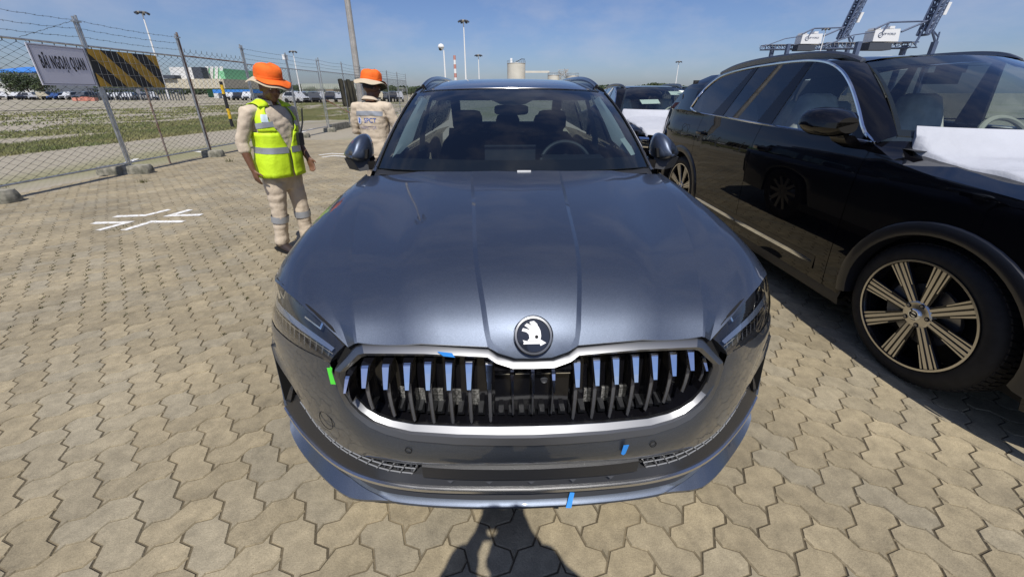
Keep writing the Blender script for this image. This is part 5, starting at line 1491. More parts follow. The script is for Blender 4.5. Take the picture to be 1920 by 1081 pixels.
b = MB(); b.box((.30, 3.45, 1.40), (.16, .04, .50)); b.box((BW - .30, 3.45, 1.40), (.16, .04, .50)); b.box((BW / 2, 3.5, 1.22), (1.3, .04, .16)); b.build('luggage_trim', M['dash'], bs, smooth=False)

# --- the same kind of SUV parked behind, nose to us, white film on its hood
ws2 = copy_tree(bs, (1.85, 7.0, 0), -.03, 'black SUV with white hood film and papers inside its windscreen parked behind the grey car')
ws2.name = 'filmed_suv'; ws2.scale = (.955, .955, .925)
for nm_, c_ in (('windscreen_note', ((.62, .90, 1.49), (.96, .82, 1.50), (1.0, .76, 1.42), (.66, .83, 1.41))), ('windscreen_note', ((1.22, 1.04, 1.655), (1.56, 1.10, 1.655), (1.62, 1.02, 1.585), (1.26, .97, 1.585)))):
    b = MB(); b.prism(c_, (0, .003, -.004)); b.build(nm_, M['paper'], ws2, smooth=False)
# ------------------------------------------------------------------ fence along the yard
FX = -7.62
FP = [3.28, 5.43, 7.60, 9.76, 11.95, 14.17, 16.38, 18.58, 20.75, 22.95, 25.1, 27.3, 29.5]
def chain_link(L, H, pitch=.088, r=.0042, spikes=.05):
    b = MB(); n = int(L / pitch); dz = pitch * 1.12
    m = int(H / dz * 2)
    for k in range(n + 1):
        path = []
        for j in range(m + 1):
            y = k * pitch + (pitch / 2 + .002) * (1 if (j + k) % 2 else -1) + 0.0; z = j * dz / 2
            path.append((.003 * (1 if (j + k) % 2 else -1), min(L, max(0, y)), z))
        path.append((0, min(L, max(0, path[-1][1] + (.012 if m % 2 else -.012))), path[-1][2] + spikes))
        b.tube(path, r, 3, cap=False, up=(1, 0, 0))
    return b
_cl = chain_link(2.09, 2.03)
link_me = None
rw = random.Random(4)
def barbed(p0, p1, sag, m, parent, name='barbed_wire'):
    b = MB(); P0, P1 = Vector(p0), Vector(p1)
    pts = [P0.lerp(P1, t) + Vector((0, 0, -sag * 4 * t * (1 - t) + .006 * math.sin(t * 40))) for t in np.linspace(0, 1, 24)]
    b.tube(pts, .0028, 4)
    n = int((P1 - P0).length / .115)
    for i in range(1, n):
        t = i / n; c = P0.lerp(P1, t) + Vector((0, 0, -sag * 4 * t * (1 - t)))
        a = rw.uniform(0, PI)
        for q in (a, a + PI / 2): d = Vector((math.cos(q), .35, math.sin(q))) * .016; b.tube([c - d, c + d], .0018, 3, cap=False)
    return b.build(name, m, parent, smooth=False)
labels = {
 0: 'galvanised chain-link fence panel nearest the camera, reaching out of the frame at the left edge',
 1: 'galvanised chain-link fence panel carrying the white lettered sign',
 2: 'galvanised chain-link fence panel carrying the black and yellow striped board',
 3: 'chain-link fence panel with rusty post, between the striped board and the worker in the vest',
 4: 'chain-link fence panel directly behind the worker in the yellow vest',
 5: 'chain-link fence panel just right of the worker in the yellow vest',
 6: 'chain-link fence panel midway between the two workers',
 7: 'chain-link fence panel left of the second worker, ending at the dark tarpaulin',
}
for i in range(len(FP) - 1):
    y0, y1 = FP[i], FP[i + 1]; L = y1 - y0
    dz = rw.uniform(-.02, .02); lean = rw.uniform(-.01, .01)
    lab = labels.get(i, 'distant chain-link fence panel right of the second worker')
    fp = empty('fence_panel', (FX + (0.04 if i > 5 else 0), y0, 0), 0, lab, 'fence', 'chain-link fence panels along the yard')
    rusty = i == 3
    def post(y, h, m, r_=.0185):
        b = MB(); b.tube([(0, y, .12), (lean, y, h)], r_, 10); return b.build('post', m, fp)
    post(.027, 2.76 + dz, M['rust'] if rusty else M['steel']); post(L - .027, 2.74 + dz, M['steel'])
    htop = 2.28 + dz
    b = MB(); b.tube([(0, .05, htop), (0, L - .05, htop + .0)], .0165, 8); b.build('top_rail', M['rust'] if rusty else M['steel'], fp)
    b = MB(); b.tube([(0, .05, .215 + dz * .5), (0, L - .05, .215)], .0165, 8); b.build('bottom_rail', M['steel'], fp)
    if i in (1, 3, 5):
        b = MB(); b.tube([(0, .07, 1.25), (0, L - .07, 1.25)], .004, 5); b.build('tension_wire', M['wire'], fp)
    if link_me is None:
        lo = _cl.build('chain_link', M['wire'], fp, smooth=False, merge=0); link_me = lo.data
    else:
        lo = bpy.data.objects.new('chain_link', link_me); COL.objects.link(lo); lo.parent = fp
    lo.location = (0, .05, .22 + dz); lo.scale = (1, (L - .10) / 2.09, 1.0 if i != 3 else 1.07); lo['kind'] = 'stuff'
    if i != 3:
        for z in (2.42, 2.55, 2.68): barbed((0, .03, z + dz), (lean, L - .03, z + dz), rw.uniform(.01, .04), M['wire'], fp)
    if i == 1: barbed((0, 1.2, 2.30), (0, L - .06, 2.66), .0, M['wire'], fp)
    b = MB()
    for y in (.035, L - .035):
        b.box((0, y, 2.66 + dz), (.05, .07, .02)); 
    b.build('wire_clip', M['steel'], fp, smooth=False)['kind'] = 'stuff'
# thin prop behind the second panel
b = MB(); b.tube([(0, 0, -.03), (0, 0, 1.60)], .018, 8); o = b.build('thin_post', M['rust']); o.location = (-7.80, 8.72, 0); tag(o, 'thin rusty steel post standing behind the striped board panel', 'post')
# concrete feet
def foot(x, y, rz, s, label, grp=None):
    b = MB(); R = []
    r_ = random.Random(int(y * 100))
    for z, k in ((0, 1.0), (.05, 1.02), (.12, .97), (.16, .88)):
        row = []
        for a in np.linspace(0, 2 * PI, 20, endpoint=False):
            ca, sa = math.cos(a), math.sin(a)
            row.append((.24 * k * math.copysign(abs(ca) ** .35, ca) * s * r_.uniform(.95, 1.04), .11 * k * math.copysign(abs(sa) ** .4, sa) * s * r_.uniform(.92, 1.06), z * s + r_.uniform(-.006, .006) * (z > 0)))
        R.append(row)
    b.grid(R, cu=True); b.ngon(R[-1]); o = b.build('concrete_foot', M['concrete'], angle=50)
    o.location = (x, y, 0); o.rotation_euler = (0, 0, rz); return tag(o, label, 'concrete block', 'concrete feet under the fence')
foot(FX, FP[1], .1, 1.15, 'rounded concrete fence foot cut by the left edge of the photo')
foot(FX + .10, FP[2] + .02, .15, 1.05, 'mossy concrete fence foot under the post between sign and striped board')
foot(FX - .32, FP[2] - .06, .05, 1.05, 'darker concrete block behind the fence, beside the lettered sign post')
foot(FX + .05, FP[3], .1, 1.0, 'mossy concrete fence foot at the rusty post left of the vest worker')
foot(FX, FP[4], .1, 1.0, 'concrete fence foot at the post behind the vest worker')
foot(FX + .05, FP[5], .1, 1.0, 'pale concrete fence foot just right of the vest worker')
foot(FX + .05, FP[6], .1, 1.0, 'pale concrete fence foot next to the second worker')
for k in (7, 8, 9): foot(FX + .05, FP[k], .1, 1.0, 'distant concrete fence foot behind the second worker')
b = MB(); b.box((0, 0, .13), (.16, 1.7, .26)); o = b.build('concrete_beam', M['concrete'], smooth=False); o.location = (FX + .0, 17.5, 0); tag(o, 'long low concrete beam between the last two visible fence feet', 'beam')
# lettered sign
sg = empty('lettered_sign', (FX + .035, 7.08, 1.925), 0, 'white rectangular sign with black lettering hung on the chain-link fence', 'sign')
b = MB(); b.box((0, 0, 0), (.012, .87, .615)); b.build('sign_panel', M['sign_white'], sg, smooth=False)
b = MB()
for y, z, sy, sz in ((0, .285, .83, .006), (0, -.285, .83, .006), (.412, 0, .006, .576), (-.412, 0, .006, .576)): b.box((.0075, y, z), (.002, sy, sz))
b.build('sign_border', M['sign_black'], sg, smooth=False)['kind'] = 'stuff'
t = text_mesh('sign_lettering', 'B\u00c3I NGO\u1ea0I QUAN', .265, M['sign_black'], sg, (.0085, .01, .035), (PI / 2, 0, PI / 2), .001, .27, bold=.007, space=1.2)
for y in (-.40, .40):
    b = MB(); b.tube([(0, y, .30), (-.035, y, .36)], .003, 5); b.build('hanging_wire', M['wire'], sg)
# striped board
sb = empty('striped_board', (FX + .032, 8.27, 1.92), 0, 'black board with diagonal yellow stripes behind thin bars on the fence', 'hazard board')
b = MB(); b.box((0, 0, 0), (.012, 1.42, .63)); b.build('board_panel', M['banner_black'], sb, smooth=False)
def clip_poly(pts, x0, x1):
    def cut(P, f, v):
        out = []
        for i in range(len(P)):
            a, c = P[i - 1], P[i]; ia, ic = f * (a[0] - v) >= 0, f * (c[0] - v) >= 0
            if ia != ic: t = (v - a[0]) / (c[0] - a[0]); out.append((v, a[1] + (c[1] - a[1]) * t))
            if ic: out.append(c)
        return out
    return cut(cut(pts, 1, x0), -1, x1)
for k in range(-1, 3):
    y_top = -.78 + k * .61
    poly = clip_poly([(y_top, .312), (y_top + .31, .312), (y_top + .31 + .60, -.312), (y_top + .60, -.312)], -.705, .705)
    if len(poly) < 3: continue
    b = MB(); b.prism([(.0075, y, z) for y, z in poly], (.0012, 0, 0)); b.build('yellow_stripe', M['banner_yellow'], sb, smooth=False)
b = MB()
for y in np.linspace(-.60, .70, 13): b.tube([(.016, y, -.40), (.016, y, .33)], .0022, 4)
for z in (.12, -.10, -.312): b.tube([(.017, -.70, z), (.017, .71, z)], .0022, 4)
b.build('guard_bars', M['steel'], sb, smooth=False)['kind'] = 'stuff'
# round tag and padlock wire under the board
b = MB(); b.lathe([(0, .002), (.05, .002), (.05, -.002), (0, -.002)], (0, 0, 0), 20, 'x'); o = b.build('round_tag', M['white'], recalc=True); o.location = (FX + .03, 8.30, 1.53); tag(o, 'small white round tag hanging on the mesh below the striped board', 'tag')
# dark tarpaulin bundled at the fence behind the second worker
b = MB(); R = []
for z in np.linspace(.9, 2.05, 10):
    R.append([(.05 * math.sin(k * 1.9 + z * 2) + .03, y, z + .03 * math.sin(k)) for k, y in enumerate(np.linspace(-.2, 1.5, 14))])
b.grid(R); o = b.build('tarpaulin', mat('tarpaulin', (.05, .045, .032), .8, col2=(.10, .09, .055), scale=3)); o.location = (FX + .03, 18.2, 0); tag(o, 'dark brown tarpaulin draped on the fence left of the second worker', 'tarpaulin')
# rod in the second worker's hands
b = MB(); b.tube([(-2.23, 4.86, 1.425), (-1.86, 4.86, 1.22), (-1.82, 4.88, 1.10)], .007, 6); o = b.build('rod', M['rust']); tag(o, 'thin pale rod sticking out left of the second worker', 'rod')
# black and yellow marker post in the yard
mp = empty('marker_post', (-13.0, 18.4, -.03), 0, 'black and yellow banded marker post standing in the yard left of the vest worker', 'post')
for k, (z0, z1, m) in enumerate(((0, .42, 'banner_black'), (.42, .86, 'yellow'), (.86, 1.48, 'banner_black'), (1.48, 1.86, 'yellow'), (1.86, 2.0, 'banner_black'))):
    b = MB(); b.tube([(0, 0, z0), (0, 0, z1)], .065, 12); b.build('band', M[m], mp)
# ------------------------------------------------------------------ far side of the yard, port beyond
def at(u, v, Y):
    """ground-plan position seen at photo pixel u at distance Y, and height for pixel v"""
    d = Vector(((u - 960) / F_PX, 0, 0)) + fwd - Vector((0, math.sin(PITCH), math.cos(PITCH))) * ((v - 460) / F_PX)
    t = Y / d.y; return Vector((d.x * t, Y, CAM_H + d.z * t))
# parked vehicles across the yard
M['far_glass'] = mat('far_car_glass', (.02, .025, .03), .1)
far_paints = [('white', (.52, .53, .54)), ('silver', (.38, .39, .41)), ('black', (.012, .012, .014)), ('dark grey', (.07, .075, .08)), ('blue', (.03, .07, .20)), ('pale gold', (.45, .40, .28))]
far_proto = []
def car_shell(L=4.4, H=1.6, boxy=.0):
    b = MB(); R = []
    prof = [(0, .45, .70), (.04, .70, .78), (.25, .86, .84), (1.0, .96, .86), (1.55, H - .05 - .25 * boxy * 0, .70), (2.2, H, .70), (3.3, H - .03, .70), (3.95, H - .25 + .2 * boxy, .72), (4.25, 1.0, .82), (L, .75, .82), (L, .40, .80)]
    for y, z, w in prof:
        R.append([(-w * .97, y, .30), (-w * 1.06 if z < 1.05 else -.86, y, min(z, .88) * .98), (-w, y, z), (0, y, z + .02), (w, y, z), (w * 1.06 if z < 1.05 else .86, y, min(z, .88) * .98), (w * .97, y, .30)])
    b.grid(R); return b
for nm, c in far_paints:
    root = empty('parked_car', (0, 0, 0))
    car_shell().build('body', mat('far_paint_' + nm.replace(' ', '_'), c, .25, 0, .5, 1.0), root, angle=30)
    b = MB(); b.grid([[(-.70, 1.10, 1.02), (0, 1.06, 1.03), (.70, 1.10, 1.02)], [(-.62, 1.52, 1.50), (0, 1.50, 1.53), (.62, 1.52, 1.50)]])
    b.build('windscreen', M['far_glass'], root)
    for s in (-1, 1):
        b = MB(); b.grid([[(s * .875, 1.25, 1.0), (s * .875, 2.4, 1.02), (s * .875, 3.8, 1.06)], [(s * .735, 1.75, 1.50), (s * .735, 2.4, 1.53), (s * .745, 3.55, 1.48)]]); b.build('side_window', M['far_glass'], root)
    for x in (-.78, .78):
        for y in (.85, 3.5):
            b = MB(); b.tube([(x - .11, y, .33), (x + .11, y, .33)], .33, 14); b.build('wheel', M['rubber'], root)
    b = MB(); b.box((0, -.01, .62), (1.1, .05, .22)); b.build('grille', M['gloss_black'], root, smooth=False)
    far_proto.append((nm, root))
cnt = {}
rc = random.Random(21)
def place_far(x, y, rz, k=None):
    k = rc.choices(range(6), (3, 3, 3, 4, 1, 1))[0] if k is None else k
    nm, root = far_proto[k]
    lab = nm + ' car parked in the distant row beyond the fence'
    first = cnt.get(k, 0) == 0; cnt[k] = cnt.get(k, 0) + 1
    o = root if first else copy_tree(root)
    o.location = (x, y, -.03); o.rotation_euler = (0, 0, rz); s_ = rc.uniform(.93, 1.06); o.scale = (s_, s_, rc.uniform(.95, 1.12))
    tag(o, lab, 'car', 'cars parked far beyond the fence'); o.name = 'parked_car'
# a row running from far left to behind the second worker
for u, Y, rz in [(548, 70, .35), (566, 69, .3), (583, 68, .9), (600, 68, .4), (618, 68, .3), (636, 69, .35), (708, 70, .2), (722, 71, .2), (735, 71, .2), (748, 72, .3), (426, 88, .3), (444, 86, .3), (462, 84, .4)]:
    p = at(u, 185, Y); place_far(p.x, Y, rz)
place_far(at(574, 185, 64).x, 64, 1.2, 0); place_far(at(553, 185, 66).x, 66, .5, 1); place_far(at(592, 185, 65).x, 65, .6, 3)
for k in range(26):
    u = 2 + k * 11.6 + rc.uniform(-3, 3); Y = 92 + rc.uniform(-4, 5)
    if 225 < u < 235: continue
    p = at(u, 185, Y); place_far(p.x, Y, rc.uniform(-.2, 1.2))
for k_, (nm_, r_) in enumerate(far_proto):
    if not cnt.get(k_):
        for c_ in kids(r_): bpy.data.objects.remove(c_)
        bpy.data.objects.remove(r_)
# guardrail-like black barrier in front of the left row
b = MB(); A, B_ = at(150, 180, 84), at(330, 180, 84)
n = 34
for k in range(n):
    t = k / (n - 1); x = A.x + (B_.x - A.x) * t
    b.box((x, 86, 1.1), (.16, .1, 2.3))
b.box(((A.x + B_.x) / 2, 86, 2.25), (B_.x - A.x, .1, .35)); 
o = b.build('yard_railing', M['wall_dark'], smooth=False); tag(o, 'dark upright railing along the far edge of the yard behind the striped board', 'railing')
# salmon heap
b = MB(); p = at(160, 184, 80)
for k in range(7): b.box((p.x + rc.uniform(-2, 2), 80 + rc.uniform(-.6, .6), .3), (1.1, .8, rc.uniform(.4, .9)), rz=rc.uniform(0, 3))
o = b.build('salmon_barriers', mat('salmon_plastic', (.62, .27, .20), .6), smooth=False); o['kind'] = 'stuff'

def building(name, label, cat='building', group=None): return empty(name, (0, 0, 0), 0, label, cat, group)
def block(root, part, u0, u1, v_top, v_bot, Y, depth, m, ztop2=None):
    a, c = at(u0, v_top, Y), at(u1, v_top, Y); zb = max(-.05, at(u0, v_bot, Y).z) if v_bot is not None else -.05
    z1 = a.z; z2 = c.z if ztop2 is None else ztop2
    b = MB(); P = [(a.x, Y, zb), (c.x, Y, zb), (c.x, Y, z2), (a.x, Y, z1)]
    b.prism(P, (0, depth, 0)); return b.build(part, m, root, smooth=False, recalc=True)
bd1 = building('blue_roof_hall', 'low hall with bright blue roof at the far left behind the fence')
block(bd1, 'wall', -30, 58, 137, None, 150, 20, M['wall_white']); 
a, c = at(-40, 121, 148), at(60, 124, 148); z0 = at(0, 136, 148).z
b = MB(); b.prism([(a.x, 148, z0), (a.x, 148, z0 + .4), (a.x, 162, a.z), (a.x, 176, z0 + .4), (a.x, 176, z0)], (c.x - a.x, 0, 0)); b.build('roof', M['blue_roof'], bd1, smooth=False, recalc=True)
for k in range(5):
    p = at(2 + k * 12, 145, 149.5); b = MB(); b.box((p.x, 149.9, p.z - .6), (1.3, .3, 1.6)); b.build('window', M['window_dark'], bd1, smooth=False)
bd2 = building('white_warehouse', 'white warehouse with beige lower wall behind the striped board')
block(bd2, 'wall', 316, 374, 126, 148, 152, 22, M['wall_white']); block(bd2, 'beige_wall', 305, 418, 148, 166, 150, 24, M['wall_beige'])
block(bd2, 'dark_bay', 358, 376, 126, 148, 151.8, 3, M['wall_dark']); block(bd2, 'canopy', 298, 326, 141, 147, 149, 4, M['wall_dark'])
for k in range(14):
    p = at(310 + k * 8, 157, 149.9); b = MB(); b.box((p.x, 149.92, p.z), (.12, .14, 3.2)); b.build('wall_rib', M['wall_white'], bd2, smooth=False)
bd3 = building('green_warehouse', 'warehouse with green and white striped front left of the vest worker')
block(bd3, 'wall', 376, 412, 128, None, 156, 22, M['wall_green']); block(bd3, 'green_column', 410, 419, 133, None, 155, 2, M['wall_green'])
for k in range(4):
    b = MB(); p = at(380 + k * 9, 137, 155.8); q = at(386 + k * 9, 137, 155.8)
    b.prism([(p.x, 155.9, p.z - 3.0), (q.x, 155.9, p.z - 3.0), (q.x + 1.6, 155.9, p.z + 2.2), (p.x + 1.6, 155.9, p.z + 2.2)], (0, -.1, 0)); b.build('white_stripe', M['wall_white'], bd3, smooth=False, recalc=True)
bd4 = building('blue_shed', 'long low blue-roofed shed beyond the marker post')
block(bd4, 'roof', 398, 470, 168, 175, 120, 14, M['blue_roof']); block(bd4, 'wall', 400, 470, 175, None, 122, 12, M['wall_white'])
bd5 = building('grey_green_hall', 'very long hall with grey-green roof far behind the vest worker')
block(bd5, 'wall', 566, 668, 167, None, 300, 40, M['wall_white']); block(bd5, 'roof', 564, 670, 157, 167, 299, 42, M['roof_grey'])
b = MB()
for k in range(24):
    p = at(566 + k * 4.3, 162, 298.6); b.box((p.x, 298.7, p.z), (.25, .5, 3.4))
b.build('roof_ribs', M['wall_white'], bd5, smooth=False)['kind'] = 'stuff'
bd6 = building('white_block', 'small white building above the trees right of the second worker')
block(bd6, 'wall', 744, 756, 166, 172, 280, 12, M['wall_white']); block(bd6, 'roof', 743, 757, 164.5, 166, 279, 14, M['roof_grey'])
bd7 = building('wooden_stack', 'brown stacked pallets in the tree line left of the second worker', 'stack')
for k in range(4): block(bd7, 'pallet_layer', 611, 625, 168 + k * 5, 171 + k * 5, 110, 4, mat('pallet_brown', (.25, .20, .14), .9))

# trees along the far edge
def tree(x, y, h, w, m, label, seed, n=900):
    r_ = random.Random(seed)
    root = empty('tree', (x, y, -.05), 0, label, 'tree', 'trees along the far edge of the yard')
    b = MB(); b.tube([(0, 0, 0), (.1, 0, h * .3), (r_.uniform(-.3, .3), .1, h * .7)], [h * .035, h * .025, h * .008], 7)
    for k in range(4):
        a = r_.uniform(0, 2 * PI); b.tube([(.05, 0, h * .3), (w * .3 * math.cos(a), w * .3 * math.sin(a), h * r_.uniform(.5, .75))], [h * .016, h * .006], 5)
    b.build('trunk', M['bark'], root)
    c = MB()
    lobes = [(r_.gauss(0, w * .24), r_.gauss(0, w * .24), h * r_.uniform(.38, .86), w * r_.uniform(.16, .30)) for _ in range(9)]
    for _ in range(n):
        lx, ly, lz, lr = r_.choice(lobes)
        v = Vector((r_.gauss(0, 1), r_.gauss(0, 1), r_.gauss(0, 1))).normalized() * lr * r_.uniform(.55, 1.05)
        p = Vector((lx, ly, lz)) + v; s = h * r_.uniform(.018, .042)
        d1 = Vector((r_.gauss(0, 1), r_.gauss(0, 1), r_.gauss(0, 1))).normalized() * s; d2 = d1.cross(Vector((r_.gauss(0, 1), r_.gauss(0, 1), r_.gauss(0, 1)))).normalized() * s * .7
        c.add([p - d1, p + d2, p + d1, p - d2], [(0, 1, 2, 3)])
    o = c.build('crown', m, root, smooth=False, merge=0); o['kind'] = 'stuff'
    return root
tp = []
for k, (u, v, Y, wz) in enumerate([(8, 140, 110, 1.2), (24, 136, 112, 1.3), (40, 141, 112, 1.2), (56, 139, 114, 1.2), (70, 143, 114, 1.1), (452, 165, 150, 1.6), (468, 164, 150, 1.6), (548, 166, 150, 1.5), (566, 168, 148, 1.6), (585, 165, 150, 1.6), (604, 168, 150, 1.6), (628, 168, 150, 1.7), (645, 166, 150, 1.6), (664, 167, 152, 1.6), (716, 168, 160, 1.7), (734, 167, 160, 1.7), (752, 166, 160, 1.8), (768, 165, 160, 1.8), (786, 166, 165, 1.8)]):
    p = at(u, v, Y)
    lab = 'dark bushy tree beneath the blue roof at far left' if u < 100 else ('dark tree behind the hat of the vest worker' if u < 480 else ('dark tree in the line below the grey-green hall' if u < 690 else 'dark tree in the line right of the second worker'))
    tree(p.x, Y, max(3, p.z + .05) * 1.02, max(3, p.z) * wz, M['leaf_dark'] if k % 3 else M['leaf'], lab, 100 + k, 700 if u > 100 else 1100)
# the woods closing the view, one far mass
c = MB(); r_ = random.Random(77)
for _ in range(9000):
    x = r_.uniform(-420, 160); y = 330 + r_.uniform(-8, 8); h = 6.5 + 3.2 * mnoise.noise(Vector((x * .03, 0, 0))) + 2.0 * mnoise.noise(Vector((x * .11, 3, 0)))
    z = h * r_.uniform(0, 1) ** .6; s = r_.uniform(.6, 1.4)
    d1 = Vector((r_.gauss(0, 1), r_.gauss(0, .4), r_.gauss(0, 1))).normalized() * s; d2 = d1.cross(Vector((r_.gauss(0, .5), 1, r_.gauss(0, .5)))).normalized() * s * .8
    p = Vector((x, y, z)); c.add([p - d1, p + d2, p + d1, p - d2], [(0, 1, 2, 3)])
o = c.build('far_woods', M['leaf_dark'], smooth=False, merge=0); o['kind'] = 'stuff'

# ---- masts, lamp poles, chimney, tanks, cranes
def pole(name, label, u, v_top, Y, r0, r1, m, cat, group=None, du=0.0):
    p = at(u, v_top, Y); root = empty(name, (p.x, Y, -.05), 0, label, cat, group)
    H = p.z + .05; b = MB(); b.tube([(0, 0, 0), (0, 0, H)], [r0, r1], 12); b.build('pole', m, root); return root, H
# tall pole near the fence, running out of the frame, its floodlights above
root, H = pole('lamp_pole', 'tall tapering grey lamp pole rising out of the frame behind the second worker', 669, 130, 26.5, .21, .16, M['galv_pole'], 'lamp pole')
kids(root)[0].data.transform(Matrix.Identity(4))
bpy.data.objects.remove(kids(root)[0])
b = MB(); b.tube([(0, 0, 0), (0, 0, 4.5), (0, 0, 14.5)], [.215, .185, .11], 14); b.build('pole', M['galv_pole'], root)
b = MB(); b.box((0, -.19, 2.45), (.34, .05, .02)); b.tube([(.05, -.20, .1), (.03, -.19, 3.6), (0, -.17, 9)], .012, 5); b.build('conduit', M['steel'], root, smooth=False)
for k in range(6):
    a = 2 * PI * k / 6; b = MB(); b.tube([(0, 0, 14.3), (.75 * math.cos(a), .75 * math.sin(a), 14.5)], .03, 6); b.box((.9 * math.cos(a), .9 * math.sin(a), 14.4), (.5, .42, .22), rz=a, ry=.5); b.build('floodlight', M['wall_dark'], root, smooth=False)
def high_mast(label, u, v, Y, s=1.0):
    root, H = pole('high_mast', label, u, v, Y, .28 * s, .14 * s, M['white'], 'light mast', 'high light masts over the port')
    b = MB(); b.lathe([(.1 * s, H - .2), (1.15 * s, H), (1.15 * s, H + .25 * s), (.1 * s, H + .4 * s)], (0, 0, 0), 16); b.build('crown_ring', M['galv_pole'], root, recalc=True)
    for k in range(6):
        a = 2 * PI * k / 6; b = MB(); b.box((1.3 * s * math.cos(a), 1.3 * s * math.sin(a), H - .1), (.62 * s, .55 * s, .42 * s), rz=a, ry=.5); b.build('floodlight', M['wall_dark'], root, smooth=False)
    return root
high_mast('tallest white light mast with dark lamp ring left of the roof centre', 869, 40, 130, 1.05)
high_mast('slim light mast with dark lamps above the striped board', 266, 24, 110, .95)
high_mast('smaller light mast between the tall mast and the cream tank', 897, 104, 170, 1.0)
high_mast('small light mast above the vest worker, behind the fence', 549, 97, 120, .7)
high_mast('faint light mast above the filmed black SUV', 1273, 116, 190, .9)
high_mast('light mast beside the left crane, above the black SUV roof', 1549, 55, 230, 1.25)
root, H = pole('camera_pole', 'white pole with a round white camera dome above the grey SUV roof', 832, 95, 60, .13, .10, M['white'], 'camera pole')
b = MB(); b.lathe([(0, H + .9), (.35, H + .75), (.45, H + .45), (.30, H + .2), (.1, H)], (-.35, 0, 0), 18); b.build('camera_dome', M['white'], root); b = MB(); b.lathe([(0, H - .05), (.2, H + .05), (.24, H + .25)], (-.45, -.1, 0), 14); b.build('camera_lens', M['gloss_black'], root)
root, H = pole('pole_camera', 'grey pole with a small white box camera behind the fence right of the vest worker', 537, 112, 24, .04, .04, M['steel'], 'camera pole')
b = MB(); b.box((-.05, 0, H + .12), (.16, .3, .26)); b.build('camera_box', M['white'], root, smooth=False)
p = at(852, 104, 320); ch = empty('chimney', (p.x, 320, -.05), 0, 'distant red and white banded chimney above the grey SUV roof', 'chimney')
H = p.z
for k in range(9):
    z0, z1 = H * k / 9, H * (k + 1) / 9; rr_ = 1.15 - .03 * k
    b = MB(); b.tube([(0, 0, z0), (0, 0, z1)], rr_, 14); b.build('band', M['white'] if k % 2 else M['chim_red'], ch)
def tank(label, u0, u1, v, Y, name='storage_tank'):
    a, c = at(u0, v, Y), at(u1, v, Y); r_ = (c.x - a.x) / 2; H = a.z + .05
    t = empty(name, ((a.x + c.x) / 2, Y, -.05), 0, label, 'storage tank')
    b = MB(); b.lathe([(r_, 0), (r_, H), (r_ * .98, H), (0, H + r_ * .10)], (0, 0, 0), 40); b.build('shell', M['tank'], t, angle=40)
    b = MB(); b.lathe([(r_ * 1.01, H - .25), (r_ * 1.03, H - .1), (r_ * 1.01, H + .05)], (0, 0, 0), 40); b.build('rim_band', M['galv_pole'], t)
    b = MB()
    for k in range(20):
        a_ = 2 * PI * k / 20; b.tube([(r_ * math.cos(a_), r_ * math.sin(a_), H), (r_ * math.cos(a_), r_ * math.sin(a_), H + 1.1)], .05, 4)
    b.tube([(r_ * math.cos(a_), r_ * math.sin(a_), H + 1.1) for a_ in np.linspace(0, 2 * PI, 32, endpoint=False)], .05, 4, closed=True)
    b.build('railing', M['steel'], t, smooth=False)['kind'] = 'stuff'
    return t, r_, H
t1, r1, H1 = tank('tall cream storage tank above the grey SUV roof', 951, 985, 119, 210)
b = MB(); b.box((-r1 * .55, 0, H1 + 1.2), (1.0, 1.0, 2.2)); b.build('roof_box', M['white'], t1, smooth=False)
b = MB(); b.tube([(-r1 * .1, 0, H1 + .4), (r1 * .6, 0, H1 + 2.0), (r1 * .95, 0, H1 + 1.8)], .2, 6); b.build('roof_boom', M['wall_dark'], t1, smooth=False)
t2, r2, H2 = tank('low cream tank left of the roof pipework, above the grey SUV roof', 1027, 1049, 141.5, 200)
t3, r3_, H3 = tank('low cream tank right of the roof pipework, near the roof rail', 1063, 1085, 142.5, 196)
a, c = at(985, 135, 204), at(1030, 137, 204)
b = MB(); b.box(((a.x + c.x) / 2, 204, a.z), (c.x - a.x, .8, .9)); o = b.build('pipe_bridge', M['tank'], smooth=False); tag(o, 'pale horizontal pipe bridge from the tall tank to the low tanks', 'pipe bridge')
p = at(1056, 136, 198); b = MB()
for k in range(9): b.tube([(p.x + rc.uniform(-2.5, 2.5), 198 + rc.uniform(-1, 1), p.z - 3), (p.x + rc.uniform(-2.5, 2.5), 198, p.z + rc.uniform(-.5, 2.2))], .12, 4)
for k in range(4): b.tube([(p.x - 2.5, 198, p.z - 1 + k * .7), (p.x + 2.5, 198, p.z - 1 + k * .7)], .1, 4)
o = b.build('pipework', M['galv_pole'], smooth=False); tag(o, 'tangle of grey pipes and ladders between the two low tanks', 'pipework')

def lattice(b, p0, p1, w, h, n, r_):
    """truss girder from p0 to p1"""
    P0, P1 = Vector(p0), Vector(p1); d = (P1 - P0).normalized(); s = Vector((0, 1, 0)); u_ = d.cross(s).normalized()
    cs = [(-1, -1), (1, -1), (1, 1), (-1, 1)]
    for a_, c_ in cs: b.tube([P0 + s * a_ * w / 2 + u_ * c_ * h / 2, P1 + s * a_ * w / 2 + u_ * c_ * h / 2], r_, 5)
    for k in range(n):
        q0, q1 = P0.lerp(P1, k / n), P0.lerp(P1, (k + 1) / n)
        for i in range(4):
            a_, c_ = cs[i], cs[(i + 1) % 4]
            A_ = q0 + s * a_[0] * w / 2 + u_ * a_[1] * h / 2; B2 = q1 + s * c_[0] * w / 2 + u_ * c_[1] * h / 2
            b.tube([A_, B2], r_ * .6, 4); b.tube([q0 + s * a_[0] * w / 2 + u_ * a_[1] * h / 2, q0 + s * c_[0] * w / 2 + u_ * c_[1] * h / 2], r_ * .6, 4)
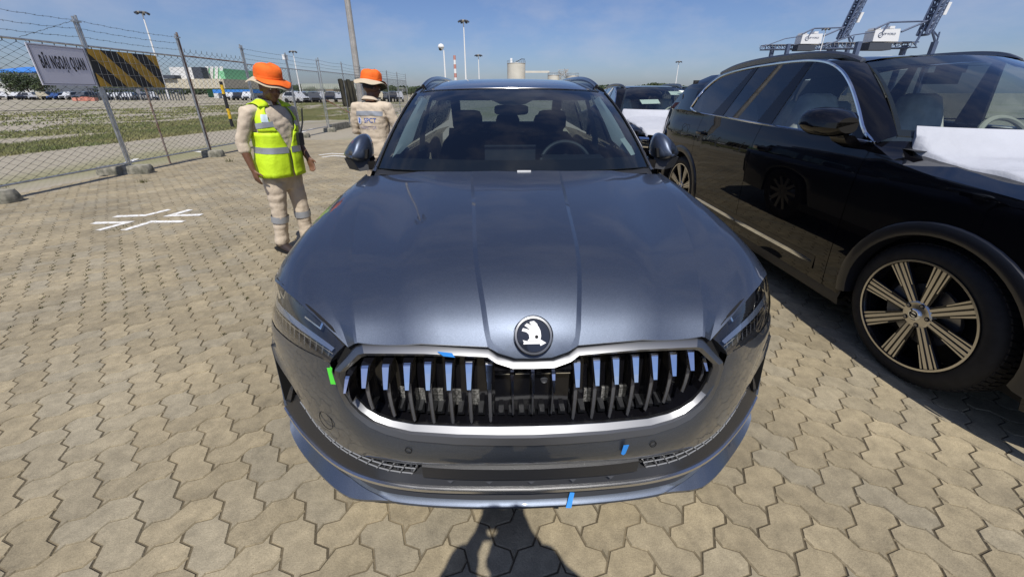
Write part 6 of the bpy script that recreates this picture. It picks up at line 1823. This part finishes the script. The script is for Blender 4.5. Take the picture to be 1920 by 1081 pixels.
def crane(dx_px, scale, Y, label, u_ref=1700):
    """ship-to-shore crane with raised boom; parts placed round its own base"""
    def pt(u, v): 
        p = at(u_ref + (u - 1700) * scale + dx_px, 90 + (v - 90) * scale + (1 - scale) * 10, Y); return p
    base = pt(1700, 90); root = empty('port_crane', (base.x, Y, -.05), 0, label, 'crane', 'container cranes beyond the black SUV')
    L = lambda u, v, dy=0: tuple(pt(u, v) - Vector((base.x, Y - dy, -.05)))
    b = MB(); lattice(b, L(1730, 66), L(1812, -100), 5, 2.2, 12, .62); lattice(b, L(1742, 58), L(1824, -100), 4, 1.2, 12, .30); b.build('boom', M['crane_blue'], root, smooth=False)
    b = MB(); lattice(b, L(1575, 82, 14), L(1756, 80, 14), 6, 3, 14, .4); b.build('girder', M['crane_blue'], root, smooth=False)
    b = MB(); b.tube([L(1640, 55), L(1668, 42), L(1735, 40)], .5, 6); b.tube([L(1668, 42), L(1655, 60)], .5, 6); b.tube([L(1690, 60), L(1742, 38)], .55, 6); b.tube([L(1742, 38), L(1755, 84)], .6, 6); b.tube([L(1742, 38), L(1715, 84)], .6, 6); b.tube([L(1735, 40), L(1760, 70)], .4, 6); b.tube([L(1540, 88), L(1600, 66), L(1640, 60)], .35, 6); b.tube([L(1755, 84), L(1762, 60)], .4, 6); b.build('apex_frame', M['crane_blue'], root, smooth=False)
    b = MB(); q = [L(1636, 78), L(1684, 78), L(1689, 54), L(1642, 56)]; b.prism(q, (0, 7, 0)); mh = b.build('machinery_house', M['crane_white'], root, smooth=False, recalc=True)
    b = MB(); b.prism([L(1640, 56), L(1652, 56), L(1652, 52), L(1642, 52)], (0, 5, 0)); b.prism([L(1668, 54), L(1678, 54), L(1679, 49), L(1670, 49)], (0, 5, 0)); b.build('roof_unit', M['crane_white'], root, smooth=False, recalc=True)['kind'] = 'stuff'
    b = MB(); b.prism([L(1768, 28), L(1774, 28), L(1786, 4), L(1780, 4)], (0, 1, 0)); b.build('boom_panel', M['crane_white'], root, smooth=False, recalc=True)
    b = MB(); b.prism([L(1628, 94), L(1670, 94), L(1672, 80), L(1632, 80)], (0, 6, 0)); b.build('trolley', M['wall_dark'], root, smooth=False, recalc=True)
    for u in (1600, 1740):
        t = L(u, 80); b = MB()
        for dy in (-4, 14): b.box((t[0], dy, t[2] / 2), (2.2, 2.2, t[2])); b.box((t[0], 5, t[2] * .62), (1.6, 18, 1.6))
        b.build('leg_frame', M['crane_blue'], root, smooth=False, recalc=True)
    tx = L(1666, 64); k = .0115 * Y * scale
    text_mesh('house_lettering', 'DP WORLD', 1.5 * scale * Y / 250, M['crane_blue'], root, (tx[0] + .6, tx[1] - .15, tx[2]), (PI / 2, 0, 0), .02, .9)
    b = MB(); e = L(1651, 66); rr_ = .95 * scale * Y / 250 * 1.3
    b.tube([(e[0] + rr_ * math.cos(a_), e[1] - .1, e[2] + rr_ * math.sin(a_)) for a_ in np.linspace(0, 2 * PI, 16, endpoint=False)], .18, 5, closed=True); b.tube([(e[0] - rr_ * .6, e[1] - .1, e[2] - rr_ * .2), (e[0] + rr_ * .6, e[1] - .1, e[2] + rr_ * .2)], .15, 4)
    b.build('house_emblem', M['crane_blue'], root, smooth=False)
    b = MB()
    for k in range(26):
        t = k / 25; u = 1560 + 190 * t
        b.tube([L(u, 82, 10), L(u, 76, 10)], .10, 3)
    b.tube([L(1575, 76, 10), L(1750, 76, 10)], .10, 3); b.build('walkway_rail', M['galv_pole'], root, smooth=False)['kind'] = 'stuff'
    return root
crane(0, 1.0, 250, 'nearer blue-grey container crane with raised boom and white machinery house')
crane(-148, .80, 315, 'farther blue-grey container crane with raised boom, left of the nearer one')
# ------------------------------------------------------------------ people (local frame: facing +y, own right side at +x)
def limb(b, pts, rad, sides=12):
    """tapering closed limb; rad entries are r or (r_side, r_depth)"""
    P = [Vector(p) for p in pts]; R = [r if hasattr(r, '__len__') else (r, r) for r in rad]
    d0 = (P[0] - P[1]).normalized(); d1 = (P[-1] - P[-2]).normalized()
    P2 = [P[0] + d0 * R[0][0] * .55] + P + [P[-1] + d1 * R[-1][0] * .55]
    R2 = [(R[0][0] * .6, R[0][1] * .6)] + R + [(R[-1][0] * .6, R[-1][1] * .6)]
    b.tube(P2, R2, sides, up=(0, 1, 0))
def ball(b, c, r, seg=14):
    rx, ry, rz = r; rows = []
    for i in range(1, 9):
        t = PI * i / 9; rows.append([(c[0] + rx * math.sin(t) * math.cos(a), c[1] + ry * math.sin(t) * math.sin(a), c[2] + rz * math.cos(t)) for a in np.linspace(0, 2 * PI, seg, endpoint=False)])
    b.grid(rows, cu=True, flip=True); b.ngon(rows[0]); b.ngon(rows[-1], flip=True)
def torso(b, secs, seg=20):
    """secs: (z, cx, cy, rx, ry)"""
    rows = []
    for z, cx, cy, rx, ry in secs:
        rows.append([(cx + rx * math.copysign(abs(math.cos(a)) ** .8, math.cos(a)), cy + ry * math.copysign(abs(math.sin(a)) ** .8, math.sin(a)), z) for a in np.linspace(0, 2 * PI, seg, endpoint=False)])
    b.grid(rows, cu=True); b.ngon(rows[0], flip=True); b.ngon(rows[-1])
TOR = [(.80, 0, 0, .155, .105), (.90, 0, .005, .165, .112), (1.0, 0, .012, .158, .112), (1.10, 0, .010, .163, .112), (1.20, 0, .005, .175, .116), (1.29, 0, 0, .178, .108), (1.36, 0, -.005, .150, .085), (1.40, 0, -.01, .085, .065)]
def hand(b, wrist, fdir, pdir, side, curl=.5, L=.165, fat=1.0):
    """palm and five separate fingers; fdir along the fingers, pdir out of the palm"""
    w = Vector(wrist); f = Vector(fdir).normalized(); p = (Vector(pdir) - f * Vector(pdir).dot(f)).normalized(); s = f.cross(p) * side
    b.tube([w - f * .01, w + f * .03, w + f * .075], [(.026, .018), (.036, .016), (.038, .013)], 10, up=tuple(p))
    for k, (o, ln) in enumerate(((.028, .062), (.010, .072), (-.009, .067), (-.026, .052))):
        q = w + f * .072 + s * o; pts = [q - f * .02, q]; d = f.copy(); 
        for j in range(3):
            d = (d + p * curl * (.55 + .1 * k)).normalized(); q = q + d * ln / 3; pts.append(q)
        b.tube(pts, [.0095 * fat, .0092 * fat, .0088 * fat, .0082 * fat, .0068 * fat], 7, up=tuple(s))
    q = w + f * .02 + s * .030; d = (f * .6 + s * .75 + p * .35).normalized(); pts = [w + f * .01, q]
    for j in range(3): q = q + d * .022; d = (d + f * .25 + p * .25 * curl).normalized(); pts.append(q)
    b.tube(pts, [.014 * fat, .0125 * fat, .011 * fat, .0105 * fat, .008 * fat], 7, up=tuple(p))
def head(b, c, yaw, pitch):
    """c = centre of the skull; returns the frame used"""
    Rm = Matrix.Rotation(yaw, 3, 'Z') @ Matrix.Rotation(pitch, 3, 'X')
    h = MB()
    ball(h, (0, -.008, .02), (.076, .094, .092)); ball(h, (0, .022, -.045), (.060, .072, .060)); ball(h, (0, .045, -.085), (.036, .040, .030))
    ball(h, (0, .078, .022), (.058, .020, .014)); ball(h, (.030, .070, -.028), (.024, .020, .020)); ball(h, (-.030, .070, -.028), (.024, .020, .020))
    h.tube([(0, .086, .012), (0, .098, -.012), (0, .106, -.030)], [.010, .012, .015], 8); ball(h, (.013, .095, -.034), (.009, .010, .008)); ball(h, (-.013, .095, -.034), (.009, .010, .008))
    ball(h, (0, .086, -.062), (.022, .009, .006)); ball(h, (0, .084, -.074), (.019, .010, .007))
    for s in (-1, 1): ball(h, (s * .078, -.005, -.010), (.010, .020, .032))
    b.add([Vector(c) + Rm @ Vector(v) for v in h.v], h.f)
    return Rm, Vector(c)
def bucket_hat(parent, Rm, c, visor=True, dark_under=False):
    """floppy orange crown, khaki brim with a wavy edge"""
    T = lambda v: c + Rm @ Vector(v)
    b = MB(); rows = []
    for r_, z, sq in ((.104, .040, 0), (.107, .065, .2), (.107, .100, .5), (.101, .130, .8), (.082, .150, 1), (.042, .157, 1), (.008, .154, 1)):
        rows.append([T(((r_ + .006 * sq * math.sin(a * 3 + 1) + .0035 * math.sin(a * 9)) * math.cos(a), -.008 + (r_ * 1.12 + .006 * sq * math.cos(a * 2)) * math.sin(a), z + .008 * sq * math.sin(a * 2 + .7) + .006 * sq * mnoise.noise(Vector((math.cos(a) * 3, math.sin(a) * 3, z * 30))))) for a in np.linspace(0, 2 * PI, 36, endpoint=False)])
    b.grid(rows, cu=True); b.ngon(rows[-1]); hat = b.build('hat', M['orange'], parent, angle=80)
    b = MB(); b.grid([[T(((.1075 + .002 * k) * math.cos(a), -.008 + (.1205 + .002 * k) * math.sin(a), z)) for a in np.linspace(0, 2 * PI, 36, endpoint=False)] for k, z in ((0, .040), (1, .048), (1, .060), (0, .068))], cu=True); b.build('hat_band', M['orange'], hat)
    def brim(r0, r1, drop, a0, a1, n, off, m, name, th=.004):
        b = MB(); top = []
        for k in np.linspace(0, 1, 7):
            row = []
            for a in np.linspace(a0, a1, n):
                wave = .020 * math.sin(a * 2 + .6) + .010 * math.sin(a * 5)
                r_ = r0 + (r1 - r0) * k
                row.append((r_ * math.cos(a), -.008 + r_ * 1.10 * math.sin(a), .045 + off - drop * k ** 1.2 + wave * k))
            top.append(row)
        b.m = 0; b.grid([[T(p) for p in r_] for r_ in top])
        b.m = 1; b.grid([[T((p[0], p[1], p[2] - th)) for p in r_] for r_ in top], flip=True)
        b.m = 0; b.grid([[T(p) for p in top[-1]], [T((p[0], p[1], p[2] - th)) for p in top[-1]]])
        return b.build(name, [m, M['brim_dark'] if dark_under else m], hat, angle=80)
    brim(.103, .172, .046, 0, 2 * PI, 49, 0, M['khaki_brim'], 'hat_brim')
    if visor: brim(.104, .168, .028, PI * .14, PI * .86, 22, .006, M['orange'], 'visor')
    return hat
def eyes(parent, Rm, c):
    for s in (-1, 1):
        b = MB(); q = c + Rm @ Vector((s * .030, .078, .002)); ball(b, q, (.010, .010, .0075), 10); e = b.build('eye', M['eye'], parent)
    b = MB()
    for s in (-1, 1): q = c + Rm @ Vector((s * .030, .086, .002)); ball(b, q, (.0045, .004, .0045), 8)
    b.build('pupil', M['hair'], e)
def hair(parent, Rm, c):
    b = MB(); rows = []
    for t in np.linspace(.15, 2.0, 8):
        rows.append([c + Rm @ Vector((.0795 * math.sin(t) * math.cos(a), -.013 + .097 * math.sin(t) * math.sin(a) - (.012 if math.sin(a) > 0 and t > 1.2 else 0), .022 + .094 * math.cos(t))) for a in np.linspace(PI * .92, 2.08 * PI, 18)])
    b.grid(rows); return b.build('hair', M['hair'], parent)
def make_person(loc, rz, label, arms, hd, stance, cloth='khaki', hat=True, sleeve=.6, dark_under=False, k=1.0, trousers='khaki', dark=False):
    """arms: {side: (shoulder, elbow, wrist, fdir, pdir, curl)}; hd: (centre, yaw, pitch); stance: {side: (hip, knee, ankle, toe_dir)}"""
    root = empty('person', loc, rz, label, 'person', scale=k)
    body = MB()
    torso(body, TOR)
    limb(body, [(0, -.005, 1.36), (0, .01, 1.44), (hd[0][0] * .8, hd[0][1] * .7, hd[0][2] - .05)], [.068, .055, .054])
    Rm, c = head(body, *hd)
    sh, tr = MB(), MB()
    torso(sh, [(z, cx, cy, rx + .014, ry + .016) for z, cx, cy, rx, ry in TOR])
    torso(tr, [(.62, 0, 0, .10, .08), (.74, 0, -.005, .165, .118), (.84, 0, 0, .168, .118), (.93, 0, .005, .172, .120), (.97, 0, .006, .168, .117)])
    for s, (S, E, Wt, fd_, pd_, curl) in arms.items():
        S, E, Wt = Vector(S), Vector(E), Vector(Wt)
        limb(body, [(S.x * .55, S.y, S.z + .0), S, S.lerp(E, .4), E, E.lerp(Wt, .35), Wt], [.052, .054, .047, .038, .038, .025])
        hand(body, Wt, fd_, pd_, s, curl)
        end = E.lerp(Wt, sleeve)
        limb(sh, [(S.x * .5, S.y, S.z + .015), S + Vector((0, 0, .004)), S.lerp(E, .35), S.lerp(E, .75), E, E.lerp(end, .6), end], [.058, .066, .061, .056, .054, .053, .051])
    for s, (H, K, A, td) in stance.items():
        H, K, A = Vector(H), Vector(K), Vector(A); td = Vector(td).normalized()
        limb(body, [H, H.lerp(K, .4), K, K.lerp(A, .3), A, A - Vector((0, 0, .03))], [.088, .078, .055, .055, .036, .034])
        limb(tr, [H + Vector((0, 0, .02)), H.lerp(K, .35), H.lerp(K, .8), K, K.lerp(A, .25), K.lerp(A, .7), A + Vector((0, 0, .005))], [.098, .094, .077, .071, .072, .066, .071])
        f = MB(); a0 = A - td * .075; 
        f.tube([a0 + Vector((0, 0, -A.z + .045)), A + Vector((0, 0, -A.z + .055)), A + td * .08 + Vector((0, 0, -A.z + .042)), A + td * .165 + Vector((0, 0, -A.z + .030)), A + td * .195 + Vector((0, 0, -A.z + .026))], [(.030, .038), (.041, .050), (.046, .036), (.042, .026), (.024, .018)], 12)
        f.tube([A + Vector((0, 0, -A.z + .06)), A + Vector((0, 0, -A.z + .11))], [.043, .040], 12)
        limb(body, [A - Vector((0, 0, .02)), A + td * .05 + Vector((0, 0, -A.z + .035)), A + td * .15 + Vector((0, 0, -A.z + .028))], [.03, .03, .024])
        sp = remesh(f, 'shoe', M['shoe'], .009, root, 3)
        so = MB(); so.prism([tuple(A + td * l + td.cross(Vector((0, 0, 1))) * w + Vector((0, 0, -A.z))) for l, w in ((-.105, .03), (-.06, .043), (.10, .050), (.17, .042), (.205, .0), (.17, -.042), (.10, -.050), (-.06, -.043), (-.105, -.03))], (0, 0, .02)); so.build('sole', M['gap'], sp, smooth=False)
    remesh(body, 'body', M['skin'], .0085, root, 4)
    cm = M['dark_cloth'] if dark else M[cloth]
    so = remesh(sh, 'shirt', cm, .011, root, 5, .0075, 11, True)
    to = remesh(tr, 'trousers', M['dark_cloth'] if dark else M[trousers], .011, root, 5, .0068, 10, True)
    hair(root, Rm, c)
    eyes(root, Rm, c)
    if hat: bucket_hat(root, Rm, c + Rm @ Vector((0, -.004, .034)), True, dark_under)
    # shirt collar
    b = MB(); R = []
    for a in np.linspace(PI / 2 + .35, 2.5 * PI - .35, 22):
        R.append([(.074 * math.cos(a), -.006 + .072 * math.sin(a), 1.412 + .018 * (1 - math.sin(a)) * .5), (.080 * math.cos(a), -.006 + .078 * math.sin(a), 1.452 - .02 * math.sin(a)), (.100 * math.cos(a), -.006 + .098 * math.sin(a), 1.420 - .022 * math.sin(a))])
    b.grid(R); b.build('collar', cm, so, angle=80)
    return root, so, to, Rm, c
ST = {1: ((.092, 0, .80), (.105, .015, .44), (.110, -.02, .085), (.15, 1, 0)), -1: ((-.092, 0, .80), (-.115, .05, .44), (-.125, .06, .085), (-.2, 1, 0))}

# --- worker in the yellow vest
w1, s1, t1_, Rm1, c1 = make_person((-2.295, 3.70, 0), math.radians(-110), 'worker in yellow reflective vest and orange bucket hat walking beside the grey car',
    {1: ((.222, -.01, 1.335), (.275, -.075, 1.075), (.265, -.01, .84), (-.02, .22, -1), (-1, .1, .1), .32), -1: ((-.205, .0, 1.335), (-.235, -.02, 1.08), (-.215, .14, .90), (-.02, .40, -1), (1, .25, .1), .35)},
    ((.0, .045, 1.545), math.radians(-14), math.radians(-10)), ST, sleeve=.30, k=1.005)
# he leans a little towards the car
w1.rotation_euler = (Matrix.Rotation(math.radians(2.9), 3, 'Y') @ Matrix.Rotation(math.radians(-110), 3, 'Z')).to_euler()
def tor_at(z, grow):
    zs = [t[0] for t in TOR]; return [float(np.interp(z, zs, [t[i] for t in TOR])) + g for i, g in ((1, 0), (2, 0), (3, grow), (4, grow))]
def vpt(a, z, grow):
    cx, cy, rx, ry = tor_at(z, grow); ca, sa = math.cos(a), math.sin(a)
    wob = .006 * mnoise.noise(Vector((ca * 4, sa * 4, z * 9))) + .004 * mnoise.noise(Vector((ca * 9, sa * 9, z * 14)))
    fl = .03 * max(0, (1.0 - z)) / .25
    return (cx + (rx + wob + fl) * math.copysign(abs(ca) ** .8, ca), cy + (ry + wob + fl) * math.copysign(abs(sa) ** .8, sa), z)
G = .034
b = MB()
A0, A1 = PI / 2 + .03, 2.5 * PI - .02            # open at the front
zsl = np.linspace(.765, 1.17, 12)
def gap(z): return max(0, z - 1.03) * 1.9
b.grid([[vpt(a, z, G) for a in np.linspace(A0 + gap(z), A1 - gap(z), 56)] for z in zsl])
def upper(a0, a1, a0t, a1t, n, ztop=1.405):
    rows = []
    for t in np.linspace(0, 1, 9):
        z = 1.17 + (ztop - 1.17) * t; rows.append([vpt(a, z, G * (1 - .25 * t)) for a in np.linspace(a0 + (a0t - a0) * t ** .7, a1 + (a1t - a1) * t ** .7, n)])
    return rows
b.grid(upper(PI * 1.0 + .30, 2 * PI - .30, PI * 1.0 + .36, 2 * PI - .36, 20))                # back
b.grid(upper(A0 + gap(1.17), PI * 1.0 - .28, PI / 2 + .80, PI * 1.0 - .18, 12))                          # front, his left
b.grid(upper(2 * PI + .28, A1 - gap(1.17), 2 * PI + .18, 2.5 * PI - .80, 12))                            # front, his right
for sg in (-1, 1):                                                                         # shoulder straps
    R = []
    for a in np.linspace(0, PI, 8):
        R.append([(sg * x, -.005 + math.cos(a) * .078, 1.385 + math.sin(a) * (.062 if x < .12 else .03) - .0) for x in (.062, .10, .145, .165)])
    b.grid(R)
vest = b.build('safety_vest', M['hivis'], w1, angle=80)
sol = vest.modifiers.new('thick', 'SOLIDIFY'); sol.thickness = .004; sol.offset = 1
for z0, z1 in ((.985, 1.040),):
    b = MB(); b.grid([[vpt(a, z, G + .0062) for a in np.linspace(A0 + .02, A1 - .02, 56)] for z in np.linspace(z0, z1, 4)]); b.build('reflective_band', M['reflective'], vest, angle=80)
for a0, a1 in ((A0 + .42, PI - .22), (2 * PI + .22, A1 - .42)):
    b = MB(); b.grid([[vpt(a, z + .03 * abs(math.sin(a)), G + .0062) for a in np.linspace(a0, a1, 12)] for z in np.linspace(1.195, 1.240, 4)]); b.build('reflective_band', M['reflective'], vest, angle=80)
b = MB(); b.grid([[vpt(a, z, G + .0062) for a in np.linspace(PI + .4, 2 * PI - .4, 16)] for z in np.linspace(1.21, 1.26, 4)]); b.build('reflective_band', M['reflective'], vest, angle=80)
b = MB(); b.grid([[vpt(a, z, G + .006) for a in np.linspace(2 * PI + .62, 2 * PI + .95, 6)] for z in np.linspace(1.262, 1.325, 4)]); b.build('pocket_print', mat('pale_print', (.55, .66, .72), .6), vest, angle=80)
for s in (1, -1):                                      # bands round the trouser legs
    H, K, A, td = ST[s]; K, A = Vector(K), Vector(A)
    p0, p1 = K.lerp(A, .18), K.lerp(A, .36)
    b = MB(); b.tube([p0, p0.lerp(p1, .5), p1], [.0775, .078, .0765], 18, cap=False); b.build('reflective_band', M['reflective'], t1_)
rd = MB(); rd.box((-.125, .170, 1.10), (.055, .032, .115)); rd.tube([(-.14, .172, 1.155), (-.165, .185, 1.25), (-.175, .19, 1.375)], [.008, .007, .006], 8)
o = rd.build('radio', M['black_plastic'], smooth=False); o.location = w1.location; o.rotation_euler = w1.rotation_euler; o.scale = w1.scale; tag(o, 'black hand radio with long antenna clipped to the yellow vest', 'radio')

# --- inspector seen from behind
w2, s2, t2_, Rm2, c2 = make_person((-1.645, 4.72, 0), math.radians(-14), 'worker in khaki inspector coverall and orange hat seen from behind at the left mirror',
    {1: ((.218, -.01, 1.345), (.300, .03, 1.085), (.165, .23, 1.02), (-.8, .5, .15), (-.1, .3, -1), .5), -1: ((-.212, .0, 1.345), (-.275, .02, 1.08), (-.16, .23, 1.02), (.8, .5, .1), (.1, .2, 1), .5)},
    ((.012, .035, 1.555), math.radians(-30), math.radians(-12)), ST, sleeve=.85, dark_under=True, k=1.0)
from mathutils.bvhtree import BVHTree
_bv = BVHTree.FromPolygons([v.co.copy() for v in s2.data.vertices], [tuple(q.vertices) for q in s2.data.polygons])
def back_pt(x, z, off):
    # straight onto the cloth of the shirt's back, a little proud of it
    h = _bv.ray_cast(Vector((x, -1, z)), Vector((0, 1, 0)))
    return (x, (h[0].y if h[0] else -.12) - (off - .009), z)
b = MB(); R = []
for z in np.linspace(1.262, 1.312, 4):
    R.append([back_pt(x, z - .25 * x * x, .0125) for x in np.linspace(-.175, .175, 30)])
b.grid(R, flip=True); b.build('reflective_band', M['reflective'], s2, angle=80)
def wrap_text(o, zc, off=.011):
    for v in o.data.vertices:
        x, yv = v.co.x, v.co.y; q = back_pt(x, zc + yv, off); v.co = (q[0], q[1] - v.co.z, q[2])
    o.location = (0, 0, 0); o.rotation_euler = (0, 0, 0); o.scale = (1, 1, 1)
tx = text_mesh('back_lettering', 'SPCT', .072, M['print_blue'], s2, extrude=.0008)
for v in tx.data.vertices: v.co.x = v.co.x * .95 + .035
wrap_text(tx, 1.205)
tx = text_mesh('back_lettering', 'INSPECTOR', .048, M['print_grey'], s2, extrude=.0008)
for v in tx.data.vertices: v.co.x *= .80
wrap_text(tx, 1.125)
b = MB()
pts = [back_pt(-.105 + px * .9, 1.205 + pz, .013) for px, pz in ((-.012, .030), (.002, .034), (.020, .008), (.004, .004), (.012, -.002), (-.004, -.034), (-.020, -.010), (-.006, -.004))]
b.prism(pts, (0, -.001, 0))
b.build('back_emblem', M['print_blue'], s2, smooth=False)
b = MB(); b.prism([back_pt(-.105 + .030 * math.cos(a), 1.205 + .040 * math.sin(a), .0118) for a in np.linspace(0, 2 * PI, 20, endpoint=False)], (0, -.0006, 0)); b.build('emblem_ground', mat('emblem_ground', (.62, .66, .78), .7), s2, smooth=False)

# --- the photographer, who stands behind the camera and throws the shadow in front of the bumper
ph, s3, t3_, Rm3, c3 = make_person((.085, -.205, 0), 0, 'person in dark clothes raising a phone, present as the shadow before the bumper',
    {1: ((.205, .02, 1.345), (.275, .04, 1.13), (.058, .150, 1.455), (-.35, .35, .9), (-1, .3, 0), .62), -1: ((-.205, .02, 1.345), (-.32, .03, 1.12), (-.125, .150, 1.455), (.35, .35, .9), (1, .3, 0), .62)},
    ((0, .0, 1.58), 0, math.radians(-4)), ST, hat=False, sleeve=.8, dark=True)
b = MB(); b.box((0, 0, 0), (.164, .0085, .078), rx=-PITCH); o = b.build('phone', M['gloss_black']); o.location = (.052, -.020, 1.500); tag(o, 'black phone held level in two raised hands, shown by its shadow', 'phone')
# ------------------------------------------------------------------ tapes left on the grey SUV
tape('tape_strip', [(-.558, .083, .795), (-.574, .086, .795), (-.572, .084, .740), (-.556, .080, .742), (-.563, .083, .803)][::-1], M['tape_green'], 'bright green tape strip under the left headlamp of the grey SUV', (0, -.018, 0))
tape('tape_strip', [(-.262, .068, .852), (-.222, .064, .849), (-.214, .060, .838), (-.246, .064, .840)], M['tape_blue'], 'blue tape strip across the top bar of the chrome grille', (0, -.012, 0))
tape('tape_strip', [(.268, .016, .545), (.284, .016, .547), (.277, .016, .512), (.271, .016, .506), (.264, .016, .512)], M['tape_blue'], 'blue tape strip on the bumper below the grille frame', (0, -.012, 0))
tape('tape_strip', [(.135, .068, .272), (.150, .068, .268), (.136, .040, .236), (.118, .040, .238)], M['tape_blue'], 'blue tape strip folded over the edge of the front lip', (0, -.010, .002))
